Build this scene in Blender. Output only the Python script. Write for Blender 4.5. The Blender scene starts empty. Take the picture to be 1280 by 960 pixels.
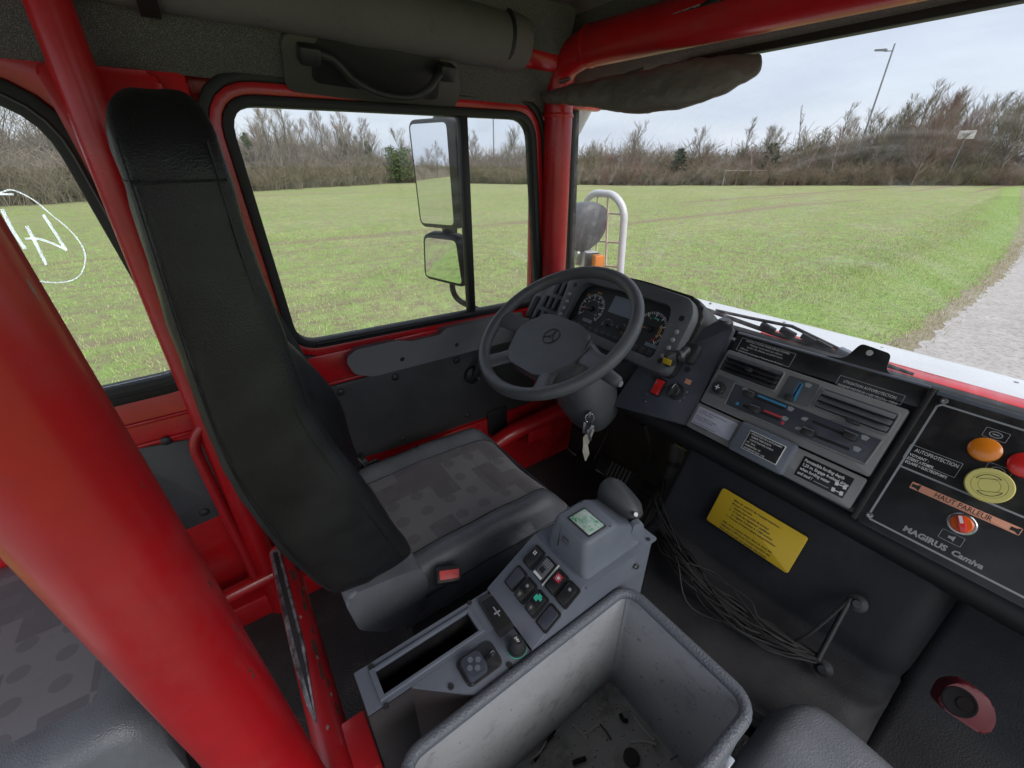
import bpy, bmesh, math, random
import numpy as np
from mathutils import Vector, Matrix
scene = bpy.context.scene
COL = scene.collection
random.seed(7)
# ---------------------------------------------------------------- camera
# x = right side of the truck, y = driving direction, z = up; z = 0 is the cab floor
cd = bpy.data.cameras.new('camera'); cam = bpy.data.objects.new('camera', cd); COL.objects.link(cam)
cd.sensor_width = 36.0; cd.lens = 520/1280*36.0; cd.clip_start = 0.02; cd.clip_end = 2000
YAW, PITCH = math.radians(54.5), math.radians(-27.8)
cam.rotation_euler = (math.radians(90)+PITCH, 0, YAW)
cam.location = (0.30, 0.0, 1.30)
scene.camera = cam
# ---------------------------------------------------------------- sky and light (bright overcast)
SUN_EL, SUN_AZ = math.radians(52), math.radians(80)      # azimuth from +y towards +x
w = bpy.data.worlds.new('World'); scene.world = w; w.use_nodes = True
nt = w.node_tree; N = nt.nodes; Lk = nt.links
for n in list(N): N.remove(n)
out = N.new('ShaderNodeOutputWorld'); bg = N.new('ShaderNodeBackground'); bg.inputs['Strength'].default_value = 0.055
sky = N.new('ShaderNodeTexSky'); sky.sky_type = 'NISHITA'; sky.sun_disc = False
sky.sun_elevation = SUN_EL; sky.sun_rotation = SUN_AZ; sky.dust_density = 2.0; sky.air_density = 1.2
tc = N.new('ShaderNodeTexCoord'); mp = N.new('ShaderNodeMapping'); mp.inputs['Scale'].default_value = (1.6, 1.6, 7.0)
nz = N.new('ShaderNodeTexNoise'); nz.inputs['Scale'].default_value = 1.7; nz.inputs['Detail'].default_value = 5; nz.inputs['Roughness'].default_value = 0.48
rp = N.new('ShaderNodeValToRGB'); rp.color_ramp.elements[0].position = 0.30; rp.color_ramp.elements[1].position = 0.72
rp.color_ramp.elements[0].color = (4.5, 5.1, 6.3, 1); rp.color_ramp.elements[1].color = (6.3, 6.75, 7.6, 1)
mx = N.new('ShaderNodeMix'); mx.data_type = 'RGBA'; mx.inputs['Factor'].default_value = 0.86
Lk.new(tc.outputs['Generated'], mp.inputs['Vector']); Lk.new(mp.outputs['Vector'], nz.inputs['Vector'])
Lk.new(nz.outputs['Fac'], rp.inputs['Fac'])
Lk.new(sky.outputs['Color'], mx.inputs[6]); Lk.new(rp.outputs['Color'], mx.inputs[7])
Lk.new(mx.outputs[2], bg.inputs['Color']); Lk.new(bg.outputs['Background'], out.inputs['Surface'])
sd = bpy.data.lights.new('sun', 'SUN'); sd.energy = 1.5; sd.angle = math.radians(60); sd.color = (1.0, 0.97, 0.92)
sun = bpy.data.objects.new('sun', sd); COL.objects.link(sun)
sdir = Vector((math.sin(SUN_AZ)*math.cos(SUN_EL), math.cos(SUN_AZ)*math.cos(SUN_EL), math.sin(SUN_EL)))
sun.rotation_euler = sdir.to_track_quat('Z', 'Y').to_euler()
vs = scene.view_settings; vs.view_transform = 'Standard'; vs.look = 'None'; vs.exposure = 1.40; vs.gamma = 1; vs.use_curve_mapping = False
scene.render.engine = 'CYCLES'
try:
    scene.cycles.max_bounces = 7; scene.cycles.transparent_max_bounces = 20; scene.cycles.diffuse_bounces = 4; scene.cycles.glossy_bounces = 3
except Exception: pass

# ---------------------------------------------------------------- helpers
class Fr:
    """a local frame: origin o, axes u, v in the surface, n out of it"""
    def __init__(s, o, u, v):
        s.o = Vector(o); s.u = Vector(u).normalized(); v = Vector(v); v = v - s.u*v.dot(s.u); s.v = v.normalized(); s.n = s.u.cross(s.v)
    def __call__(s, u, v, w=0.0): return s.o + s.u*u + s.v*v + s.n*w
    def at(s, u, v, w=0.0): return Fr(s(u, v, w), s.u, s.v)
    def rot(s, a):
        return Fr(s.o, s.u*math.cos(a)+s.v*math.sin(a), s.v*math.cos(a)-s.u*math.sin(a))
WF = Fr((0,0,0),(1,0,0),(0,1,0))
def obj(name, me, mat=None, parent=None):
    o = bpy.data.objects.new(name, me); COL.objects.link(o)
    if mat is not None and not me.materials: me.materials.append(mat)
    if parent is not None: o.parent = parent
    return o
def mesh(name, verts, faces, mat=None, parent=None, smooth=False):
    me = bpy.data.meshes.new(name); me.from_pydata([tuple(v) for v in verts], [], faces); me.update()
    if smooth: me.polygons.foreach_set('use_smooth', [True]*len(me.polygons))
    return obj(name, me, mat, parent)
def frombm(name, bm, mat, parent, smooth=True, ang=35):
    bmesh.ops.recalc_face_normals(bm, faces=bm.faces)
    for f in bm.faces: f.smooth = smooth
    if smooth:
        a = math.radians(ang)
        for e in bm.edges:
            if len(e.link_faces) == 2 and e.calc_face_angle(0) > a: e.smooth = False
    me = bpy.data.meshes.new(name); bm.to_mesh(me); bm.free()
    return obj(name, me, mat, parent)
def thing(name, label, cat, group=None, loc=(0,0,0)):
    o = bpy.data.objects.new(name, None); COL.objects.link(o); o.location = loc; o.empty_display_size = 0.05
    o['label'] = label; o['category'] = cat
    if group: o['group'] = group
    return o
def tag(o, label, cat, group=None):
    o['label'] = label; o['category'] = cat
    if group: o['group'] = group
    return o
def struct(o): o['kind'] = 'structure'; return o
def rr(u0, v0, u1, v1, r, n=4):
    if u1 < u0: u0, u1 = u1, u0
    if v1 < v0: v0, v1 = v1, v0
    r = max(min(r, (u1-u0)/2-1e-5, (v1-v0)/2-1e-5), 1e-5); P = []
    for cx, cy, a0 in ((u1-r, v1-r, 0), (u0+r, v1-r, 90), (u0+r, v0+r, 180), (u1-r, v0+r, 270)):
        for i in range(n+1):
            a = math.radians(a0+90*i/n); P.append((cx+r*math.cos(a), cy+r*math.sin(a)))
    return P
def rpoly(pts, r, n=4):
    """polygon with rounded corners"""
    P = []; m = len(pts)
    for i in range(m):
        a, b, c = Vector(pts[i-1]).to_2d(), Vector(pts[i]).to_2d(), Vector(pts[(i+1) % m]).to_2d()
        d1 = (a-b); d2 = (c-b); rr_ = min(r[i] if isinstance(r, (list, tuple)) else r, d1.length*0.48, d2.length*0.48)
        p, q = b+d1.normalized()*rr_, b+d2.normalized()*rr_
        for k in range(n+1):
            t = k/n; s = p*(1-t)**2+b*2*t*(1-t)+q*t*t; P.append((s.x, s.y))
    return P
def prism(name, fr, pts, w0, w1, mat, parent, bev=0.0, seg=2, smooth=True):
    bm = bmesh.new()
    lo = [bm.verts.new(fr(a, b, w0)) for a, b in pts]; hi = [bm.verts.new(fr(a, b, w1)) for a, b in pts]
    n = len(pts)
    top = bm.faces.new(hi); bm.faces.new(list(reversed(lo)))
    for i in range(n): bm.faces.new((lo[i], lo[(i+1) % n], hi[(i+1) % n], hi[i]))
    if bev > 0:
        bmesh.ops.bevel(bm, geom=list(top.edges), offset=bev, segments=seg, affect='EDGES', profile=0.5, clamp_overlap=True)
    return frombm(name, bm, mat, parent, smooth)
def fbox(name, fr, u0, v0, u1, v1, w0, w1, mat, parent, bev=0.002, seg=2):
    bm = bmesh.new()
    vs_ = [bm.verts.new(fr(a, b, c)) for c in (w0, w1) for a, b in ((u0, v0), (u1, v0), (u1, v1), (u0, v1))]
    for q in ((0,3,2,1), (4,5,6,7), (0,1,5,4), (1,2,6,5), (2,3,7,6), (3,0,4,7)): bm.faces.new([vs_[i] for i in q])
    if bev > 0:
        bmesh.ops.bevel(bm, geom=list(bm.edges), offset=bev, segments=seg, affect='EDGES', profile=0.5, clamp_overlap=True)
    return frombm(name, bm, mat, parent)
def rbox(name, fr, rect, w0, w1, mat, parent, r=0.006, bev=0.002, n=4):
    return prism(name, fr, rr(*rect, r, n), w0, w1, mat, parent, bev)
def ring(name, fr, outer, inner, w0, w1, mat, parent, inner_w0=None, bev=0.0, smooth=True):
    """plate with a hole; outer and inner have the same number of points"""
    bm = bmesh.new(); n = len(outer); iw = w0 if inner_w0 is None else inner_w0
    ot = [bm.verts.new(fr(a, b, w1)) for a, b in outer]; ob = [bm.verts.new(fr(a, b, w0)) for a, b in outer]
    it = [bm.verts.new(fr(a, b, w1)) for a, b in inner]; ib = [bm.verts.new(fr(a, b, iw)) for a, b in inner]
    E = []
    for i in range(n):
        j = (i+1) % n
        f = bm.faces.new((ot[i], ot[j], it[j], it[i])); bm.faces.new((ob[j], ob[i], ib[i], ib[j]))
        bm.faces.new((ob[i], ob[j], ot[j], ot[i])); bm.faces.new((it[i], it[j], ib[j], ib[i]))
    if bev > 0:
        ed = [e for e in bm.edges if all(v in ot for v in e.verts) or all(v in it for v in e.verts)]
        bmesh.ops.bevel(bm, geom=ed, offset=bev, segments=2, affect='EDGES', profile=0.5, clamp_overlap=True)
    return frombm(name, bm, mat, parent, smooth)
def lathe(name, fr, cu, cv, prof, mat, parent, seg=24, smooth=True, ang=35):
    """prof: list of (radius, height along n)"""
    bm = bmesh.new(); rings = []
    for r, h in prof:
        if r < 1e-6: rings.append([bm.verts.new(fr(cu, cv, h))])
        else: rings.append([bm.verts.new(fr(cu+r*math.cos(2*math.pi*k/seg), cv+r*math.sin(2*math.pi*k/seg), h)) for k in range(seg)])
    for a, b in zip(rings, rings[1:]):
        for k in range(seg):
            q = []
            for v in (a[k % len(a)], a[(k+1) % len(a)], b[(k+1) % len(b)], b[k % len(b)]):
                if v not in q: q.append(v)
            if len(q) > 2: bm.faces.new(q)
    if len(rings[0]) > 1: bm.faces.new(list(reversed(rings[0])))
    if len(rings[-1]) > 1: bm.faces.new(rings[-1])
    return frombm(name, bm, mat, parent, smooth, ang)
def spline(P, n=8):
    P = [Vector(p) for p in P]; Q = [P[0]*2-P[1]]+P+[P[-1]*2-P[-2]]; R = []
    for i in range(1, len(Q)-2):
        for k in range(n):
            t = k/n; a, b, c, d = Q[i-1], Q[i], Q[i+1], Q[i+2]
            R.append(0.5*((2*b)+(c-a)*t+(2*a-5*b+4*c-d)*t*t+(3*b-a-3*c+d)*t**3))
    R.append(P[-1]); return R
def bendpath(P, r, n=6):
    """polyline whose inner corners are rounded with radius about r"""
    P = [Vector(p) for p in P]; R = [P[0]]
    for a, b, c in zip(P, P[1:], P[2:]):
        d1, d2 = a-b, c-b; q = min(r, d1.length*0.49, d2.length*0.49); p0, p1 = b+d1.normalized()*q, b+d2.normalized()*q
        for k in range(n+1):
            t = k/n; R.append(p0*(1-t)**2+b*2*t*(1-t)+p1*t*t)
    R.append(P[-1]); return R
def tubebm(bm, P, r, seg=12, caps=True, flat=None):
    P = [Vector(p) for p in P]; n = len(P); rs = r if isinstance(r, (list, tuple)) else [r]*n
    T = []
    for i in range(n):
        t = (P[min(i+1, n-1)]-P[max(i-1, 0)]); T.append(t.normalized() if t.length > 1e-9 else Vector((0,0,1)))
    up = Vector((0,0,1)) if abs(T[0].z) < 0.9 else Vector((1,0,0))
    a = T[0].cross(up).normalized(); R = []
    for i in range(n):
        a = (a-T[i]*a.dot(T[i])).normalized(); b = T[i].cross(a)
        R.append([bm.verts.new(P[i]+(a*math.cos(2*math.pi*k/seg)+b*math.sin(2*math.pi*k/seg)*(flat or 1))*rs[i]) for k in range(seg)])
    for x, y in zip(R, R[1:]):
        for k in range(seg): bm.faces.new((x[k], x[(k+1) % seg], y[(k+1) % seg], y[k]))
    if caps: bm.faces.new(list(reversed(R[0]))); bm.faces.new(R[-1])
def tube(name, P, r, mat, parent, seg=12, caps=True, flat=None):
    bm = bmesh.new(); tubebm(bm, P, r, seg, caps, flat); return frombm(name, bm, mat, parent, True, 50)
def tubes(name, L, r, mat, parent, seg=6):
    bm = bmesh.new()
    for P in L: tubebm(bm, P, r, seg)
    return frombm(name, bm, mat, parent, True, 50)
def loft(name, secs, mat, parent, caps=True, smooth=True, ang=60, sub=0):
    bm = bmesh.new(); R = [[bm.verts.new(Vector(p)) for p in s] for s in secs]; m = len(R[0])
    for x, y in zip(R, R[1:]):
        for k in range(m): bm.faces.new((x[k], x[(k+1) % m], y[(k+1) % m], y[k]))
    if caps: bm.faces.new(list(reversed(R[0]))); bm.faces.new(R[-1])
    o = frombm(name, bm, mat, parent, smooth, ang)
    if sub:
        md = o.modifiers.new('sub', 'SUBSURF'); md.levels = sub; md.render_levels = sub
    return o
def grid(name, fn, nu, nv, mat, parent, thick=None, smooth=True):
    V = [fn(i/nu, j/nv) for j in range(nv+1) for i in range(nu+1)]
    F = [(j*(nu+1)+i, j*(nu+1)+i+1, (j+1)*(nu+1)+i+1, (j+1)*(nu+1)+i) for j in range(nv) for i in range(nu)]
    o = mesh(name, V, F, mat, parent, smooth)
    if thick:
        md = o.modifiers.new('thick', 'SOLIDIFY'); md.thickness = thick; md.offset = -1
    return o
def textmesh(name, fr, u, v, w_, s, size, mat, parent, align='LEFT', ext=0.0, bold=0.0, sx=1.0, shear=0.0, space=1.0, rot=0.0, fit=None):
    cu = bpy.data.curves.new(name, 'FONT'); cu.body = s; cu.size = size; cu.align_x = align; cu.align_y = 'CENTER'
    cu.extrude = ext; cu.offset = bold; cu.shear = shear; cu.space_character = space; cu.resolution_u = 2
    to = bpy.data.objects.new(name, cu); COL.objects.link(to)
    dg = bpy.context.evaluated_depsgraph_get(); me = bpy.data.meshes.new_from_object(to.evaluated_get(dg))
    bpy.data.objects.remove(to); bpy.data.curves.remove(cu)
    f2 = fr.at(u, v, w_)
    if fit and len(me.vertices): xs = [q.co.x for q in me.vertices]; sx = fit/max(max(xs)-min(xs), 1e-6)
    if rot: f2 = f2.rot(rot)
    for q in me.vertices: q.co = f2(q.co.x*sx, q.co.y, q.co.z)
    me.name = name; me.materials.clear()
    return obj(name, me, mat, parent)
def lines(fr, u, v, w_, L, size, lead, mat, parent, align='LEFT', fit=None, **k):
    for i, s in enumerate(L):
        if s: textmesh('lettering', fr, u, v-i*lead, w_, s, size, mat, parent, align, fit=(fit[i] if fit else None), **k)
def ccopy(o, parent=None, delta=None):
    c = o.copy(); COL.objects.link(c)
    if parent is not None: c.parent = parent
    if delta is not None: c.location = Vector(o.location)+Vector(delta)
    return c
def tree_copy(o, delta, label=None):
    c = ccopy(o, None, delta)
    for ch in list(o.children):
        d = ccopy(ch, c)
        for g in list(ch.children): ccopy(g, d)
    if label: c['label'] = label
    return c

def crumple(o, strength, size):
    tx = bpy.data.textures.new('creases', 'CLOUDS'); tx.noise_scale = size; tx.noise_depth = 2; md = o.modifiers.new('creases', 'DISPLACE'); md.texture = tx; md.strength = strength; md.mid_level = 0.5; md.texture_coords = 'LOCAL'
# ---------------------------------------------------------------- materials
MATS = {}
def pmat(name, col, rough=0.5, metal=0.0, bump=None, var=None, coat=0.0, spec=0.5, alpha=None, emit=None, wear=None, rvar=None, sheen=0.0, dust=None):
    """bump=(scale,strength,dist,kind) var=(scale,colour2,lo,hi) wear=(scale,colour,lo,hi)"""
    m = bpy.data.materials.new(name); m.use_nodes = True; nt = m.node_tree; N = nt.nodes; L = nt.links
    b = N['Principled BSDF']; b.inputs['Base Color'].default_value = (*col, 1); b.inputs['Roughness'].default_value = rough
    b.inputs['Metallic'].default_value = metal; b.inputs['Specular IOR Level'].default_value = spec
    if coat: b.inputs['Coat Weight'].default_value = coat; b.inputs['Coat Roughness'].default_value = 0.12
    if sheen: b.inputs['Sheen Weight'].default_value = sheen
    tcn = N.new('ShaderNodeTexCoord'); src = tcn.outputs['Object']; colsock = None
    def noise(scale, detail=5, rough_=0.6):
        t = N.new('ShaderNodeTexNoise'); t.inputs['Scale'].default_value = scale; t.inputs['Detail'].default_value = detail; t.inputs['Roughness'].default_value = rough_
        L.new(src, t.inputs['Vector']); return t.outputs['Fac']
    def ramp(sock, lo, hi):
        r = N.new('ShaderNodeMapRange'); r.inputs['From Min'].default_value = lo; r.inputs['From Max'].default_value = hi; L.new(sock, r.inputs['Value']); return r.outputs['Result']
    def mixc(fac, a, c2):
        x = N.new('ShaderNodeMix'); x.data_type = 'RGBA'; L.new(fac, x.inputs['Factor'])
        if a is None: x.inputs[6].default_value = (*col, 1)
        else: L.new(a, x.inputs[6])
        x.inputs[7].default_value = (*c2, 1); return x.outputs[2]
    for v in ([var] if var and not isinstance(var, list) else (var or [])): colsock = mixc(ramp(noise(v[0]), v[2], v[3]), colsock, v[1])
    if wear: colsock = mixc(ramp(noise(wear[0], 8, 0.7), wear[2], wear[3]), colsock, wear[1])
    if dust:
        x = N.new('ShaderNodeMix'); x.data_type = 'RGBA'
        d1 = ramp(noise(dust[0], 10, 0.75), 0.5, 0.72); r = N.new('ShaderNodeMath'); r.operation = 'MULTIPLY'; L.new(d1, r.inputs[0]); r.inputs[1].default_value = dust[1]; L.new(r.outputs[0], x.inputs['Factor'])
        if colsock is None: x.inputs[6].default_value = (*col, 1)
        else: L.new(colsock, x.inputs[6])
        x.inputs[7].default_value = (0.26, 0.25, 0.235, 1); colsock = x.outputs[2]
    if colsock is not None: L.new(colsock, b.inputs['Base Color'])
    if rvar: 
        r = N.new('ShaderNodeMapRange'); r.inputs['To Min'].default_value = rvar[1]; r.inputs['To Max'].default_value = rvar[2]; r.inputs['From Min'].default_value = 0.3; r.inputs['From Max'].default_value = 0.7
        L.new(noise(rvar[0]), r.inputs['Value']); L.new(r.outputs['Result'], b.inputs['Roughness'])
    if bump:
        bn = N.new('ShaderNodeBump'); bn.inputs['Strength'].default_value = bump[1]; bn.inputs['Distance'].default_value = bump[2]
        if len(bump) > 3 and bump[3] == 'vor':
            t = N.new('ShaderNodeTexVoronoi'); t.inputs['Scale'].default_value = bump[0]; L.new(src, t.inputs['Vector']); L.new(t.outputs['Distance'], bn.inputs['Height'])
        else: L.new(noise(bump[0], 3), bn.inputs['Height'])
        L.new(bn.outputs['Normal'], b.inputs['Normal'])
    if emit: b.inputs['Emission Color'].default_value = (*emit[0], 1); b.inputs['Emission Strength'].default_value = emit[1]
    MATS[name] = m; return m
red = pmat('red_paint', (0.57, 0.009, 0.014), 0.33, coat=0.35, var=(9, (0.42, 0.010, 0.014), 0.4, 0.7), rvar=(14, 0.24, 0.42), bump=(90, 0.05, 0.002))
redworn = pmat('red_paint_worn', (0.46, 0.014, 0.02), 0.38, coat=0.25, var=(7, (0.36, 0.010, 0.014), 0.4, 0.7), wear=(14, (0.09, 0.055, 0.04), 0.665, 0.685), bump=(60, 0.08, 0.002))
redtube = pmat('red_tube_paint', (0.53, 0.007, 0.012), 0.36, coat=0.15, var=(5, (0.37, 0.004, 0.009), 0.35, 0.7), rvar=(5, 0.24, 0.5), bump=(70, 0.05, 0.002), dust=(9, 0.10))
baremetal = pmat('bare_worn_metal', (0.42, 0.42, 0.43), 0.45, 0.6, var=(30, (0.07, 0.06, 0.06), 0.35, 0.6), bump=(80, 0.3, 0.002))
leather = pmat('black_grained_vinyl', (0.0095, 0.0098, 0.011), 0.44, bump=(420, 0.35, 0.0015, 'vor'), var=(14, (0.016, 0.0165, 0.018), 0.4, 0.7), rvar=(10, 0.40, 0.58))
leather2 = pmat('dark_grey_worn_vinyl', (0.125, 0.133, 0.152), 0.34, bump=(380, 0.35, 0.0015, 'vor'), var=(11, (0.165, 0.174, 0.195), 0.4, 0.7), rvar=(9, 0.26, 0.45))
plastic = pmat('dark_grey_plastic', (0.098, 0.104, 0.116), 0.45, bump=(500, 0.18, 0.001, 'vor'), var=(8, (0.125, 0.13, 0.142), 0.4, 0.7), dust=(9, 0.16), rvar=(7, 0.36, 0.55))
plastic2 = pmat('mid_grey_plastic', (0.20, 0.202, 0.206), 0.48, bump=(420, 0.2, 0.001), var=(9, (0.235, 0.235, 0.238), 0.4, 0.7), dust=(11, 0.2), rvar=(9, 0.4, 0.58))
console_m = pmat('slate_grey_painted_metal', (0.135, 0.15, 0.186), 0.36, bump=(300, 0.12, 0.001), var=(9, (0.165, 0.18, 0.215), 0.4, 0.7), rvar=(12, 0.34, 0.55), wear=(40, (0.20, 0.20, 0.20), 0.70, 0.76))
black = pmat('black_plastic', (0.024, 0.024, 0.027), 0.42, rvar=(20, 0.32, 0.55), var=(10, (0.034, 0.034, 0.036), 0.4, 0.7), dust=(12, 0.12))
doortrim = pmat('dark_door_trim', (0.054, 0.055, 0.060), 0.5, bump=(400, 0.2, 0.001), var=(5, (0.066, 0.067, 0.072), 0.4, 0.7), dust=(6, 0.1), rvar=(8, 0.42, 0.58))
armm = pmat('slate_armrest_plastic', (0.17, 0.175, 0.187), 0.42, bump=(500, 0.15, 0.001, 'vor'))
mouldm = pmat('grey_brown_moulding', (0.085, 0.080, 0.076), 0.55, bump=(300, 0.3, 0.001))
rubber = pmat('black_rubber', (0.013, 0.013, 0.014), 0.55, bump=(60, 0.1, 0.002))
panelblk = pmat('black_panel_paint', (0.014, 0.014, 0.016), 0.36, var=(13, (0.030, 0.030, 0.032), 0.45, 0.75), dust=(10, 0.15), rvar=(10, 0.28, 0.55))
panelblue = pmat('blue_black_panel_paint', (0.050, 0.056, 0.076), 0.42, var=(8, (0.068, 0.075, 0.094), 0.4, 0.7), dust=(14, 0.12), rvar=(13, 0.36, 0.5))
coverm = pmat('grained_black_cover', (0.018, 0.0185, 0.022), 0.6, bump=(380, 0.30, 0.0015, 'vor'), var=(6, (0.030, 0.030, 0.033), 0.45, 0.8), dust=(4, 0.06), rvar=(5, 0.55, 0.75), spec=0.28)
matm = pmat('black_rubber_mat', (0.048, 0.047, 0.050), 0.6, bump=(220, 0.5, 0.003, 'vor'), var=[(5, (0.10, 0.095, 0.087), 0.5, 0.75), (45, (0.17, 0.16, 0.145), 0.64, 0.78)])
tweed = pmat('grey_tweed_fabric', (0.075, 0.072, 0.074), 0.95, bump=(500, 0.8, 0.002), var=(700, (0.30, 0.285, 0.285), 0.50, 0.66), sheen=0.2)
headm = pmat('grey_headliner', (0.11, 0.106, 0.106), 0.85, bump=(260, 0.5, 0.002), var=(5, (0.06, 0.058, 0.058), 0.4, 0.7))
foam = pmat('grey_foam_pad', (0.165, 0.155, 0.158), 0.8, bump=(120, 0.35, 0.003), var=[(4, (0.13, 0.122, 0.124), 0.35, 0.7), (30, (0.10, 0.094, 0.094), 0.6, 0.8)])
visorm = pmat('dark_visor_vinyl', (0.13, 0.115, 0.11), 0.42, bump=(14, 0.5, 0.02), var=(7, (0.165, 0.147, 0.142), 0.4, 0.7))
felt = pmat('grey_bin_lining', (0.34, 0.35, 0.366), 0.75, bump=(40, 0.3, 0.003), var=[(28, (0.18, 0.18, 0.187), 0.52, 0.72), (7, (0.42, 0.43, 0.447), 0.45, 0.75), (90, (0.15, 0.15, 0.155), 0.62, 0.72)])
vinylpipe = pmat('grey_vinyl_trim', (0.12, 0.13, 0.15), 0.5, bump=(300, 0.5, 0.002, 'vor'))
chrome = pmat('bright_metal', (0.6, 0.6, 0.62), 0.25, 1.0)
steel = pmat('dull_steel', (0.35, 0.35, 0.36), 0.4, 1.0, var=(40, (0.2, 0.19, 0.18), 0.5, 0.7))
whitep = pmat('white_paint', (0.60, 0.61, 0.63), 0.35, coat=0.3, var=(3, (0.52, 0.53, 0.55), 0.4, 0.7), wear=(60, (0.3, 0.3, 0.29), 0.74, 0.8))
white = pmat('white_print', (0.72, 0.72, 0.72), 0.5)
greyprint = pmat('grey_print', (0.30, 0.31, 0.33), 0.5)
yellow = pmat('yellow_plate', (0.62, 0.42, 0.02), 0.45, var=(12, (0.54, 0.36, 0.02), 0.4, 0.75))
blackprint = pmat('black_print', (0.02, 0.02, 0.02), 0.5)
lilac = pmat('white_label_paper', (0.50, 0.51, 0.60), 0.5)
orange = pmat('orange_lens', (0.75, 0.22, 0.01), 0.3, coat=0.4)
redlens = pmat('red_lens', (0.70, 0.02, 0.02), 0.3, coat=0.4)
palyel = pmat('pale_yellow_knob', (0.66, 0.60, 0.20), 0.45)
salmon = pmat('salmon_tape', (0.72, 0.33, 0.22), 0.55)
bluep = pmat('blue_print', (0.05, 0.28, 0.55), 0.5)
redp = pmat('red_print', (0.55, 0.05, 0.07), 0.5)
greenp = pmat('green_print', (0.05, 0.55, 0.38), 0.5)
orangep = pmat('orange_print', (0.65, 0.35, 0.08), 0.5)
lcd = pmat('lcd_grey', (0.23, 0.26, 0.32), 0.2)
lcdgreen = pmat('lcd_pale_green', (0.46, 0.60, 0.50), 0.25, var=[(130, (0.05, 0.38, 0.18), 0.5, 0.58), (25, (0.62, 0.72, 0.66), 0.45, 0.65)])
mirrorm = pmat('mirror_glass', (0.86, 0.88, 0.90), 0.02, 1.0)
gauge = pmat('gauge_black', (0.02, 0.02, 0.022), 0.5)
tagm = pmat('cream_paper_tag', (0.62, 0.58, 0.48), 0.6)
def glassmat(name, tint=(0.97, 0.98, 0.98), dirt=0.03, streak=None, arc=None):
    m = bpy.data.materials.new(name); m.use_nodes = True; nt = m.node_tree; N = nt.nodes; L = nt.links
    for n in list(N): N.remove(n)
    o = N.new('ShaderNodeOutputMaterial'); tr = N.new('ShaderNodeBsdfTransparent'); tr.inputs['Color'].default_value = (*tint, 1)
    gl = N.new('ShaderNodeBsdfGlossy'); gl.inputs['Roughness'].default_value = 0.01; gl.inputs['Color'].default_value = (0.9, 0.9, 0.9, 1)
    fz = N.new('ShaderNodeFresnel'); fz.inputs['IOR'].default_value = 1.35
    a = N.new('ShaderNodeMixShader'); L.new(fz.outputs['Fac'], a.inputs['Fac']); L.new(tr.outputs[0], a.inputs[1]); L.new(gl.outputs[0], a.inputs[2])
    df = N.new('ShaderNodeBsdfDiffuse'); df.inputs['Color'].default_value = (0.8, 0.8, 0.8, 1); dt = N.new('ShaderNodeBsdfTranslucent'); dt.inputs['Color'].default_value = (0.8, 0.8, 0.8, 1)
    dd = N.new('ShaderNodeAddShader'); L.new(df.outputs[0], dd.inputs[0]); L.new(dt.outputs[0], dd.inputs[1])
    t = N.new('ShaderNodeTexCoord'); nz = N.new('ShaderNodeTexNoise'); nz.inputs['Scale'].default_value = 3; nz.inputs['Detail'].default_value = 8; nz.inputs['Roughness'].default_value = 0.7
    mp = N.new('ShaderNodeMapping'); L.new(t.outputs['Object'], mp.inputs['Vector']); L.new(mp.outputs['Vector'], nz.inputs['Vector'])
    if streak: mp.inputs['Rotation'].default_value = streak[0]; mp.inputs['Scale'].default_value = streak[1]
    mr = N.new('ShaderNodeMapRange'); mr.inputs['From Min'].default_value = 0.45; mr.inputs['From Max'].default_value = 0.85; mr.inputs['To Min'].default_value = dirt*0.2; mr.inputs['To Max'].default_value = dirt*2.2
    L.new(nz.outputs['Fac'], mr.inputs['Value'])
    fac = mr.outputs['Result']
    if arc:      # swept arcs left by the wiper
        ds = N.new('ShaderNodeVectorMath'); ds.operation = 'DISTANCE'; L.new(t.outputs['Object'], ds.inputs[0]); ds.inputs[1].default_value = arc
        n1 = N.new('ShaderNodeTexNoise'); n1.noise_dimensions = '1D'; n1.inputs['Scale'].default_value = 46; n1.inputs['Detail'].default_value = 6; L.new(ds.outputs['Value'], n1.inputs['W'])
        m1 = N.new('ShaderNodeMapRange'); m1.inputs['From Min'].default_value = 0.40; m1.inputs['From Max'].default_value = 0.72; m1.inputs['To Min'].default_value = 0.6; m1.inputs['To Max'].default_value = 1.9; L.new(n1.outputs['Fac'], m1.inputs['Value'])
        mu = N.new('ShaderNodeMath'); mu.operation = 'MULTIPLY'; L.new(fac, mu.inputs[0]); L.new(m1.outputs['Result'], mu.inputs[1]); fac = mu.outputs[0]
    b = N.new('ShaderNodeMixShader'); L.new(fac, b.inputs['Fac']); L.new(a.outputs[0], b.inputs[1]); L.new(dd.outputs[0], b.inputs[2])
    L.new(b.outputs[0], o.inputs['Surface']); return m
glass = glassmat('window_glass', dirt=0.032, streak=((0.2, 0, 0), (1.0, 1.0, 7.0)))
glasswind = glassmat('windscreen_glass', dirt=0.07, streak=((0, math.radians(25), 0), (2.0, 1.0, 5.0)), arc=(-0.05, 1.28, 0.80))  # wiper smears, plus a stronger dirt veil standing in for haze over the trees
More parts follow.
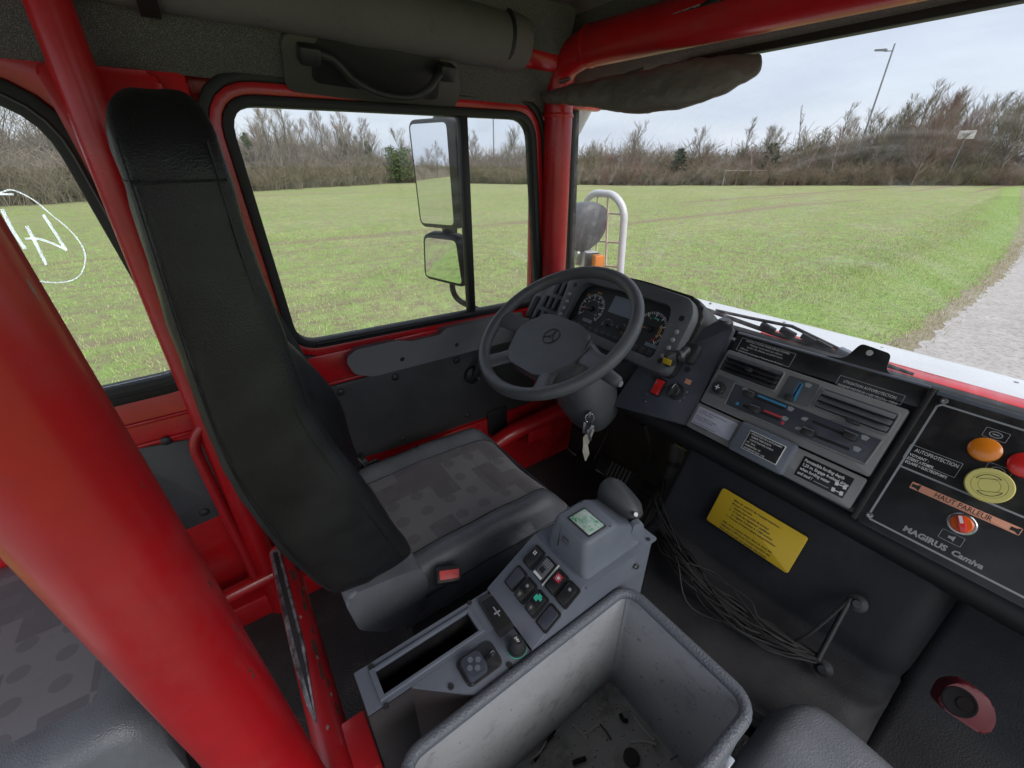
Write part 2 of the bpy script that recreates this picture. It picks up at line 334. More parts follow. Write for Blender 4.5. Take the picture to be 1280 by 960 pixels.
def fabricmat():
    m = bpy.data.materials.new('patterned_seat_fabric'); m.use_nodes = True; nt = m.node_tree; N = nt.nodes; L = nt.links; b = N['Principled BSDF']
    b.inputs['Roughness'].default_value = 0.9; b.inputs['Sheen Weight'].default_value = 0.25
    t = N.new('ShaderNodeTexCoord')
    def vor(scale, metric, rnd=0.0, off=(0,0,0)):
        mp = N.new('ShaderNodeMapping'); mp.inputs['Location'].default_value = off; mp.inputs['Scale'].default_value = (1, 1, 0); L.new(t.outputs['Object'], mp.inputs['Vector'])
        v = N.new('ShaderNodeTexVoronoi'); v.voronoi_dimensions = '2D'; v.distance = metric; v.inputs['Scale'].default_value = scale; v.inputs['Randomness'].default_value = rnd; L.new(mp.outputs['Vector'], v.inputs['Vector']); return v
    def mr(sock, lo, hi, a=0.0, c=1.0):
        r = N.new('ShaderNodeMapRange'); r.inputs['From Min'].default_value = lo; r.inputs['From Max'].default_value = hi; r.inputs['To Min'].default_value = a; r.inputs['To Max'].default_value = c; L.new(sock, r.inputs['Value']); return r.outputs['Result']
    def math_(op, a, c):
        x = N.new('ShaderNodeMath'); x.operation = op
        for i, s in enumerate((a, c)):
            if isinstance(s, float): x.inputs[i].default_value = s
            else: L.new(s, x.inputs[i])
        return x.outputs[0]
    v1 = vor(15, 'CHEBYCHEV'); sq = mr(v1.outputs['Color'], 0.44, 0.5)          # which squares are light
    sp = N.new('ShaderNodeSeparateColor'); L.new(v1.outputs['Color'], sp.inputs[0])
    sq = mr(sp.outputs[0], 0.5, 0.51)
    v2 = vor(15, 'EUCLIDEAN', 0.0, (0.018, 0.012, 0)); circ = mr(v2.outputs['Distance'], 0.24, 0.255)
    v3 = vor(30, 'CHEBYCHEV'); sp3 = N.new('ShaderNodeSeparateColor'); L.new(v3.outputs['Color'], sp3.inputs[0]); sm = mr(sp3.outputs[1], 0.6, 0.61)
    f = math_('MULTIPLY', sq, math_('ADD', math_('MULTIPLY', circ, 0.7), 0.25)); f = math_('MAXIMUM', f, math_('MULTIPLY', sm, 0.18))
    nz = N.new('ShaderNodeTexNoise'); nz.inputs['Scale'].default_value = 30; nz.inputs['Detail'].default_value = 4; L.new(t.outputs['Object'], nz.inputs['Vector'])
    f = math_('MULTIPLY', f, mr(nz.outputs['Fac'], -0.2, 0.4))
    x = N.new('ShaderNodeMix'); x.data_type = 'RGBA'; L.new(f, x.inputs['Factor']); x.inputs[6].default_value = (0.112, 0.103, 0.115, 1); x.inputs[7].default_value = (0.175, 0.166, 0.18, 1); L.new(x.outputs[2], b.inputs['Base Color'])
    bn = N.new('ShaderNodeBump'); bn.inputs['Strength'].default_value = 0.4; bn.inputs['Distance'].default_value = 0.001
    n2 = N.new('ShaderNodeTexNoise'); n2.inputs['Scale'].default_value = 900; L.new(t.outputs['Object'], n2.inputs['Vector']); L.new(n2.outputs['Fac'], bn.inputs['Height']); L.new(bn.outputs['Normal'], b.inputs['Normal'])
    return m
fabric = fabricmat()
btn = pmat('grey_button', (0.32, 0.33, 0.36), 0.35)

# ================================================================ THE SETTING: field, track, hedgerows
GZ = -1.35                                                    # ground level below the cab floor
rng = np.random.default_rng(11)
def groundmat(name, cols, scales, soil, soil_amt, streak=0.0, bumps=(9, 0.9, 0.12)):
    m = bpy.data.materials.new(name); m.use_nodes = True; nt = m.node_tree; N = nt.nodes; L = nt.links; b = N['Principled BSDF']
    b.inputs['Roughness'].default_value = 0.95; b.inputs['Specular IOR Level'].default_value = 0.1
    t = N.new('ShaderNodeTexCoord')
    def noise(sc, det=6, stretch=None, rough=0.65):
        n = N.new('ShaderNodeTexNoise'); n.inputs['Scale'].default_value = sc; n.inputs['Detail'].default_value = det; n.inputs['Roughness'].default_value = rough
        if stretch:
            mp = N.new('ShaderNodeMapping'); mp.inputs['Scale'].default_value = stretch; L.new(t.outputs['Object'], mp.inputs['Vector']); L.new(mp.outputs['Vector'], n.inputs['Vector'])
        else: L.new(t.outputs['Object'], n.inputs['Vector'])
        return n.outputs['Fac']
    def mr(s, lo, hi, a=0., c=1.):
        r = N.new('ShaderNodeMapRange'); r.inputs['From Min'].default_value = lo; r.inputs['From Max'].default_value = hi; r.inputs['To Min'].default_value = a; r.inputs['To Max'].default_value = c; L.new(s, r.inputs['Value']); return r.outputs['Result']
    def mix(f, a, c):
        x = N.new('ShaderNodeMix'); x.data_type = 'RGBA'; L.new(f, x.inputs['Factor'])
        for i, s in ((6, a), (7, c)):
            if isinstance(s, tuple): x.inputs[i].default_value = (*s, 1)
            else: L.new(s, x.inputs[i])
        return x.outputs[2]
    c = mix(mr(noise(scales[0]), 0.4, 0.62), cols[0], cols[1])
    c = mix(mr(noise(scales[1], 8), 0.42, 0.66), c, cols[2])
    fine = mr(noise(scales[2], 9, None, 0.75), 0.5-soil_amt, 0.68-soil_amt*0.6)
    f = fine
    if streak:
        st = mr(noise(0.42, 7, (1.0, 0.045, 1.0)), 0.56, 0.64); mu = N.new('ShaderNodeMath'); mu.operation = 'MULTIPLY'; L.new(st, mu.inputs[0]); mu.inputs[1].default_value = streak
        ad = N.new('ShaderNodeMath'); ad.operation = 'MAXIMUM'; L.new(fine, ad.inputs[0]); L.new(mu.outputs[0], ad.inputs[1]); f = ad.outputs[0]
    if streak:
        sx = N.new('ShaderNodeSeparateXYZ'); L.new(t.outputs['Object'], sx.inputs[0])
        def m_(op, a, c_):
            q = N.new('ShaderNodeMath'); q.operation = op
            for i, s in enumerate((a, c_)):
                if isinstance(s, (int, float)): q.inputs[i].default_value = s
                else: L.new(s, q.inputs[i])
            return q.outputs[0]
        wob = m_('MULTIPLY', noise(0.06, 3), 5.0); brk = mr(noise(0.35, 6), 0.36, 0.56)
        for axis, off, per in ((0, 13.0, 9.0), (0, 14.9, 9.0), (1, -39.0, 26.0), (1, -41.0, 26.0)):
            line = mr(m_('PINGPONG', m_('ADD', m_('ADD', sx.outputs[axis], off), wob), per), 0.42, 0.12)
            f = m_('MAXIMUM', f, m_('MULTIPLY', m_('MULTIPLY', line, brk), 0.85))
    c = mix(f, c, soil); L.new(c, b.inputs['Base Color'])
    bn = N.new('ShaderNodeBump'); bn.inputs['Strength'].default_value = bumps[1]; bn.inputs['Distance'].default_value = bumps[2]; L.new(noise(bumps[0], 8), bn.inputs['Height']); L.new(bn.outputs['Normal'], b.inputs['Normal'])
    return m
fieldm = groundmat('young_crop_field', ((0.265, 0.37, 0.11), (0.345, 0.405, 0.165), (0.225, 0.35, 0.09)), (0.05, 0.45, 3.2), (0.255, 0.20, 0.14), 0.10, 0.95)
trackm = groundmat('gravel_track', ((0.37, 0.35, 0.335), (0.32, 0.30, 0.282), (0.42, 0.40, 0.385)), (0.3, 2.2, 14.0), (0.22, 0.20, 0.18), 0.03, 0, (9, 0.25, 0.03))
vergem = groundmat('verge_grass', ((0.255, 0.35, 0.108), (0.315, 0.375, 0.145), (0.225, 0.335, 0.09)), (0.2, 1.2, 6.0), (0.17, 0.15, 0.09), 0.0)
# the field reaches the horizon
g = mesh('field', [(-900, -900, GZ), (900, -900, GZ), (900, 900, GZ), (-900, 900, GZ)], [(0,1,2,3)], fieldm); struct(g)
def ribbon(name, left, right, z, mat, jitter=0.0, n=14):
    L_ = spline([(a, b, z) for a, b in left], n); R_ = spline([(a, b, z) for a, b in right], n)
    V = []; F = []
    for i, (p, q) in enumerate(zip(L_, R_)):
        V += [(p.x+random.uniform(-jitter, jitter), p.y, z), (q.x+random.uniform(-jitter, jitter), q.y, z)]
        if i: F.append((2*i-2, 2*i-1, 2*i+1, 2*i))
    return struct(mesh(name, V, F, mat))
ribbon('verge', [(-3.6,-80),(-3.5,-20),(-3.5,0),(-3.6,9.5),(-4.2,22),(-6.0,46),(-9.0,70),(-12,90)], [(6,-80),(6,-20),(6,0),(6,9.5),(6,22),(5,46),(3,70),(0,90)], GZ+0.004, vergem, 0.30, 40)
soilm = groundmat('trodden_soil', ((0.33, 0.28, 0.215), (0.28, 0.235, 0.175), (0.38, 0.33, 0.26)), (0.8, 3.0, 12.0), (0.20, 0.21, 0.09), 0.05)
ribbon('track_edge', [(-1.22,-80),(-1.22,-20),(-1.20,0),(-1.28,8.6),(-1.65,20),(-3.35,36.5),(-6.1,58),(-9.3,84)], [(3.5,-80),(3.5,-20),(3.5,0),(3.3,8.6),(2.9,20),(1.1,36.5),(-2.1,58),(-5.7,84)], GZ+0.006, soilm, 0.12, 60)
ribbon('gravel_track', [(-0.95,-80),(-0.95,-20),(-0.92,0),(-0.98,8.6),(-1.35,20),(-3.0,36.5),(-5.8,58),(-9,84)], [(3.2,-80),(3.2,-20),(3.2,0),(3.0,8.6),(2.6,20),(0.8,36.5),(-2.4,58),(-6,84)], GZ+0.010, trackm, 0.07, 60)
# ---- grass and sprouting crop close enough to tell blades apart
def bladestuff(name, P, hmin, hmax, wid, mat, label, lean=0.5):
    n = len(P); a = rng.uniform(0, 2*np.pi, n); h = rng.uniform(hmin, hmax, n); ln = rng.uniform(0, lean, n)*h; d = rng.uniform(0, 2*np.pi, n)
    V = np.zeros((n, 3, 3)); dx, dy = np.cos(a)*wid/2, np.sin(a)*wid/2
    V[:, 0, :2] = P + np.stack([dx, dy], 1); V[:, 1, :2] = P - np.stack([dx, dy], 1); V[:, :2, 2] = GZ
    V[:, 2, 0] = P[:, 0]+np.cos(d)*ln; V[:, 2, 1] = P[:, 1]+np.sin(d)*ln; V[:, 2, 2] = GZ+h
    me = bpy.data.meshes.new(name); me.vertices.add(n*3); me.vertices.foreach_set('co', V.ravel()); me.loops.add(n*3); me.loops.foreach_set('vertex_index', np.arange(n*3, dtype=np.int32))
    me.polygons.add(n); me.polygons.foreach_set('loop_start', np.arange(0, n*3, 3, dtype=np.int32)); me.polygons.foreach_set('loop_total', np.full(n, 3, dtype=np.int32)); me.update(calc_edges=True)
    o = obj(name, me, mat); o['kind'] = 'stuff'; o['label'] = label; return o
def leafm(name, c1, c2, c3, sc=1.5, rough=0.7):
    m = pmat(name, c1, rough, var=[(sc, c2, 0.35, 0.65), (sc*5, c3, 0.55, 0.7)], spec=0.2); return m
sprout = leafm('crop_blades', (0.29, 0.405, 0.12), (0.44, 0.48, 0.22), (0.21, 0.33, 0.085))
vgrass = leafm('verge_blades', (0.29, 0.46, 0.12), (0.39, 0.50, 0.17), (0.46, 0.46, 0.22))
drym = leafm('dry_grass', (0.46, 0.39, 0.24), (0.36, 0.30, 0.18), (0.52, 0.45, 0.3))
def polar(n, r0, r1, a0, a1, pw=1.0):
    r = r0+(r1-r0)*rng.uniform(0, 1, n)**pw; a = np.radians(rng.uniform(a0, a1, n)); return np.stack([0.3-r*np.cos(a), r*np.sin(a)], 1)
def fieldpts(n, r0, r1, a0, a1, pw):
    P = polar(n, r0, r1, a0, a1, pw); c = np.round(P/0.23)*0.23+rng.normal(0, 0.085, P.shape)      # sown in rough clumps
    dens = 0.5+0.5*np.sin(P[:, 0]*0.9+np.sin(P[:, 1]*0.3)*1.3)*np.sin(P[:, 0]*0.23+P[:, 1]*0.11)
    return c[(c[:, 0] < -3.4) & (rng.uniform(0, 1, n) < 0.35+0.65*dens)]
bladestuff('crop_sprouts', np.concatenate([fieldpts(90000, 6.0, 22, -16, 80, 0.8), fieldpts(70000, 18, 46, -14, 82, 0.8)]), 0.02, 0.085, 0.016, sprout, 'low pale green crop sprouts covering the field', 0.9)
vp = np.stack([rng.uniform(-4.6, -1.3, 42000), 3+60*rng.uniform(0, 1, 42000)**1.5], 1); vp[:, 0] -= np.clip(vp[:, 1]-12, 0, 60)**1.25*0.028
bladestuff('verge_grass', vp, 0.02, 0.06, 0.015, vgrass, 'longer bright green grass between the field and the track', 0.8)
dp = np.stack([rng.normal(-3.2, 0.45, 3500), rng.uniform(10, 34, 3500)], 1); dp[:, 0] -= np.clip(dp[:, 1]-12, 0, 60)**1.25*0.032
dq = np.stack([rng.normal(-1.25, 0.14, 1800), rng.uniform(5, 30, 1800)], 1); dq[:, 0] -= np.clip(dq[:, 1]-12, 0, 60)**1.25*0.022
bladestuff('dry_verge_grass', np.concatenate([dp, dq]), 0.04, 0.16, 0.014, drym, 'straw coloured dry grass along the verge edges', 0.8)
cl = np.concatenate([fieldpts(9000, 6, 30, -16, 80, 0.9)])
# ---- bare trees
def grow(seed, H, spread=0.5, lean=0.0, n1=15, n2=8, n3=5, r0=0.13, up=0.55, start=0.22):
    r = random.Random(seed); trunk = []; tw = []
    def ax(d):
        a = d.cross(Vector((0.3, 0.7, 0.2))).normalized(); return a, d.cross(a)
    def seg(p, d, L, n, ra, rb, wob, store, curve=0.0):
        pts = [p]; q = p
        for i in range(n):
            d = (d+Vector((r.gauss(0, wob), r.gauss(0, wob), r.gauss(0, wob)*0.5+curve))).normalized(); q = q+d*(L/n); pts.append(q)
        store.append((pts, [ra+(rb-ra)*i/n for i in range(n+1)])); return pts
    d0 = Vector((r.gauss(0, 0.05)+lean, r.gauss(0, 0.05), 1)).normalized()
    tp = seg(Vector((0,0,-0.15)), d0, H*0.93, 7, r0, r0*0.18, 0.07, trunk)
    for i in range(n1):
        t = start+(1-start)*(i+r.random()*0.8)/n1; k = min(int(t*7), 6); f = t*7-k; p = tp[k].lerp(tp[k+1], f)
        a, b = ax(d0); an = r.uniform(0, 6.283); o = a*math.cos(an)+b*math.sin(an)
        L1 = H*spread*(1.12-t*0.72)*r.uniform(0.6, 1.1); d = (o*(1-up*0.6)+Vector((0,0,up+0.75*t))).normalized()
        p1 = seg(p, d, L1, 4, r0*0.36*(1.1-t*0.6), r0*0.09, 0.10, trunk if t < 0.7 else tw, 0.05)
        for j in range(n2):
            s = 0.25+0.75*(j+r.random())/n2; kk = min(int(s*4), 3); pp = p1[kk].lerp(p1[kk+1], s*4-kk); a2, b2 = ax(d); an = r.uniform(0, 6.283)
            d2 = (d*0.85+(a2*math.cos(an)+b2*math.sin(an))*0.62+Vector((0,0,0.42))).normalized(); L2 = L1*0.62*(1.15-0.6*s)*r.uniform(0.6, 1.2)
            p2 = seg(pp, d2, L2, 2, r0*0.10, r0*0.045, 0.10, tw, 0.05)
            for l in range(n3):
                s3 = 0.2+0.8*(l+r.random())/n3; k3 = min(int(s3*2), 1); p3 = p2[k3].lerp(p2[k3+1], s3*2-k3); a3, b3 = ax(d2); an = r.uniform(0, 6.283)
                d3 = (d2+(a3*math.cos(an)+b3*math.sin(an))*0.6+Vector((0,0,0.3))).normalized(); seg(p3, d3, L2*r.uniform(0.4, 0.95), 1, 0.0115, 0.005, 0.1, tw)
    return trunk, tw
def segmesh(S, seg):
    V = []; F = []
    for pts, rs in S:
        b = len(V); n = len(pts); d = (pts[-1]-pts[0]).normalized(); a = d.cross(Vector((0.31, 0.53, 0.79))).normalized(); c = d.cross(a)
        for p, r_ in zip(pts, rs):
            for k in range(seg):
                w_ = 2*math.pi*k/seg; q = p+(a*math.cos(w_)+c*math.sin(w_))*r_; V.append((q.x, q.y, q.z))
        for i in range(n-1):
            for k in range(seg): F.append((b+i*seg+k, b+i*seg+(k+1) % seg, b+(i+1)*seg+(k+1) % seg, b+(i+1)*seg+k))
    return V, F
def mk(name, V, F, mat):
    me = bpy.data.meshes.new(name); me.from_pydata(V, [], F); me.update(); me.materials.append(mat); return me
def barkm(name, c1, c2, c3, sc=0.6): return pmat(name, c1, 0.9, var=[(sc, c2, 0.35, 0.65), (sc*3.1, c3, 0.5, 0.7)], spec=0.15)
bark = barkm('grey_brown_bark', (0.175, 0.145, 0.115), (0.13, 0.11, 0.088), (0.23, 0.195, 0.155))
twigm = barkm('brown_twigs', (0.235, 0.19, 0.15), (0.18, 0.15, 0.12), (0.28, 0.235, 0.19))
twigpink = barkm('pinkish_twigs', (0.24, 0.145, 0.13), (0.18, 0.115, 0.10), (0.28, 0.175, 0.155))
twigolive = barkm('olive_twigs', (0.19, 0.165, 0.115), (0.145, 0.13, 0.085), (0.235, 0.20, 0.145))
birchm = barkm('pale_birch_bark', (0.42, 0.40, 0.37), (0.36, 0.34, 0.32), (0.16, 0.15, 0.14), 3.0)
ivym = barkm('ivy_leaves', (0.085, 0.115, 0.042), (0.062, 0.09, 0.03), (0.14, 0.165, 0.07), 1.2)
pinem = barkm('pine_needles', (0.040, 0.062, 0.036), (0.03, 0.048, 0.03), (0.062, 0.085, 0.046), 1.2)
rustm = barkm('rust_leaves', (0.22, 0.12, 0.05), (0.28, 0.17, 0.06), (0.15, 0.085, 0.045), 0.8)
def leafcloud(n, cen, rad, size, seed, hollow=0.35):
    r = np.random.default_rng(seed); d = r.normal(size=(n, 3)); d /= np.linalg.norm(d, axis=1)[:, None]; d *= (hollow+(1-hollow)*r.uniform(0, 1, (n, 1)))
    c = np.array(cen)+d*np.array(rad); u = r.normal(size=(n, 3)); u /= np.linalg.norm(u, axis=1)[:, None]; v = np.cross(u, r.normal(size=(n, 3))); v /= np.linalg.norm(v, axis=1)[:, None]
    s = size*r.uniform(0.5, 1.2, (n, 1)); V = np.stack([c-u*s, c+v*s*0.7, c+u*s, c-v*s*0.7], 1).reshape(-1, 3)
    return V.tolist(), [(4*i, 4*i+1, 4*i+2, 4*i+3) for i in range(n)]
def addl(V, F, V2, F2): b = len(V); V.extend(V2); F.extend([tuple(i+b for i in f) for f in F2])
VAR = []
for i, (H, sp, n1, lean) in enumerate(((8.5, 0.42, 16, 0), (9.5, 0.34, 17, 0.04), (7.2, 0.5, 15, -0.05), (10.5, 0.30, 18, 0.02), (8.0, 0.46, 16, 0.05))):
    T_, W_ = grow(100+i, H, sp, lean, n1+1, 7, 5, 0.09+0.006*H); VAR.append((mk('trunk', *segmesh(T_, 5), bark), mk('crown', *segmesh(W_, 3), twigm), mk('crown', *segmesh(W_, 3), twigolive)))
Tb, Wb = grow(201, 8.0, 0.30, 0.0, 14, 7, 5, 0.09, 0.75); BIRCH = (mk('trunk', *segmesh(Tb, 5), birchm), mk('crown', *segmesh(Wb, 3), twigpink))
Tp, Wp = grow(207, 10.5, 0.55, 0.0, 24, 10, 6, 0.2, 0.6, 0.1); PINK = (mk('trunk', *segmesh(Tp, 5), bark), mk('crown', *segmesh(Wp, 3), twigpink))
Ts, Ws = grow(209, 10, 0.16, 0.0, 14, 5, 4, 0.09, 1.2, 0.35); SLIM = (mk('trunk', *segmesh(Ts, 5), bark), mk('crown', *segmesh(Ws, 3), twigm))
V, F = [], []
for i in range(9): addl(V, F, *leafcloud(170, (0.25*math.sin(i*2), 0.25*math.cos(i*3), 0.6+i*0.62), (0.75-0.045*i, 0.75-0.045*i, 0.6), 0.17, 300+i))
IVY = mk('ivy', V, F, ivym)
V, F = [], []
for i in range(22):
    h = 3.0+4.6*(i/22); s = 1.5*(1.1-i/22); a = i*2.4; addl(V, F, *leafcloud(90, (s*math.cos(a), s*math.sin(a), h), (0.95, 0.95, 0.30), 0.17, 400+i))
PINE = (mk('trunk', *segmesh([([Vector((0,0,-.1)), Vector((0.1,0,4)), Vector((0,0.1,8))], [0.16, 0.1, 0.03])], 6), bark), mk('crown', V, F, pinem))
V, F = [], []
for i in range(26):
    a = i*2.4; s = 0.35+1.3*((i*7) % 26)/26; addl(V, F, *leafcloud(80, (s*math.cos(a), s*math.sin(a), 0.7+2.9*i/26), (0.8, 0.8, 0.6), 0.14, 500+i))
LAUREL = mk('crown', V, F, ivym)
def put_tree(name, x, y, parts, s, label, group=None, rot=None, extra=None):
    o = thing(name, label, 'tree', group, (x, y, GZ)); o.rotation_euler.z = random.uniform(0, 6.28) if rot is None else rot; o.scale = (s*random.uniform(0.95, 1.05), s*random.uniform(0.95, 1.05), s)
    for nm, me in zip(('trunk', 'crown', 'ivy'), list(parts)+([extra] if extra else [])):
        c = bpy.data.objects.new(nm, me); COL.objects.link(c); c.parent = o
    return o
def along(P, step):
    P = [Vector((*p, 0)) for p in P]; R = []
    for a, b in zip(P, P[1:]):
        n = max(1, int((b-a).length/step))
        for i in range(n):
            d = (b-a).normalized(); R.append((a.lerp(b, i/n), Vector((-d.y, d.x, 0))))
    return R
HEDGE_L = [(-45,-26), (-47.5,-11), (-50.5,-7), (-58,5.5), (-67,20), (-75,31)]
HEDGE_F = [(-80,25), (-60,39.5), (-43,53.5), (-29.5,72), (-16.2,90.5), (-4,108)]
HEDGE_B = [(-45,-26), (-47,-60), (-60,-110), (-20,-150), (30,-150)]
# thicket of shrubs: nobody could count it
SH = []
for i in range(6):
    r = random.Random(900+i); S = []
    for k in range(26):
        a = r.uniform(0, 6.28); d = Vector((math.cos(a)*r.uniform(0.1, 0.75), math.sin(a)*r.uniform(0.1, 0.75), 1)).normalized(); p = Vector((r.gauss(0, 0.45), r.gauss(0, 0.45), 0)); L1 = r.uniform(1.5, 3.4)
        q = p+d*L1*0.5+Vector((r.gauss(0, .15), r.gauss(0, .15), 0)); e = q+d*L1*0.5+Vector((r.gauss(0, .25), r.gauss(0, .25), 0)); S.append(([p, q, e], [0.03, 0.02, 0.008]))
        for l in range(11):
            t = r.uniform(0.25, 1); b0 = p.lerp(q, t*2) if t < 0.5 else q.lerp(e, t*2-1); f = b0+Vector((r.gauss(0, .42), r.gauss(0, .42), r.uniform(0.1, 0.8))); S.append(([b0, f], [0.017, 0.008]))
    V, F = segmesh(S, 3); SH.append((np.array(V), np.array(F)))
def thicket(name, path, step, rows, hs, mat, label, depth=1.7, seed=0):
    r = random.Random(seed); VV = []; FF = []; off = 0
    for p, nrm in along(path, step):
        for k in range(rows):
            v, f = SH[r.randrange(6)]; a = r.uniform(0, 6.28); s = hs*r.uniform(0.6, 1.15)*(1+0.12*k); c, s_ = math.cos(a), math.sin(a)
            M = np.array([[c, -s_, 0], [s_, c, 0], [0, 0, 1]])*s; q = p+nrm*(k*depth+r.uniform(-0.8, 0.8))+Vector((r.uniform(-.6, .6), r.uniform(-.6, .6), 0))
            VV.append(v@M.T+np.array([q.x, q.y, GZ-0.05])); FF.append(f+off); off += len(v)
    V = np.concatenate(VV); F = np.concatenate(FF); me = bpy.data.meshes.new(name); me.vertices.add(len(V)); me.vertices.foreach_set('co', V.ravel()); me.loops.add(F.size); me.loops.foreach_set('vertex_index', F.ravel().astype(np.int32))
    me.polygons.add(len(F)); me.polygons.foreach_set('loop_start', np.arange(0, F.size, 4, dtype=np.int32)); me.polygons.foreach_set('loop_total', np.full(len(F), 4, dtype=np.int32)); me.update(calc_edges=True)
    o = obj(name, me, mat); o['kind'] = 'stuff'; o['label'] = label; return o
def core(name, path, h, w_, mat, label, seed=0):
    r = random.Random(seed); V, F = [], []; A = along(path, 0.9)
    for i, (p, n) in enumerate(A):
        hh = h*(0.75+0.35*math.sin(i*0.23+seed)*math.sin(i*0.071)+r.uniform(-0.12, 0.12))
        for t, z in ((0.3, 0), (0.15, 0.45), (0.5, 0.85), (1.2, 1.0), (2.2, 0.9), (3.0, 0)): q = p+n*(t*w_+r.uniform(-.35, .35)); V.append((q.x, q.y, GZ+z*hh*r.uniform(0.9, 1.1)-0.02))
        if i:
            for k in range(5): F.append((6*i-6+k, 6*i-5+k, 6*i+1+k, 6*i+k))
    o = mesh(name, V, F, mat); o['kind'] = 'stuff'; o['label'] = label; return o
scrub = groundmat('scrub_mass', ((0.22, 0.185, 0.14), (0.175, 0.155, 0.115), (0.26, 0.22, 0.165)), (0.5, 2.0, 6.0), (0.13, 0.11, 0.085), 0.06, 0, (5, 1.0, 0.5))
scrubo = groundmat('olive_scrub_mass', ((0.145, 0.14, 0.078), (0.115, 0.105, 0.066), (0.175, 0.135, 0.10)), (0.25, 1.0, 5.0), (0.07, 0.065, 0.045), 0.06, 0, (5, 1.0, 0.5))
HL = list(reversed(HEDGE_L)); HF = list(reversed(HEDGE_F)); HB = list(reversed(HEDGE_B))
thm = barkm('thicket_twigs', (0.26, 0.21, 0.165), (0.20, 0.175, 0.12), (0.31, 0.255, 0.20), 0.22)
thm2 = barkm('thicket_twigs_olive', (0.19, 0.16, 0.105), (0.225, 0.16, 0.125), (0.14, 0.135, 0.078), 0.12)
core('left_scrub', HEDGE_L, 1.8, 1.2, scrub, 'dense brown scrub at the foot of the left tree line', 1)
core('front_scrub', HEDGE_F, 1.9, 1.4, scrubo, 'dense olive brown scrub at the far edge of the field', 2)
core('rear_scrub', HEDGE_B, 2.2, 2.0, scrub, 'dark tree belt behind the truck seen only in the mirror', 3)
thicket('left_thicket', HEDGE_L, 0.75, 5, 1.1, thm, 'tangled bare brown thicket along the left field edge', 1.8, 5)
thicket('front_thicket', HEDGE_F, 0.75, 5, 0.82, thm2, 'tangled olive brown thicket along the far field edge', 2.0, 6)
def shifted(path, d): return [(p.x+n.x*d, p.y+n.y*d) for p, n in along(path, 4.0)]
thicket('front_back_thicket', shifted(HEDGE_F, 9.0), 0.9, 4, 1.25, thm2, 'taller grey olive thicket rising behind the far hedge', 2.2, 16)
thicket('right_high_thicket', shifted([(-24,80), (-16.2,91), (-4,108)], 8.0), 0.8, 4, 1.6, thm2, 'highest olive brown thicket at the right edge of the windscreen', 2.2, 17)
thicket('left_back_thicket', shifted(HEDGE_L, 8.0), 1.0, 3, 1.5, thm, 'taller brown thicket rising behind the left tree line', 2.2, 18)
thicket('rear_thicket', HEDGE_B, 2.2, 2, 1.0, thm, 'bare thicket behind the truck', 2.5, 7)
# trees one can tell apart
def at_hedge(path, t):
    A = along(path, 0.5); p, n = A[min(int(t*(len(A)-1)), len(A)-1)]; return p, n
gl_, gf_ = 'bare trees along the left field edge', 'bare trees along the far field edge'
for i in range(54):
    p, n = at_hedge(HEDGE_L, (i+random.uniform(0, 0.7))/54); q = p+n*random.uniform(2.0, 8.5); v = VAR[(i*3) % 5]
    put_tree('bare_tree', q.x, q.y, (v[0], v[1] if i % 3 else v[2]), random.uniform(0.75, 1.1), 'leafless brown tree in the tree line beyond the left field', gl_)
for i in range(110):
    t = (i+random.uniform(0, 0.7))/110; p, n = at_hedge(HEDGE_F, t); q = p+n*random.uniform(2.5, 12); v = VAR[(i*2) % 5]
    put_tree('bare_tree', q.x, q.y, (v[0], v[2] if i % 3 else v[1]), random.choice((0.4, 0.48, 0.55, 0.62, 0.72, 0.95))*random.uniform(0.9, 1.1)*(1.0+0.75*max(0, t-0.6)), 'leafless grey brown tree in the thicket beyond the windscreen', gf_)
for i in range(34):
    t = 0.70+0.30*(i+random.random())/34; p, n = at_hedge(HEDGE_F, t); q = p+n*random.uniform(3, 16); v = VAR[(i*3) % 5]
    put_tree('bare_tree', q.x, q.y, (v[0], v[2] if i % 4 else v[1]), random.uniform(0.95, 1.15)*(1+0.45*(t-0.7)/0.3), 'taller olive brown tree in the high thicket around the white sign board', 'high trees at the right of the far hedge')
for i in range(16):
    p, n = at_hedge(HEDGE_B, (i+0.4)/16); q = p+n*6; v = VAR[i % 5]; put_tree('bare_tree', q.x, q.y, (v[0], v[1]), random.uniform(0.5, 0.8), 'bare tree behind the truck seen only in the side mirror', 'bare trees behind the truck')
def treeat(p, name, parts, s, label, extra=None): put_tree(name, p[0], p[1], parts, s, label, None, None, extra)
treeat((-61.0, 7.0099), 'ivy_clad_tree', (VAR[1][0], VAR[1][1]), 0.95, 'bare tree with an ivy covered trunk, nearest the rear edge of the door window', IVY)
treeat((-70.0, 20.2577), 'ivy_clad_tree', (VAR[3][0], VAR[3][1]), 1.0, 'tall bare tree with slim ivy covered trunk in the middle of the door window', IVY)
treeat((-72.0, 24.4643), 'ivy_clad_tree', (VAR[0][0], VAR[0][1]), 0.95, 'bare tree with green ivy just left of the big mirror', IVY)
o = thing('evergreen_shrub', 'dark green bushy evergreen shrub beside the upper mirror', 'shrub', None, (*(-70.5, 28.4078), GZ)); c = obj('crown', LAUREL, None, o); o.scale = (1.3, 1.3, 1.35)
treeat((-41.0127, 59.0), 'pine_tree', PINE, 0.62, 'small dark green pine left of the birches beyond the windscreen')
treeat((-34.4996, 72.0), 'pine_tree', PINE, 0.72, 'dark green pine standing between two pale birch trunks')
treeat((-33.9718, 66.0), 'birch_tree', BIRCH, 0.62, 'leaning pale birch right of the small dark pine')
treeat((-30.1224, 74.0), 'birch_tree', BIRCH, 0.68, 'pale birch trunk in the middle of the windscreen thicket')
treeat((-28.1289, 77.0), 'birch_tree', BIRCH, 0.92, 'tallest pale birch left of the street lamp')
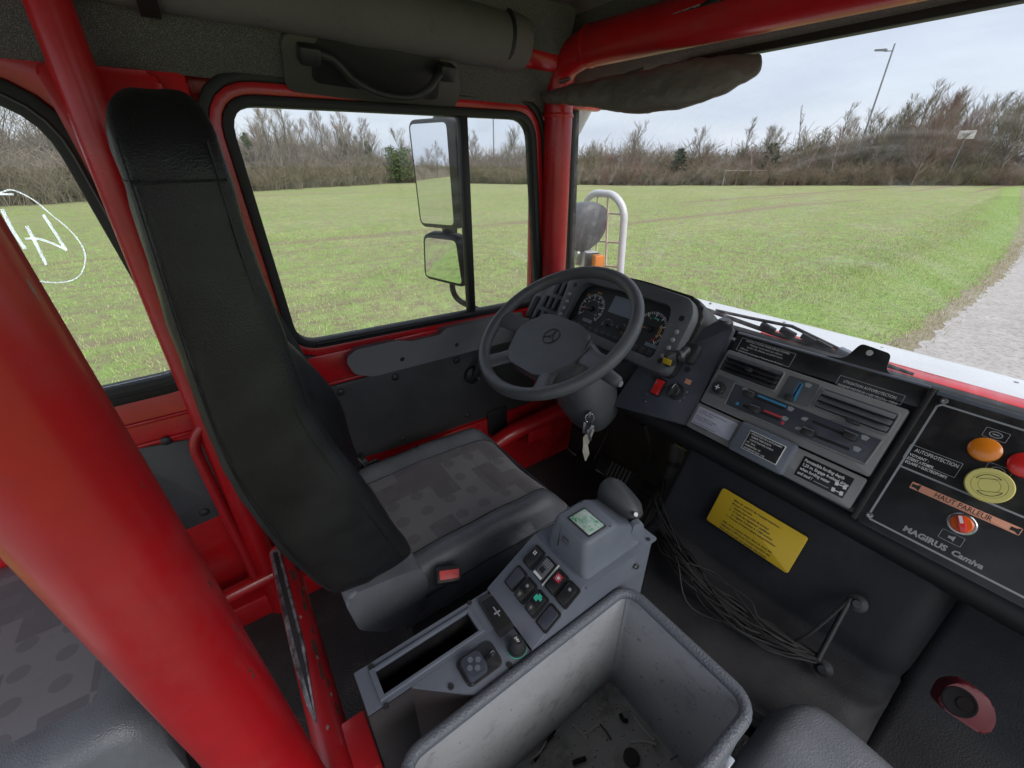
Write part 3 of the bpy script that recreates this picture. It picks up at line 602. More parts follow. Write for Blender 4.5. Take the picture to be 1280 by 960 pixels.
treeat((-35.9518, 84.0), 'slim_tree', SLIM, 1.15, 'slim bare tree with a broom shaped top above the thicket')
treeat((-20.0443, 84.0), 'pinkish_tree', PINK, 0.98, 'broad reddish brown bare tree right of the street lamp')
treeat((-17.9636, 92.0), 'pinkish_tree', PINK, 0.85, 'second reddish brown bare tree behind the white sign board')
treeat((-9.677, 92.0), 'tall_tree', (VAR[4][0], VAR[4][2]), 1.75, 'tallest olive brown tree at the right edge of the windscreen')
treeat((-13.4534, 95.0), 'tall_tree', (VAR[0][0], VAR[0][2]), 1.4, 'high bare tree left of the tallest one at the right edge')
treeat((-15.9287, 95.0), 'tall_tree', (VAR[2][0], VAR[2][1]), 1.35, 'high brown tree just above the white sign board')
# fence, lamp posts, sign board
polem = pmat('grey_galvanised', (0.22, 0.23, 0.26), 0.5, 0.3)
def lamp(base, H, label, headdir):
    t = thing('street_lamp', label, 'lamp post', None, (base[0], base[1], GZ))
    tube('pole', [(0,0,0), (0,0,H)], [0.16, 0.10], polem, t, 8); fr = Fr((0,0,H-0.8), (headdir[0], headdir[1], 0.0), (0,0,1))
    tube('arm', [fr(0,0), fr(1.0,0.1)], 0.06, polem, t, 6); prism('lamp_head', fr.at(0.6, 0.05), rpoly([(0,0),(1.6,0.25),(1.5,0.42),(0.1,0.3)], 0.05, 2), -0.25, 0.25, polem, t)
lamp((-28.1029, 85.0), 17.4, 'tall thin street lamp leaning above the thicket beyond the windscreen', (-1, 0))
lamp((-76.0, 50.1481), 11.5, 'thin lamp post behind the hedge seen through the quarter window', (0, 1))
t = thing('sign_board', 'small white rectangular sign on a pole at the right of the far hedge', 'sign', None, (*(-17.4613, 89.0), GZ))
tube('pole', [(-0.2,0,0), (0,0,6.118)], 0.06, polem, t, 6); fbox('board', Fr((0,-0.1,6.268), (1,0.1,0), (0,0,1)), -0.85, -0.5, 0.85, 0.5, 0, 0.05, white, t, 0.01); fbox('lettering', Fr((0,-0.16,6.268), (1,0.1,0), (0,0,1)), -0.4, -0.2, 0.3, 0.2, 0, 0.02, greyprint, t, 0.0)
woodm = pmat('weathered_wood', (0.26, 0.22, 0.18), 0.85, var=(3, (0.18, 0.15, 0.12), 0.4, 0.7))
fp = [Vector((*p, 0)) for p in ((-35.4324, 62.0), (-32.0292, 76.0))]
t = thing('timber_fence', 'low weathered timber fence rails in front of the birches', 'fence', None, (fp[0].x, fp[0].y, GZ+1.3)); dv = fp[1]-fp[0]
for i in range(7): p = dv*(i/6); tube('post', [p+Vector((0,0,-1.3)), p+Vector((0,0,0.75))], 0.09, woodm, t, 6)
for i in range(6): tube('rail', [dv*(i/6)+Vector((0,0,0.6)), dv*((i+1)/6)+Vector((0,0,0.6))], 0.07, woodm, t, 6)

# ================================================================ THE TRUCK CAB
DOORX = -0.95
DF = Fr((DOORX,0,0), (0,1,0), (0,0,1))                         # door plane: u = forward, v = up, n = into the cab
cab = thing('truck_cab', 'red truck cab shell with black floor, grey roof lining and white bonnet outside', 'truck cab')
# floor and bulkhead
def floorfn(s, t): x, y = -1.0+s*1.95, -1.1+t*2.5; return (x, y, 0.004*math.sin(x*9)*math.sin(y*7))
grid('floor_mat', floorfn, 30, 30, matm, cab)
# footwell bulkhead below the dash, left of the engine cover
bmv = [(-1.02,1.25,0.0),(0.45,1.25,0.0),(0.45,1.30,0.84),(-1.02,1.30,0.84)]
grid('front_bulkhead', lambda s, t: Vector(bmv[0]).lerp(Vector(bmv[1]), s).lerp(Vector(bmv[3]).lerp(Vector(bmv[2]), s), t)+Vector((0, 0.015*math.sin(s*11)*math.sin(t*6), 0)), 24, 16, matm, cab)
fbox('kick_plate', WF, -1.02, 0.86, -0.955, 1.34, 0.0, 0.40, red, cab, 0.006)
# red wheel-arch sill tube at the driver's feet
tube('sill_member', bendpath([(-0.9, 0.6938, 0.2367), (-0.88, 0.8417, 0.3082), (-0.86, 1.1599, 0.345), (-0.86, 1.3884, 0.377)], 0.06), 0.036, red, cab, 14)
fbox('sill_flange', Fr((-0.855, 0.9078, 0.2753), (0,1,0.02), (0,-0.02,1)), 0.0, -0.04, 0.13, 0.03, -0.004, 0.004, red, cab, 0.003)
# roof: outer skin and lining
grid('roof_panel', lambda s, t: (-1.05+s*2.1, -0.75+t*2.12, 1.735+0.045*math.sin(s*math.pi)*math.sin(t*math.pi)), 12, 12, headm, cab, 0.02)
# side lining of grey tweed above the door (slanted strip from rail to door head)
SL = Fr((-0.95, 0, 1.47), (0,1,0), (0.10,0,0.17))
prism('side_lining', SL, rpoly([(-0.75,-0.005),(0.05,-0.005),(0.30,-0.012),(0.62,-0.02),(1.03,-0.035),(1.05,0.06),(1.02,0.25),(-0.75,0.25)], 0.02), -0.02, 0.006, tweed, cab, 0.004)
# grab handle moulding set in the lining
hm = prism('handle_moulding', SL, rpoly([(0.25,-0.012),(0.68,-0.032),(0.70,0.02),(0.66,0.12),(0.30,0.12),(0.25,0.09)], 0.018), 0.0, 0.02, mouldm, cab, 0.005)
prism('handle_recess', SL, rpoly([(0.305,0.012),(0.63,-0.004),(0.62,0.10),(0.32,0.10)], 0.02), 0.0205, 0.024, rubber, hm, 0.001)
tube('grab_bar', spline([SL(0.285,0.075,0.03), SL(0.345,0.072,0.045), SL(0.39,0.04,0.062), SL(0.45,0.02,0.068), SL(0.53,0.018,0.068), SL(0.58,0.04,0.062), SL(0.61,0.064,0.045), SL(0.655,0.066,0.03)], 6), 0.0095, black, hm, 10)
for u in (0.30, 0.635): fbox('bar_mount', SL, u-0.022, 0.052, u+0.022, 0.088, 0.02, 0.052, black, hm, 0.006)
# windscreen header lining and the glass
WY = 1.28
HF_ = Fr((0, 1.20, 1.50), (1,0,0), (0,-0.10,0.12))
grid('header_lining', lambda s, t: (-1.09+s*2.06, 1.25-0.17*t-0.02*math.sin(t*3.14), 1.548+0.14*t-0.06*max(0, 0.25-s)*4*(1-t)), 20, 5, tweed, cab, 0.012)
grid('windscreen', lambda s, t: (-1.07+s*2.0, WY-0.035*t, 0.82+0.74*t), 12, 4, glasswind, cab)
sealin = rr(-1.046, -0.055, 0.93, 0.64, 0.07, 6); sealout = rr(-1.085, -0.095, 0.97, 0.68, 0.1, 6)
ring('windscreen_seal', Fr((0, WY-0.005, 0.905), (1,0,0), (0,-0.05,1)), sealout, sealin, -0.02, 0.012, rubber, cab, bev=0.004)
# windscreen frame in red behind the seal and dash top
fbox('cowl_panel', WF, -1.05, 1.31, 0.96, 1.46, 0.70, 0.80, red, cab, 0.02)
# bonnet outside: white with a rounded far edge, red skirt along the cowl
def bonnet(s, t):
    x = -0.98+s*1.96; a = t*2.2
    if t < 0.55: y, z = 1.44+0.30*(t/0.55), 0.775-0.012*(t/0.55)
    else: q = (t-0.55)/0.45; y, z = 1.74+0.06*math.sin(q*1.57), 0.763-0.14*(1-math.cos(q*1.57))-0.1*q*q
    return (x, y, z+0.012*math.cos((s-0.5)*3))
bn_ = grid('bonnet', bonnet, 20, 24, whitep, cab, 0.004)
fbox('bonnet_red_band', WF, -0.30, 1.47, 0.96, 1.535, 0.786, 0.793, red, cab, 0.003)
for i in range(5): lathe('bonnet_rivet', Fr((-0.62+0.3*i, 1.70, 0.774), (1,0,0), (0,1,0)), 0, 0, [(0.006,0),(0.005,0.003),(0,0.004)], steel, cab, 8)
grid('rear_roof_panel', lambda s, t: (-1.05+s*2.1, -1.30+t*0.56, 1.735), 6, 3, headm, cab, 0.02)
# ---------------- B pillar and the wall behind the driver
pil = fbox('pillar_panel', DF, -0.11, 0.03, 0.066, 1.56, -0.06, 0.004, red, cab, 0.012)
prism('pillar_trim', DF, rpoly([(-0.10,0.86),(-0.02,0.86),(0.02,1.46),(-0.16,1.46)], 0.02), 0.0045, 0.03, red, cab, 0.01)
fbox('side_skin', DF, -1.1, 1.475, 1.34, 1.76, -0.09, -0.05, red, cab, 0.01)
fbox('front_corner_skin', DF, 1.075, 0.0, 1.34, 0.86, -0.09, -0.06, red, cab, 0.01)
fbox('door_surround', DF, 0.02, 0.30, 0.115, 1.56, -0.092, -0.064, red, cab, 0.004)
fbox('door_surround', DF, 1.03, 0.30, 1.12, 1.56, -0.092, -0.064, red, cab, 0.004)
fbox('door_head', DF, 0.02, 1.435, 1.12, 1.50, -0.085, -0.045, red, cab, 0.004)
fbox('rear_sill', DF, -1.1, 0.0, 0.10, 0.09, -0.03, 0.10, red, cab, 0.01)
tube('sill_tube', [(-0.85, -0.2857, 0.1536), (-0.85, -0.0804, 0.1678), (-0.85,0.25,0.165)], 0.024, red, cab, 12)
lathe('belt_bolt', DF, -0.10, 0.80, [(0.02,0.004),(0.018,0.012),(0.008,0.014),(0,0.014)], black, cab, 14)

# ---------------- driver's door
door = thing('driver_door', 'red driver door with black edged window, grey armrest and dark trim panel', 'door', None, (DOORX, 0.55, 0.0))
def dchild(o): return o
DD = Fr((0, -0.55, 0), (0,1,0), (0,0,1))                        # same plane, relative to the door's own origin
W0, W1, W2, W3 = 0.128, 0.845, 0.985, 1.415
inner = rpoly([(W2+0.03,W1-0.012),(W2-0.028,W3+0.012),(W0-0.004,W3),(W0+0.018,W1+0.004)], 0.06, 6)
def grow_poly(P, d):
    n = len(P); R = []
    for i in range(n):
        a, b, c = Vector(P[i-1]), Vector(P[i]), Vector(P[(i+1) % n]); t = (c-a).normalized(); R.append((b.x+t.y*d, b.y-t.x*d))
    return R
seal_o = grow_poly(inner, 0.022); frame_o = grow_poly(inner, 0.046); gasket_o = grow_poly(inner, 0.068)
ring('window_seal', DD, seal_o, inner, -0.025, 0.012, rubber, door, bev=0.004)
ring('window_frame', DD, frame_o, seal_o, -0.03, 0.004, red, door, bev=0.003)
ring('door_gasket', DD, gasket_o, frame_o, -0.035, 0.010, rubber, door, bev=0.006)
prism('window_pane', DD, [p for p in grow_poly(inner, 0.004)], -0.012, -0.008, glass, door, smooth=False)
fbox('window_divider', DD, 0.703, 0.835, 0.727, 1.43, -0.02, 0.010, rubber, door, 0.003)
tube('sill_strip', [DD(0.19,0.842,0.012), DD(0.70,0.833,0.012)], 0.0075, rubber, door, 8)
# skin below the window, pressed in steps
fbox('door_skin', DD, 0.062, 0.27, 1.06, 0.808, -0.05, -0.004, red, door, 0.008)
fbox('skin_step', DD, 0.10, 0.715, 1.03, 0.805, -0.003, 0.012, red, door, 0.008)
fbox('skin_bead', DD, 0.15, 0.700, 1.03, 0.708, -0.003, 0.006, red, door, 0.003)
tube('latch_bar', [DD(0.52,0.768,0.02), DD(0.70,0.765,0.02)], 0.012, red, door, 10)
tp = prism('trim_panel', DD, rpoly([(0.11,0.695),(1.0,0.695),(1.0,0.372),(0.30,0.394),(0.14,0.42)], 0.02), -0.003, 0.006, doortrim, door, 0.003)
for u, v in ((0.226,0.668),(0.405,0.668),(0.64,0.668),(0.67,0.422),(0.40,0.42),(0.93,0.45)): lathe('stud', DD, u, v, [(0.013,0.006),(0.011,0.011),(0.005,0.0135),(0,0.014)], black, tp, 14)
AR = DD
AP_ = rpoly(((0.2609, 0.7876), (0.2851, 0.8048), (0.4148, 0.8047), (0.4504, 0.7908), (0.558, 0.7908), (0.5832, 0.8079), (0.8889, 0.8075), (0.8898, 0.7249), (0.3188, 0.7287), (0.2755, 0.7493)), [0.010,0.012,0.02,0.02,0.01,0.01,0.01,0.01,0.025,0.010], 5)
arm = loft('armrest', [[AR(x, y, 0.004) for x, y in AP_]]+[[AR(x, y, h) for x, y in grow_poly(AP_, -e)] for e, h in ((0.0, 0.044), (0.0012, 0.050), (0.004, 0.055), (0.008, 0.0585), (0.012, 0.060))], armm, door, ang=40)
for p in ((0.4189, 0.7505), (0.616, 0.7528)): lathe('screw_hole', AR, p[0], p[1], [(0.0075,0.0602),(0.006,0.0612),(0.003,0.0606),(0,0.0606)], rubber, arm, 12)
fbox('lower_skin', DD, 0.10, 0.10, 1.06, 0.372, -0.02, 0.010, red, door, 0.008)
rbox('latch_opening', DD, (0.7589, 0.291, 0.8578, 0.4049), 0.0105, 0.013, rubber, door, 0.008, 0.001)
cr = lathe('window_crank', DD, 0.7002, 0.594, [(0.036,0.006),(0.034,0.02),(0.02,0.026),(0,0.027)], black, door, 20)
tube('crank_arm', [DD(0.7002,0.594,0.03), DD(0.7002+0.02,0.594+0.07,0.04)], [0.013,0.011], black, cr, 10, flat=0.6)
lathe('crank_screw', DD, 0.7002+0.008, 0.594-0.006, [(0.007,0.03),(0.006,0.043),(0,0.043)], steel, cr, 10)
# ---------------- rear side wall with the marked window
rear = thing('rear_side_door', 'red rear side panel with black framed window and dark lower trim, left of the seat', 'door', None, (DOORX, -0.5, 0.0))
RD = Fr((0, 0.5, 0), (0,1,0), (0,0,1))
rin = rpoly([(-0.123,0.838),(-0.185,1.40),(-0.98,1.42),(-0.98,0.822)], [0.05,0.09,0.09,0.05], 6)
so = grow_poly(rin, 0.045)
ring('window_seal', RD, so, rin, -0.03, 0.014, rubber, rear, bev=0.005)
lip = [RD(*p, 0.014) for p in grow_poly(rin, 0.02)]
tube('seal_lip', lip+[lip[0]], 0.004, black, rear, 6)
prism('window_pane', RD, rin, -0.014, -0.010, glass, rear, smooth=False)
ring('door_skin', RD, rpoly([(-0.045,0.60),(-0.10,1.475),(-1.08,1.475),(-1.08,0.60)], 0.03, 6), so, -0.05, 0.003, red, rear, bev=0.003)
fbox('lower_skin', RD, -1.08, 0.09, -0.045, 0.60, -0.05, 0.001, red, rear, 0.006)
fbox('skin_step', RD, -1.05, 0.725, -0.07, 0.735, 0.003, 0.010, red, rear, 0.003)
fbox('skin_bead', RD, -1.05, 0.665, -0.07, 0.675, 0.003, 0.010, red, rear, 0.003)
tp2 = prism('trim_panel', RD, rpoly(((-0.1265, 0.646), (-0.3073, 0.6706), (-0.4081, 0.5754), (-0.3136, 0.3699), (-0.1657, 0.3817)), 0.02), 0.001, 0.008, doortrim, rear, 0.003)
for p in ((-0.2155, 0.6667), (-0.207, 0.4119)): lathe('stud', RD, p[0], p[1], [(0.013,0.008),(0.011,0.013),(0.005,0.0155),(0,0.016)], black, tp2, 14)
mk_ = pmat('white_marker', (0.85, 0.87, 0.90), 0.6)
_n = mk_.node_tree.nodes; _l = mk_.node_tree.links; _t = _n.new('ShaderNodeBsdfTranslucent'); _t.inputs['Color'].default_value = (0.9, 0.92, 0.95, 1); _m = _n.new('ShaderNodeAddShader'); _l.new(_n['Principled BSDF'].outputs[0], _m.inputs[0]); _l.new(_t.outputs[0], _m.inputs[1]); _l.new(_m.outputs[0], _n['Material Output'].inputs['Surface'])
drawing = thing('marker_drawing', 'white marker letters inside a drawn circle on the rear side window', 'drawing', None, (DOORX, -0.3, 1.15))
MF = Fr((0, 0.3, -1.15), (0,1,0), (0,0,1))
def stroke(P, r): tube('stroke', spline([MF(p[0], p[1], -0.0085) for p in P], 6), r*0.42, mk_, drawing, 6)
stroke(((-0.319, 1.2264), (-0.2974, 1.2473), (-0.28, 1.2548), (-0.2655, 1.2571), (-0.2454, 1.2397), (-0.2309, 1.2131), (-0.215, 1.1835), (-0.2073, 1.1547), (-0.2096, 1.1275), (-0.2246, 1.0995), (-0.2423, 1.0852), (-0.2644, 1.0817), (-0.2898, 1.0871), (-0.3199, 1.1042), (-0.3415, 1.1452)), 0.0026)
stroke(((-0.2938, 1.2512), (-0.2785, 1.2507), (-0.2682, 1.2503)), 0.0045)
stroke(((-0.2929, 1.225), (-0.2937, 1.188), (-0.2902, 1.1519)), 0.0062)
stroke(((-0.2719, 1.1937), (-0.2717, 1.1561), (-0.2721, 1.1186)), 0.0055)
stroke(((-0.2829, 1.1708), (-0.2667, 1.1694), (-0.2506, 1.1603), (-0.2329, 1.1445)), 0.0045)
stroke(((-0.2334, 1.1429), (-0.2372, 1.1775), (-0.2414, 1.2122)), 0.0055)

# ================================================================ ROLL CAGE (each welded run is a thing)
def weldring(name, p, d, r, parent, mat=None): 
    d = Vector(d).normalized(); tube(name, [Vector(p)-d*0.006, Vector(p), Vector(p)+d*0.006], [r*1.02, r*1.07, r*1.02], mat or red, parent, 20)
fcage = thing('front_roll_bar', 'glossy red roll bar rising at the windscreen corner and running along its top', 'roll bar', None, (-0.92, 1.055, 0.0))
O = Vector((-0.92, 1.055, 0.0))
tube('upright', [(0,0.016,0.55), (0,0.012,0.8), (0,0.0,1.44)], 0.046, redtube, fcage, 24)
weldring('weld_collar', (0,0,1.44), (0,0,1), 0.047, fcage)
tube('elbow', bendpath([(0,0,1.44),(0.0,-0.005,1.575),(0.12,0.0,1.60)], 0.11, 8), 0.046, redtube, fcage, 24)
tube('header_tube', [(0.118,0.0,1.60), (1.10,0.02,1.585), (1.9,0.02,1.58)], 0.050, redtube, fcage, 24)
weldring('weld_collar', (0.13,0.0,1.60), (1,0,0), 0.049, fcage)
tube('roof_side_tube', [(0.0,-0.01,1.585), (0.02,-0.75,1.60), (0.02,-1.2,1.60)], 0.044, redtube, fcage, 20)
pl = Fr(tuple(Vector((-0.4333, 1.02, 1.6114))-O), (1,0,0), (0,0.5,1))
rbox('notice_plate', pl, (-0.07,-0.012,0.09,0.05), 0, 0.003, panelblk, fcage, 0.003, 0.0008)
lines(pl, -0.064, 0.004, 0.0034, ['Pression maxi pneus', 'Vitesse maxi route'], 0.010, 0.012, white, fcage)
# foam pad round the side tube, with straps
pad = thing('foam_padded_bar', 'thick grey foam padded bar along the roof above the door window', 'padding', None, (-0.87, 0.85, 1.60))
P0, P1 = Vector((0, 0.015, -0.005)), Vector((0.0, -1.35, 0.02)); secs = []
for i in range(34):
    t = i/33; c = P0.lerp(P1, t); rr_ = 0.063*(1+0.02*math.sin(i*1.9)+0.014*math.sin(i*0.7)); rr_ *= 0.93 if i == 0 else 1.0
    if i in (2, 27): rr_ *= 0.95
    secs.append([c+Vector((math.cos(a)*rr_*(1+0.02*math.sin(3*a+i*.4)), 0, math.sin(a)*rr_)) for a in [2*math.pi*k/28 for k in range(28)]])
loft('foam_sleeve', secs, foam, pad)
def strap(y, wd): secs = [[Vector((math.cos(a)*0.0645, y+dy, math.sin(a)*0.0645)) for a in [2*math.pi*k/28 for k in range(28)]] for dy in (0, -wd)]; loft('strap', secs, rubber, pad)
strap(-0.045, 0.010); strap(-0.80, 0.03)
# post behind the driver's door
sp_ = thing('side_roll_post', 'red roll cage post behind the driver seat beside the rear window', 'roll bar', None, (-0.865, -0.108, 0.0))
tube('post_tube', [(0.0,-0.004,0.0), (0,0,1.0), (0.0,0.012,1.70)], 0.032, redtube, sp_, 20)
tube('top_tube', [(0.0,0.012,1.60), (0.0,-0.9,1.60)], 0.03, redtube, sp_, 16)
# big post right in front of the camera
mp_ = thing('central_roll_post', 'massive glossy red post slanting across the left foreground', 'roll bar', None, (-0.108, -0.093, 0.0))
tube('post_tube', [(0,0,0.0), (0.022,-0.022,0.7), (0.041,-0.041,1.30), (0.054,-0.055,1.74)], 0.045, redtube, mp_, 40)
# cross tube behind the seat with its worn, cut open end
E_ = Vector((-0.6708, -0.0509, 0.4)); S_ = Vector((-0.1285, -0.0523, 0.4))
ct = thing('cross_tube', 'short red tube with worn bare metal groove behind the driver seat', 'roll bar', None, (S_.x, S_.y, 0.40))
d_ = (E_-S_); L_ = d_.length; dn = d_.normalized(); sd_ = dn.cross(Vector((0,0,1))).normalized(); up_ = sd_.cross(dn)
secs = []; R0 = 0.030
for i in range(26):
    t = -0.4+1.4*i/25; c = dn*(L_*t); row = []
    for k in range(28):
        a = 2*math.pi*k/28; r_ = R0
        row.append(c+(sd_*math.cos(a)+up_*math.sin(a))*r_)
    secs.append(row)
loft('tube', secs, redworn, ct)
GR = Fr(tuple(dn*(L_*0.42)), tuple(dn), tuple((-sd_*0.50+up_*0.86).cross(dn)))
wm = prism('worn_groove', GR, rpoly([(-L_*0.30,-0.002),(0,-0.015),(L_*0.55,-0.016),(L_*0.57,0.010),(0,0.015),(-L_*0.2,0.009)], 0.006), R0*0.80, R0*1.01, baremetal, ct, 0.002)
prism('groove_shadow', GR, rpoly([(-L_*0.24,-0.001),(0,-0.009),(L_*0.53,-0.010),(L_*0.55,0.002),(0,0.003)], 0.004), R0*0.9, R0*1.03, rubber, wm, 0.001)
tube('foot_post', [dn*(-0.05*L_)+Vector((0.02,-0.01,-0.03)), dn*(-0.05*L_)+Vector((0.02,-0.01,-0.40))], 0.03, redworn, ct, 16)
def chips(parent, axis_pts, r, spots, mat):
    for t, ang, su, sv, sd in spots:
        rr2 = random.Random(sd); p = axis_pts[0].lerp(axis_pts[1], t); d = (axis_pts[1]-axis_pts[0]).normalized(); a = d.cross(Vector((0.3,0.9,0.1))).normalized(); b = d.cross(a); V = [p+(a*math.cos(ang)+b*math.sin(ang))*r*1.004]; n = 11
        for k in range(n):
            w_ = 2*math.pi*k/n; q = rr2.uniform(0.45, 1.0)*1.55; an = ang+q*sv*math.sin(w_)/r; V.append(p+d*(q*su*math.cos(w_))+(a*math.cos(an)+b*math.sin(an))*r*1.004)
        mesh('paint_chip', V, [(0, 1+k, 1+(k+1) % n) for k in range(n)], mat, parent)
chipm = pmat('chipped_primer', (0.075, 0.045, 0.03), 0.7); chipl = pmat('scratched_metal', (0.30, 0.22, 0.20), 0.5)
def facing(axis_pts, r, origin, px_point):
    d = (axis_pts[1]-axis_pts[0]).normalized(); a = d.cross(Vector((0.3,0.9,0.1))).normalized(); b = d.cross(a); v = Vector(px_point)-Vector(origin)-axis_pts[0]; t = v.dot(d)/(axis_pts[1]-axis_pts[0]).length; return t, math.atan2(v.dot(b), v.dot(a))
MPX = [Vector((0,0,0)), Vector((0.054,-0.055,1.74))]; MO = (-0.108,-0.093,0.0)
for i, (pt, su, sv, m_) in enumerate((((-0.0599, -0.0801, 0.8267), 0.012, 0.004, chipm), ((-0.0504, -0.0875, 0.7935), 0.012, 0.0035, chipm), ((-0.0671, -0.0782, 0.8913), 0.007, 0.002, chipm), ((-0.0391, -0.0999, 1.0333), 0.0025, 0.006, chipl), ((-0.0553, -0.0865, 1.0868), 0.004, 0.003, chipm), ((-0.0637, -0.0792, 0.881), 0.003, 0.0012, chipm), ((-0.0671, -0.0797, 0.9589), 0.005, 0.0012, chipm), ((-0.0314, -0.139, 1.071), 0.0025, 0.005, chipm), ((-0.0349, -0.1148, 0.9264), 0.001, 0.005, chipl), ((-0.0503, -0.0881, 0.6967), 0.003, 0.001, chipl), ((-0.0704, -0.0761, 0.8434), 0.002, 0.001, chipm), ((-0.0592, -0.0883, 1.2363), 0.006, 0.001, chipl), ((-0.0408, -0.0972, 1.1362), 0.001, 0.004, chipl))):
    t_, a_ = facing(MPX, 0.045, MO, pt); chips(mp_, MPX, 0.045, [(t_, a_, su, sv, 40+i)], m_)
CTX = [Vector((0,0,0)), d_]
rc = random.Random(5); base_a = facing(CTX, R0, tuple(S_), tuple(S_+d_*0.5+(up_*0.8+sd_*0.6)*R0))[1]
chips(ct, CTX, R0, [(t_, base_a+rc.uniform(-0.25, 0.25), rc.uniform(0.008, 0.022), rc.uniform(0.002, 0.005), 60+i) for i, t_ in enumerate((0.93, 0.84, 0.78, 0.66, 0.60, 0.47, 0.40, 0.30, 0.24, 0.15))], chipm)
chips(ct, CTX, R0, [(t_, base_a+rc.uniform(-0.9, 0.5), 0.004, 0.002, 80+i) for i, t_ in enumerate((0.9, 0.7, 0.55, 0.5, 0.35, 0.2, 0.1))], chipl)
# bent grab loop by the pillar
gl2 = thing('grab_loop', 'thin bent red grab loop standing behind the driver seat', 'handle', None, (-0.85, -0.13, 0.165))
o_ = Vector((-0.85, -0.13, 0.165))
tube('loop_tube', bendpath([Vector((-0.85, -0.1458, 0.1576))-o_, Vector((-0.85, -0.1567, 0.7026))-o_, Vector((-0.85, -0.0609, 0.7682))-o_, Vector((-0.85,0.03,0.72))-o_, Vector((-0.85,0.05,0.165))-o_], 0.05), 0.0125, redworn, gl2, 12)

# ================================================================ SEATS
SX0, SX1 = -0.765, -0.298; SXC = (SX0+SX1)/2; HW = (SX1-SX0)/2
seat = thing('driver_seat', 'tall black driver seat with patterned grey cushion centre and high backrest', 'seat', None, (SXC, 0.3, 0.0))
OS = Vector((SXC, 0.3, 0.0))
# backrest: sections (z, y back, y front, half width)
ST = [(0.545,0.040,0.200,0.222),(0.60,0.006,0.184,0.238),(0.68,-0.022,0.160,0.242),(0.77,-0.046,0.132,0.242),(0.88,-0.064,0.094,0.241),(0.98,-0.068,0.066,0.240),(1.10,-0.064,0.058,0.238),(1.20,-0.058,0.052,0.236),(1.262,-0.054,0.050,0.234),(1.285,-0.053,0.050,0.233),(1.322,-0.052,0.050,0.226),(1.350,-0.046,0.046,0.20),(1.370,-0.034,0.038,0.165),(1.382,-0.014,0.024,0.11)]
def backsec(z, yb, yf, hw):
    d = yf-yb; bo = 0.028 if z < 1.25 else 0.006
    h = [( -hw*0.55, yf-bo), (-hw*0.82, yf+0.002), (-hw*0.985, yf-0.004), (-hw, yf-d*0.30), (-hw*1.0, yb+d*0.32), (-hw*0.985, yb+0.004), (-hw*0.86, yb)]
    P = [(0, yf-bo*1.25)]+h+[(0, yb-0.006)]+[(-x, y) for x, y in reversed(h)]
    lb = 0.055*math.exp(-((z-0.80)/0.15)**2)      # the door-side bolster is fuller
    return [Vector((x, y+(lb*min(1, max(0, (-x/hw-0.45)/0.3)) if y > (yb+yf)/2 else 0), z))-Vector((0, 0.3, 0)) for x, y in P]
bk_ = loft('backrest', [backsec(*s) for s in ST], leather, seat, sub=3); crumple(bk_, 0.010, 0.09)
def backpt(i, side, k): 
    z, yb, yf, hw = ST[i]; d = yf-yb
    return {'f': Vector((side*hw*0.985, yf-d*0.16, z)), 'b': Vector((side*hw*0.985, yb+d*0.10, z))}[k]-Vector((0, 0.3, 0))
for k in 'fb': tube('seam', spline([backpt(i, 1, k)+Vector((0.001,0,0)) for i in range(1, 11)], 5), 0.0012, leather, seat, 6)
z, yb, yf, hw = ST[9]; tube('seam', spline([Vector((hw*0.6, yb-0.001-0.3, z)), Vector((hw*0.93, yb+0.006-0.3, z)), Vector((hw*0.998, yb+0.022-0.3, z-0.001)), Vector((hw*0.998, yf-0.022-0.3, z)), Vector((hw*0.94, yf-0.008-0.3, z)), Vector((hw*0.5, yf-0.010-0.3, z))], 6), 0.0013, leather, seat, 6)
# recliner cover at the foot of the backrest
RC = Fr((0.232, 0, 0), (0,1,0), (0,0,1))
RP_ = ((-0.2656, 0.5626), (-0.2508, 0.5785), (-0.1323, 0.5574), (-0.1101, 0.5483), (-0.0986, 0.4988), (-0.122, 0.403), (-0.196, 0.4084), (-0.2542, 0.4695))
prism('recliner_cover', RC, rpoly(RP_, 0.014), -0.10, 0.006, leather2, seat, 0.008, 3)
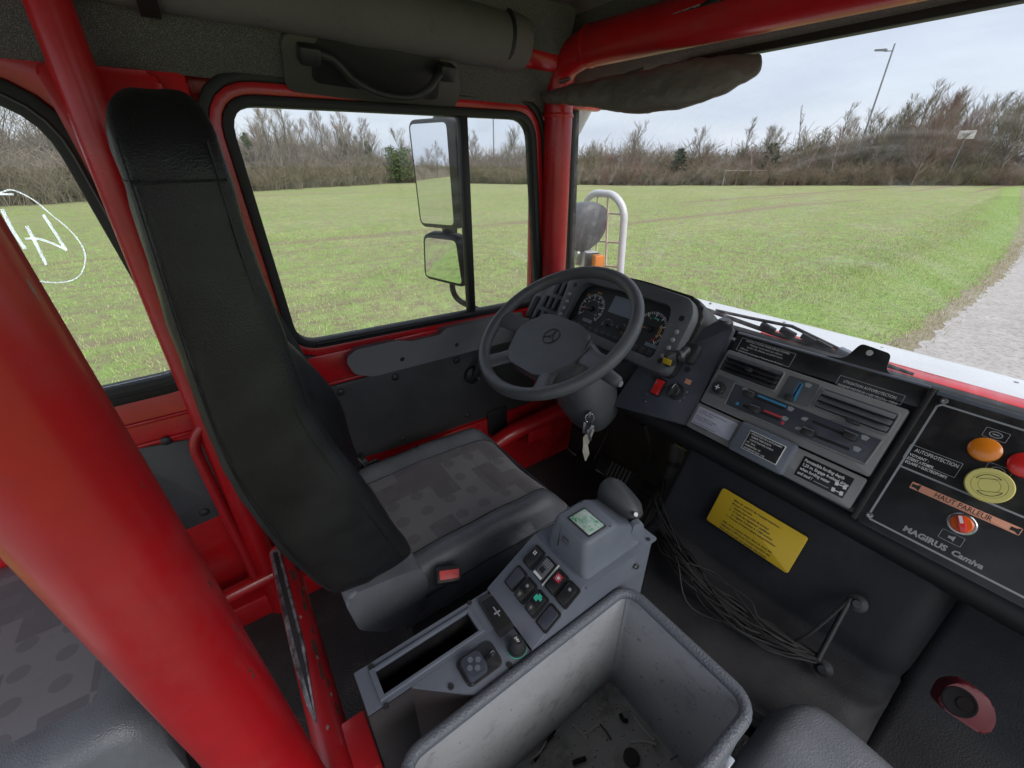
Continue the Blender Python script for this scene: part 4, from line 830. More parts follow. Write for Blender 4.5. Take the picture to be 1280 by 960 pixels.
# cushion: a padded block with side bolsters; the patterned insert lies in the middle
CY0, CY1 = 0.135, 0.630
def cushz(x, y):
    q = abs(x)/HW; s = (y-CY0)/(CY1-CY0)
    z = 0.495+0.018*math.exp(-((q-0.80)/0.16)**2)+0.012*math.sin(s*math.pi)-0.006*math.exp(-(q/0.5)**2)
    if s > 0.86: z -= 0.05*((s-0.86)/0.14)**2
    if q > 0.88: z -= 0.05*((q-0.88)/0.12)**2
    z += 0.0025*math.sin(x*31+y*17)*math.sin(y*23)
    return z
def cush(s, t):
    a = (s-0.5)*2; b = t
    x = a*HW; y = CY0+b*(CY1-CY0)
    return Vector((x, y-0.3, cushz(x, y)))
def cushion_block():
    bm = bmesh.new(); n = 36; V = [[bm.verts.new(cush(i/n, j/n)) for i in range(n+1)] for j in range(n+1)]
    for j in range(n):
        for i in range(n): bm.faces.new((V[j][i], V[j][i+1], V[j+1][i+1], V[j+1][i]))
    bd = [V[0][i] for i in range(n)]+[V[j][n] for j in range(n)]+[V[n][i] for i in range(n, 0, -1)]+[V[j][0] for j in range(n, 0, -1)]
    prev = bd
    for dz, k in ((-0.03, 1.012), (-0.065, 1.012), (-0.11, 0.99), (-0.13, 0.9)):
        cur = [bm.verts.new((v.co.x*k, (v.co.y-0.08)*k+0.08, min(v.co.z, 0.5)*0.2+0.8*0.47+dz+0.02)) for v in bd]
        for i in range(len(bd)): bm.faces.new((prev[i], cur[i], cur[(i+1) % len(bd)], prev[(i+1) % len(bd)]))
        prev = cur
    bm.faces.new(prev); return frombm('seat_cushion', bm, leather2, seat, True, 70)
cushion_block()
IX0, IX1 = -0.672-SXC, -0.372-SXC
def insert(s, t):
    x = IX0+s*(IX1-IX0); y = CY0+0.01+t*(0.605-CY0-0.01); e = min(s, 1-s, 0.06)/0.06
    gr = 0.0035*math.exp(-((y-0.485)/0.004)**2)
    return Vector((x, y-0.3, cushz(x, y)+0.0045*math.sqrt(max(e, 0.0))-0.0005-gr))
grid('fabric_insert', insert, 30, 60, fabric, seat)
for s in (0, 1): tube('seam', [insert(s, t/20)+Vector((0,0,0.0008)) for t in range(21)], 0.0018, leather, seat, 6)
tube('bolster_seam', [Vector((HW*1.01, CY0+0.05+t*0.022-0.3, cushz(HW*0.97, CY0+0.05+t*0.022)-0.028)) for t in range(20)], 0.0016, leather, seat, 6)
# suspension base
fbox('seat_base', WF, -0.20, -0.14, 0.20, 0.27, 0.0, 0.36, black, seat, 0.02)
fbox('seat_rail', WF, 0.205, -0.15, 0.225, 0.30, 0.33, 0.37, black, seat, 0.004)
# seat belt with its buckle and tongue
belt = thing('seat_belt', 'black seat belt hanging at the door side of the driver seat', 'seat belt', None, (-0.80, 0.17, 0.46))
ob = Vector((-0.80, 0.17, 0.46))
BP = spline([Vector((-0.86, 0.0571, 1.0974))-ob, Vector((-0.83, 0.093, 0.9533))-ob, Vector((-0.8, 0.1441, 0.7545))-ob, Vector((-0.79, 0.1689, 0.6119))-ob, Vector((-0.79, 0.1768, 0.4921))-ob], 6); V = []; F = []
for i, p in enumerate(BP):
    wv = Vector((0.008, 0.019, 0.004)); V += [p-wv, p+wv]
    if i: F.append((2*i-2, 2*i-1, 2*i+1, 2*i))
o = mesh('webbing', V, F, rubber, belt, True); md = o.modifiers.new('t', 'SOLIDIFY'); md.thickness = 0.002
fbox('retractor', Fr(tuple(Vector((-0.79, 0.1977, 0.4883))-ob), (0,1,0.3), (0,-0.3,1)), -0.035, -0.03, 0.035, 0.022, -0.025, 0.02, black, belt, 0.006)
tube('cable_loop', spline([Vector((-0.76, 0.1646, 0.5613))-ob, Vector((-0.75, 0.199, 0.5406))-ob, Vector((-0.75, 0.2216, 0.4761))-ob, Vector((-0.75, 0.1867, 0.4687))-ob], 6), 0.0035, steel, belt, 6)
fbox('tongue', Fr(tuple(Vector((-0.77, 0.2383, 0.4917))-ob), (0,1,0.2), (0,-0.2,1)), -0.02, -0.012, 0.02, 0.012, -0.004, 0.004, black, belt, 0.004)
bk = thing('belt_buckle', 'red topped seat belt buckle beside the driver cushion', 'buckle', None, tuple((-0.262, 0.2367, 0.5174)))
BF = Fr((0,0,0.012), (0.35,0.9,-0.12), (-0.7,0.25,0.5))
fbox('buckle_body', BF, -0.026, -0.017, 0.026, 0.017, -0.055, 0.0, black, bk, 0.004); fbox('release_button', BF, -0.021, -0.011, 0.021, 0.008, -0.001, 0.004, pmat('buckle_red', (0.75, 0.10, 0.10), 0.4), bk, 0.002)
# ---------------- passenger seat corner and rear seat
ps = thing('passenger_seat', 'grey worn vinyl passenger seat corner at the bottom edge', 'seat', None, (0.50, 0.42, 0.0))
def psz(a, b):
    x = 0.255+a*0.46; y = 0.14+b*0.515; q = min(a/0.10, 1); r_ = min((1-b)/0.09, 1)
    cz = 0.505-0.05*(1-math.sqrt(max(0, 1-(1-q)**2)))-0.06*(1-math.sqrt(max(0, 1-(1-r_)**2)))
    k = 0.035*max(0, (b-0.86)/0.14)**2*max(0, 1-a/0.2)
    return Vector((x+k-0.50, y-0.42-0.012*max(0, 1-a/0.15)**2, cz+0.002*math.sin(x*40)*math.sin(y*33)))
def padblock(name, fn, mat, parent, drop=0.13, n=26):
    bm = bmesh.new(); V = [[bm.verts.new(fn(i/n, j/n)) for i in range(n+1)] for j in range(n+1)]
    for j in range(n):
        for i in range(n): bm.faces.new((V[j][i], V[j][i+1], V[j+1][i+1], V[j+1][i]))
    bd = [V[0][i] for i in range(n)]+[V[j][n] for j in range(n)]+[V[n][i] for i in range(n, 0, -1)]+[V[j][0] for j in range(n, 0, -1)]
    lo = [bm.verts.new((v.co.x, v.co.y, v.co.z-drop)) for v in bd]
    for i in range(len(bd)): bm.faces.new((bd[i], lo[i], lo[(i+1) % len(bd)], bd[(i+1) % len(bd)]))
    bm.faces.new(lo); return frombm(name, bm, mat, parent, True, 60)
padblock('seat_cushion', psz, leather2, ps)
fbox('seat_base', WF, -0.20, -0.2, 0.19, 0.17, 0.0, 0.37, black, ps, 0.01)
rs = thing('rear_seat', 'grey rear bench seat with patterned fabric at the lower left corner', 'seat', None, (-0.70, -0.55, 0.0))
def rsz(a, b):
    x = -0.98+a*0.62; y = -0.82+b*0.52; q = min((1-b)/0.12, 1); r_ = min(min(a, 1-a)/0.1, 1)
    return Vector((x+0.70, y+0.55, 0.46-0.05*(1-math.sqrt(max(0, 1-(1-q)**2)))-0.04*(1-math.sqrt(max(0, 1-(1-r_)**2)))))
padblock('seat_cushion', rsz, leather2, rs)
def rsi(a, b): p = rsz(0.14+a*0.72, 0.0+b*0.86); return p+Vector((0,0,0.003*min(1, min(a, 1-a, 1-b)*20)))
grid('fabric_insert', rsi, 16, 16, fabric, rs)
fbox('seat_base', WF, -0.25, -0.25, 0.25, 0.20, 0.0, 0.33, black, rs, 0.01)
for y in (-0.02, 0.06): tube('seat_frame', [(0.30, 0.20+y, 0.02), (0.30, 0.20+y, 0.36)], 0.01, black, rs, 8)

# ================================================================ DASHBOARD
dash = thing('dashboard', 'black dashboard with grey heater unit, air vents and instruction plates', 'dashboard', None, (0, 0.95, 0.62))
OD = Vector((0, 0.95, 0.62))
DP = Fr(tuple(Vector((0,0.90,0.705))-OD), (1,0,0), (0,0.13,0.213))      # sloping face: u = right, v = up the slope
# body
prof = [(0.915,0.700),(1.040,0.902),(1.055,0.904),(1.245,0.825),(1.245,0.60),(0.985,0.595),(0.915,0.645),(0.905,0.675)]
loft('dash_body', [[Vector((x, y, z))-OD for y, z in prof] for x in (-0.62, 0.95)], black, dash, ang=30)
loft('dash_top_left', [[Vector((x, y, z))-OD for y, z in ((1.02,0.78),(1.03,0.84),(1.05,0.845),(1.245,0.825),(1.245,0.74))] for x in (-0.96, -0.6205)], black, dash, ang=30)
tube('lower_roll', [Vector((-0.45,0.925,0.660))-OD, Vector((0.95,0.925,0.652))-OD], 0.034, rubber, dash, 16)
tube('lip_wire', [Vector((-0.20,0.905,0.622))-OD, Vector((0.30,0.905,0.615))-OD], 0.0035, pmat('brass_wire', (0.10,0.075,0.035), 0.5), dash, 6)
# ---- switch panel beside the instruments
sw = prism('switch_panel', DP, rpoly(((-0.2335, 0.2715), (-0.1852, 0.2659), (-0.1686, -0.0058), (-0.4003, -0.0539), (-0.3788, 0.0852)), 0.006), -0.012, 0.006, panelblue, dash, 0.0015)
for p in ((-0.2404, 0.127), (-0.2762, 0.2518), (-0.4358, 0.0793), (-0.3185, 0.0735)): lathe('screw', DP, p[0], p[1], [(0.0075,0.006),(0.0065,0.010),(0.003,0.0105),(0,0.008)], black, sw, 12)
for p in ((-0.3175, 0.0233), (-0.3104, 0.001)): lathe('screw', DP, p[0], p[1], [(0.005,0.006),(0.004,0.008),(0,0.008)], steel, sw, 10)
q = (-0.2516, 0.1701)
lm = fbox('lever_mount', DP, q[0]-0.026, q[1]-0.030, q[0]+0.024, q[1]+0.026, 0.006, 0.034, black, dash, 0.008)
ga, gb = (-0.2515, 0.1464), (-0.2643, 0.1265)
tube('lever_stem', [DP(q[0]-0.005,q[1],0.03), DP(ga[0],ga[1],0.055), DP(gb[0],gb[1],0.075)], [0.014,0.010,0.010], black, lm, 12)
FK = Fr(DP(ga[0],ga[1],0.055), DP(gb[0],gb[1],0.075)-DP(ga[0],ga[1],0.055), (0,0,1)); KK = Fr(FK.o, FK.v, FK.n)
lathe('lever_collar', KK, 0, 0, [(0.008,-0.01),(0.017,-0.006),(0.019,0.004),(0.014,0.012),(0.008,0.014)], black, lm, 16)
kn = fbox('lever_grip', KK, -0.018, -0.010, 0.018, 0.010, 0.012, 0.042, black, lm, 0.006)
fbox('yellow_mark', Fr(DP(*(-0.2549, 0.1195), 0.095), DP.u, (DP.v+DP.n*0.5)), -0.012, -0.007, 0.012, 0.008, 0, 0.002, yellow, lm, 0.0005)
q = (-0.2906, 0.0527); rk = rbox('rocker_switch', DP, (q[0]-0.017,q[1]-0.026,q[0]+0.015,q[1]+0.026), 0.006, 0.009, black, dash, 0.004, 0.001); fbox('rocker_cap', DP, q[0]-0.013, q[1]-0.022, q[0]+0.012, q[1]+0.022, 0.009, 0.018, redlens, rk, 0.004)
q = (-0.2416, 0.0618); rk = lathe('rotary_switch', DP, q[0], q[1], [(0.023,0.006),(0.022,0.009),(0.017,0.010),(0.016,0.022),(0.014,0.024),(0,0.024)], black, dash, 24)
fbox('switch_bar', DP.at(*q).rot(-0.25), -0.0045, -0.019, 0.0045, 0.019, 0.022, 0.036, black, rk, 0.002); fbox('pointer', DP.at(*q).rot(-0.25), -0.001, 0.004, 0.001, 0.018, 0.036, 0.0365, white, rk, 0)
q = (-0.2246, 0.0978); fbox('red_tag', DP, q[0]-0.008, q[1]-0.006, q[0]+0.009, q[1]+0.007, 0.006, 0.0068, salmon, dash, 0)
for i, a in enumerate((20, -10, -40)): q = (-0.2416, 0.0618); textmesh('lettering', DP, q[0]+0.030*math.cos(math.radians(a)), q[1]+0.030*math.sin(math.radians(a)), 0.0064, 'OIP'[i], 0.007, white, dash, 'CENTER')
# ---- heater unit
hu = rbox('heater_unit', DP, (-0.1694, 0.0646, 0.1908, 0.2105), 0.0, 0.014, plastic2, dash, 0.006, 0.004)
lu = rbox('lower_tray_panel', DP, (-0.1711, -0.0071, 0.191, 0.0606), 0.0, 0.013, plastic2, dash, 0.005, 0.003)
def vent(rect, n, fins, label=None):
    u0, v0, u1, v1 = rect; t = ring('air_vent', DP, rr(u0-0.004,v0-0.004,u1+0.004,v1+0.004,0.006), rr(u0,v0,u1,v1,0.004), 0.0135, 0.0175, plastic2, dash, bev=0.0012)
    fbox('vent_cavity', DP, u0, v0, u1, v1, 0.0142, 0.0146, rubber, t, 0)
    for i in range(n):
        v = v0+(i+0.5)*(v1-v0)/n; F_ = Fr(DP((u0+u1)/2, v, 0.020), DP.u, DP.v*0.8-DP.n*0.62); hw_ = (v1-v0)/n*0.52; fbox('slat', F_, -(u1-u0)/2+0.001, -hw_, (u1-u0)/2-0.001, hw_, -0.0008, 0.0012, black if n > 3 else plastic, t, 0.0005)
    for i in range(fins): u = u0+(i+0.5)*(u1-u0)/fins; fbox('fin', DP, u-0.0008, v0+0.002, u+0.0008, v1-0.002, 0.015, 0.018, black, t, 0)
    return t
vt = vent((-0.1608, 0.1561, -0.0309, 0.1995), 4, 9)
q = (-0.0961, 0.1776); fbox('vent_tab', DP, q[0]-0.007, q[1]-0.005, q[0]+0.008, q[1]+0.005, 0.016, 0.036, black, vt, 0.003)
vt = vent((0.0532, 0.1542, 0.1791, 0.1952), 3, 0)
q = (0.1261, 0.151); fbox('vent_tab', DP, q[0]-0.012, q[1]-0.004, q[0]+0.012, q[1]+0.004, 0.016, 0.034, black, vt, 0.003)
# dial recess, slider recess, lever recess
rbox('dial_recess', DP, (-0.16, 0.093, -0.1111, 0.1442), 0.0141, 0.0148, plastic, dash, 0.004, 0.0004)
q = (-0.1402, 0.1131); dl = lathe('fan_dial', DP, q[0], q[1], [(0.0155,0.0148),(0.015,0.022),(0.011,0.024),(0.010,0.030),(0,0.030)], black, dash, 24)
for a in range(6): fbox('knurl', DP.at(*q).rot(a*1.047), 0.009, -0.002, 0.0125, 0.002, 0.022, 0.027, rubber, dl, 0.0005)
fbox('pointer', DP.at(*q), -0.0012, -0.006, 0.0012, 0.006, 0.030, 0.0306, white, dl, 0); fbox('pointer', DP.at(*q), -0.006, -0.0012, 0.006, 0.0012, 0.0301, 0.0307, white, dl, 0)
SR = ((-0.1145, 0.1397), (0.1785, 0.1406), (0.1749, 0.0848), (-0.1113, 0.0816))
prism('slider_recess', DP, rpoly(SR, 0.004), 0.0141, 0.0148, panelblue, dash, 0.0003)
for a, b in zip(SR, SR[1:]+SR[:1]): tube('recess_edge', [DP(*a, 0.0142), DP(*b, 0.0142)], 0.0022, plastic2, dash, 6)
prism('lever_recess', DP, rpoly(((-0.0176, 0.1989), (0.0432, 0.2007), (0.0423, 0.1458), (-0.0185, 0.1437)), 0.003), 0.0142, 0.0150, plastic, dash, 0.0004)
prism('blue_wedge', DP, ((0.0063, 0.1909), (0.0147, 0.1905), (0.0176, 0.1501), (0.0064, 0.1489)), 0.0150, 0.0154, bluep, dash)
prism('lever_slot', DP, ((0.0085, 0.1898), (0.012, 0.1893), (0.0117, 0.1554), (0.0082, 0.1558)), 0.0154, 0.0157, rubber, dash)
q = (0.0056, 0.1506); fbox('lever_knob', DP, q[0]-0.009, q[1]-0.006, q[0]+0.009, q[1]+0.006, 0.0155, 0.032, black, dash, 0.003)
def slider(a, b, k, knobw=0.011, strip=None, mat=None):
    A_, B_ = Vector(a), Vector(b); d = (B_-A_); F_ = Fr(DP(*a, 0.0148), DP(*b, 0)-DP(*a, 0), DP.v); Ls = d.length
    s_ = fbox('slider_slot', F_, 0, -0.003, Ls, 0.003, 0.0, 0.0006, rubber, dash, 0)
    if strip: fbox('colour_strip', F_, strip[0]*Ls, 0.004, strip[1]*Ls, 0.0085, 0, 0.0006, mat, s_, 0)
    fbox('slider_knob', F_, k*Ls-knobw, -0.007, k*Ls+knobw, 0.008, 0.0, 0.017, black, s_, 0.0025); fbox('knob_line', F_, k*Ls-knobw, 0.0068, k*Ls+knobw, 0.0078, 0.0165, 0.0176, greyprint, s_, 0)
slider((-0.0873, 0.1254), (0.0076, 0.1253), 0.18, strip=(0.35, 1.0), mat=bluep); slider((-0.0732, 0.0974), (0.0097, 0.0999), 0.36, strip=(0.55, 1.02), mat=redp)
slider((0.064, 0.1233), (0.1457, 0.1228), 0.86); slider((0.0544, 0.0968), (0.1428, 0.0991), 0.17)
for p, m_ in (((-0.0861, 0.0957), bluep), ((0.017, 0.0955), redp)): lathe('dot', DP, p[0], p[1], [(0.004,0.0149),(0.0035,0.0152),(0,0.0152)], m_, dash, 12)
for p in ((0.0172, 0.1299), (0.0171, 0.1057), (0.1542, 0.131), (0.1526, 0.1046), (0.0243, 0.1907)): prism('windscreen_icon', DP.at(*p), [(-0.007,0.004),(0,0.006),(0.007,0.004),(0.004,-0.004),(-0.004,-0.004)], 0.0150, 0.0153, greyprint, dash, smooth=False)
for p in ((0.0503, 0.1222), (0.049, 0.0979), (-0.0861, 0.1346)): prism('foot_icon', DP.at(*p), [(-0.006,0.001),(0.0,0.004),(0.006,0.004),(0.003,-0.004),(-0.006,-0.004)], 0.0150, 0.0153, greyprint, dash, smooth=False)
# labels and plates on the lower strip
R_ = (-0.1633, 0.0075, -0.0622, 0.0532)
pt = rbox('white_label', DP, R_, 0.013, 0.0138, lilac, dash, 0.003, 0.0002)
lines(DP, R_[0]+0.005, R_[3]-0.007, 0.0141, ['Contrôler régulièrement le niveau', 'd’huile hydraulique', '', 'Ne pas engager le crabot', 'au-dessus de 30 km/h', '', 'Serrer le frein de parc avant', 'de quitter la cabine'], 0.0052, 0.0058, blackprint, pt)
R_ = (-0.0534, -0.0094, 0.0676, 0.0653)
ash = rbox('ashtray_front', DP, R_, 0.013, 0.030, console_m, dash, 0.008, 0.006)
R_ = (-0.0266, 0.0064, 0.0505, 0.052)
pt = rbox('engraved_plate', DP, R_, 0.030, 0.0312, white, ash, 0.001, 0.0002); fbox('plate_field', DP, R_[0]+0.0015, R_[1]+0.0015, R_[2]-0.0015, R_[3]-0.0015, 0.0312, 0.0315, panelblk, ash, 0)
for i, (s, sz) in enumerate((('UTILISATION DE L’AUTOPOMPE', 0.0052), ('POMPE TRES FORTE', 0.0052), ('CONTACTEUR VITRE OUVERTE', 0.0050), ('VIT : 2ème', 0.0048), ('REGIME MOTEUR : 500', 0.0048), ('AUTOPROTECTION : 1100', 0.0048))): textmesh('lettering', DP, R_[0]+0.004+(0.004 if i in (1,2) else 0), R_[3]-0.006-i*0.0070, 0.0318, s, sz, white, ash, bold=0.00008, fit=(R_[2]-R_[0])*(0.86, 0.56, 0.66, 0.26, 0.44, 0.6)[i])
R_ = (0.0837, 0.0057, 0.1735, 0.051)
pt = rbox('fording_plate', DP, R_, 0.013, 0.0138, panelblk, dash, 0.001, 0.0002)
lines(DP, R_[0]+0.004, R_[3]-0.008, 0.0141, ['Permissible fording depth', '1,20 m. Engage 4-wheel drive', 'when fording water', 'and mud !'], 0.0088, 0.0098, white, pt, bold=0.0002, fit=[(R_[2]-R_[0])*q for q in (0.80, 0.92, 0.62, 0.30)])
fbox('small_print', DP, R_[0]+0.035, R_[1]+0.0055, R_[0]+0.062, R_[1]+0.007, 0.0138, 0.0141, greyprint, pt, 0)
for k, (du, dv) in enumerate(((-0.020,0.022),(-0.006,0.022),(-0.020,0.008),(-0.006,0.008))): fbox('axle_icon', DP.at(R_[2]+du, R_[1]+dv).rot(0.2), -0.0028, -0.004, 0.0028, 0.004, 0.0138, 0.0141, white, pt, 0)
for dv in (0.022, 0.008): fbox('axle_icon', DP, R_[2]-0.019, R_[1]+dv-0.001, R_[2]-0.007, R_[1]+dv+0.001, 0.0138, 0.01405, white, pt, 0)
# ---- plates standing behind the heater unit
UP = prism('upper_plate', DP, rpoly(((-0.1731, 0.2586), (0.1967, 0.2632), (0.2052, 0.2217), (-0.1624, 0.2092)), 0.003), -0.004, 0.002, panelblk, dash, 0.001)
tube('upper_plate_rim', [DP(*(-0.1713, 0.2592),0.0), DP(*(0.1961, 0.2646),0.0)], 0.005, console_m, UP, 8, flat=0.6)
R_ = (-0.1557, 0.2171, -0.0307, 0.2507)
ring('plate_border', DP, rr(*R_, 0.001, 1), rr(R_[0]+0.001, R_[1]+0.001, R_[2]-0.001, R_[3]-0.001, 0.001, 1), 0.002, 0.0026, greyprint, UP)
lines(DP, (R_[0]+R_[2])/2, R_[3]-0.005, 0.003, ['INSTRUCTIONS MARCHE EN POMPE', 'Moteur tournant au ralenti', 'Levier de vitesse au point mort'], 0.0062, 0.0070, white, UP, 'CENTER', fit=[(R_[2]-R_[0])*q for q in (0.80, 0.6, 0.66)])
lines(DP, R_[0]+0.008, R_[3]-0.026, 0.003, ['Débrayer', 'Enclencher la pompe ( Voyant prise de mvt )', 'Embrayer'], 0.0055, 0.0066, white, UP, fit=[(R_[2]-R_[0])*q for q in (0.16, 0.82, 0.18)])
R_ = (0.0628, 0.2153, 0.1728, 0.2354)
ring('plate_border', DP, rr(*R_, 0.001, 1), rr(R_[0]+0.001, R_[1]+0.001, R_[2]-0.001, R_[3]-0.001, 0.001, 1), 0.002, 0.0030, greyprint, UP)
lines(DP, (R_[0]+R_[2])/2, R_[3]-0.010, 0.003, ['UTILISATION AUTOPROTECTION', 'REGIME MOTEUR 1100 TRS/Mn  MINI'], 0.0078, 0.0105, white, UP, 'CENTER', fit=[(R_[2]-R_[0])*q for q in (0.80, 0.90)])
br = thing('bracket_plate', 'black metal bracket with a hole standing on the dash top', 'bracket', None, tuple(DP(0.09, 0.25, -0.004)+OD))
BF_ = Fr((0,0,0), (1,0,0), (0,0.35,0.94)); prism('plate', BF_, rpoly([(-0.075,-0.01),(0.06,-0.01),(0.057,0.016),(0.036,0.020),(0.030,0.055),(-0.022,0.060),(-0.036,0.022),(-0.072,0.016)], 0.008), -0.0015, 0.0015, panelblk, br, 0.0005)
lathe('hole', BF_, -0.002, 0.046, [(0.006,0.0015),(0.0055,0.0022),(0,0.0022)], pmat('hole_light', (0.5,0.5,0.48), 0.6), br, 14)
# ---- right-hand control panel
cp = thing('control_panel', 'black control panel with white border lines, lamps and knobs on the dash right', 'control panel', None, tuple(OD))
prism('panel_plate', DP, rpoly([(0.208,0.252),(0.66,0.252),(0.66,-0.02),(0.208,-0.02)], 0.006), -0.01, 0.012, panelblk, cp, 0.0015)
fbox('panel_edge', DP, 0.197, -0.02, 0.2075, 0.262, -0.005, 0.016, rubber, cp, 0.003)
fbox('panel_top_rail', DP, 0.2085, 0.2525, 0.66, 0.262, -0.008, 0.010, console_m, cp, 0.002)
def strip(P, w0=0.012, wd=0.0016):
    for a, b in zip(P, P[1:]):
        d = Vector(b)-Vector(a); F_ = Fr(DP(a[0], a[1], w0), DP(b[0], b[1], w0)-DP(a[0], a[1], w0), DP.n.cross(DP(b[0], b[1], w0)-DP(a[0], a[1], w0))); fbox('border_line', F_, -wd*0.6, -wd, d.length+wd*0.6, wd, 0.0, 0.0006, greyprint, cp, 0)
strip([(0.65,0.238),(0.224,0.238),(0.219,0.233),(0.219,0.000),(0.224,-0.005),(0.65,-0.005)]); strip([(0.221,0.108),(0.65,0.108)])
for p in ((0.2235, 0.2452), (0.2202, 0.001)): lathe('screw', DP, p[0], p[1], [(0.006,0.012),(0.005,0.0145),(0.002,0.015),(0,0.0135)], steel, cp, 12)
q = (0.2998, 0.1873); lathe('orange_lamp', DP, q[0], q[1], [(0.0205,0.012),(0.020,0.018),(0.016,0.021),(0,0.022)], orange, cp, 28)
q = (0.3478, 0.1849); lathe('red_lamp', DP, q[0], q[1], [(0.0205,0.012),(0.020,0.020),(0.016,0.023),(0,0.024)], redlens, cp, 28)
q = (0.3263, 0.1333); yk = lathe('yellow_knob', DP, q[0], q[1], [(0.018,0.012),(0.018,0.020),(0.028,0.021),(0.0285,0.026),(0.027,0.028),(0.021,0.028),(0.0208,0.0272),(0.0202,0.0272),(0.020,0.028),(0.013,0.028),(0.0128,0.0272),(0.0122,0.0272),(0.012,0.028),(0,0.028)], palyel, cp, 36)
for a in (60, 240): ring('arrow_print', DP.at(*q), [(0.0178*math.cos(math.radians(a+i*12)), 0.0178*math.sin(math.radians(a+i*12))) for i in range(10)], [(0.0168*math.cos(math.radians(a+i*12)), 0.0168*math.sin(math.radians(a+i*12))) for i in range(10)], 0.028, 0.0283, blackprint, yk, smooth=False)
q = (0.3248, 0.0575); ok_ = lathe('orange_rotary_switch', DP, q[0], q[1], [(0.0185,0.012),(0.0185,0.015),(0.017,0.0165),(0.0155,0.016),(0.0150,0.020),(0,0.021)], chrome, cp, 28)
lathe('switch_lens', DP, q[0], q[1], [(0.0148,0.016),(0.0145,0.022),(0.012,0.024),(0,0.024)], pmat('orange_red_lens', (0.72,0.12,0.01), 0.3), ok_, 24); F_ = DP.at(*q).rot(0.55); fbox('switch_bar', F_, -0.005, -0.013, 0.005, 0.013, 0.023, 0.030, redlens, ok_, 0.002); fbox('pointer', F_, -0.0022, 0.001, 0.0022, 0.013, 0.030, 0.0306, white, ok_, 0)
R_ = (0.2162, 0.1245, 0.288, 0.1529)
pt = ring('plate_border', DP, rr(*R_, 0.001, 1), rr(R_[0]+0.0009, R_[1]+0.0009, R_[2]-0.0009, R_[3]-0.0009, 0.001, 1), 0.012, 0.0126, greyprint, cp)
textmesh('lettering', DP, (R_[0]+R_[2])/2+0.003, R_[3]-0.008, 0.0128, 'AUTOPROTECTION', 0.0095, white, cp, 'CENTER', fit=(R_[2]-R_[0])*0.82)
lines(DP, R_[0]+0.006, R_[3]-0.0185, 0.0128, ['VOYANT :', 'ETEINT = POMPE', 'ECLAIRE = ELECTROPOMPE'], 0.0068, 0.0074, white, cp, bold=0.0001, fit=[(R_[2]-R_[0])*q for q in (0.38, 0.5, 0.8)])
R_ = (0.2456, 0.0781, 0.3832, 0.0908)
st = rbox('salmon_tape', DP, R_, 0.012, 0.0126, salmon, cp, 0.001, 0.0002); textmesh('lettering', DP, (R_[0]+R_[2])/2, (R_[1]+R_[3])/2, 0.0129, 'HAUT PARLEUR', 0.0125, blackprint, st, 'CENTER', fit=(R_[2]-R_[0])*0.52)
for du in (-0.062, 0.062):
    prism('horn_icon', DP.at((R_[0]+R_[2])/2+du, (R_[1]+R_[3])/2), [(-0.005,-0.003),(0.001,-0.003),(0.006,-0.006),(0.006,0.006),(0.001,0.003),(-0.005,0.003)], 0.0126, 0.0129, blackprint, st, smooth=False)
for p, kind in (((0.3013, 0.2168), 0), ((0.3261, 0.1627), 0), ((0.3238, 0.0292), 1)):
    ring('icon_frame', DP.at(*p), rr(-0.0145,-0.0085,0.0145,0.0085,0.0015,2), rr(-0.0138,-0.0078,0.0138,0.0078,0.001,2), 0.012, 0.0125, greyprint, cp)
    if kind: prism('horn_icon', DP.at(*p), [(-0.004,-0.002),(0.0,-0.002),(0.004,-0.005),(0.004,0.005),(0.0,0.002),(-0.004,0.002)], 0.012, 0.0124, greyprint, cp, smooth=False)
    else: ring('pump_icon', DP.at(*p), [(0.0085*math.cos(a*0.524), 0.0055*math.sin(a*0.524)) for a in range(12)], [(0.0070*math.cos(a*0.524), 0.0042*math.sin(a*0.524)) for a in range(12)], 0.012, 0.0124, greyprint, cp); fbox('pump_icon', DP.at(*p), -0.004, -0.001, 0.004, 0.001, 0.012, 0.0124, greyprint, cp, 0)
textmesh('lettering', DP, 0.2683, 0.008, 0.0125, 'MAGIRUS', 0.0135, greyprint, cp, bold=0.0006, fit=0.0581)
textmesh('lettering', DP, 0.3326, 0.008, 0.0125, 'Camiva', 0.0130, greyprint, cp, bold=0.0005, shear=0.15, fit=0.0383)

# ---- instrument cluster
ic = thing('instrument_cluster', 'black instrument cluster with speedometer and rev counter behind the steering wheel', 'instrument cluster', None, (-0.50, 0.97, 0.88))
OI = Vector((-0.50, 0.97, 0.88))
IF = Fr(tuple(Vector((-0.68,0.935,0.835))-OI), (1,0,0), (0,0.065,0.102))
bz_o = rpoly([(0.418,-0.045),(0.412,0.13),(0.385,0.168),(0.20,0.178),(-0.02,0.172),(-0.065,0.15),(-0.035,-0.042)], 0.03, 4)
bz_i = rpoly([(0.362,-0.016),(0.352,0.10),(0.338,0.135),(0.20,0.138),(0.02,0.134),(-0.002,0.11),(-0.008,-0.008)], 0.018, 4)
ring('bezel', IF, bz_o, bz_i, -0.06, 0.026, plastic, ic, inner_w0=0.0, bev=0.005)
prism('dial_face', IF, grow_poly(bz_i, 0.004), -0.006, 0.0, gauge, ic, smooth=False)
hood = [ (0.42,-0.045),(0.425,0.14),(0.39,0.182),(0.20,0.192),(-0.03,0.185),(-0.08,0.155),(-0.05,-0.04)]
prism('hood', IF, rpoly(hood, 0.03, 4), -0.13, -0.0075, black, ic, 0.008)
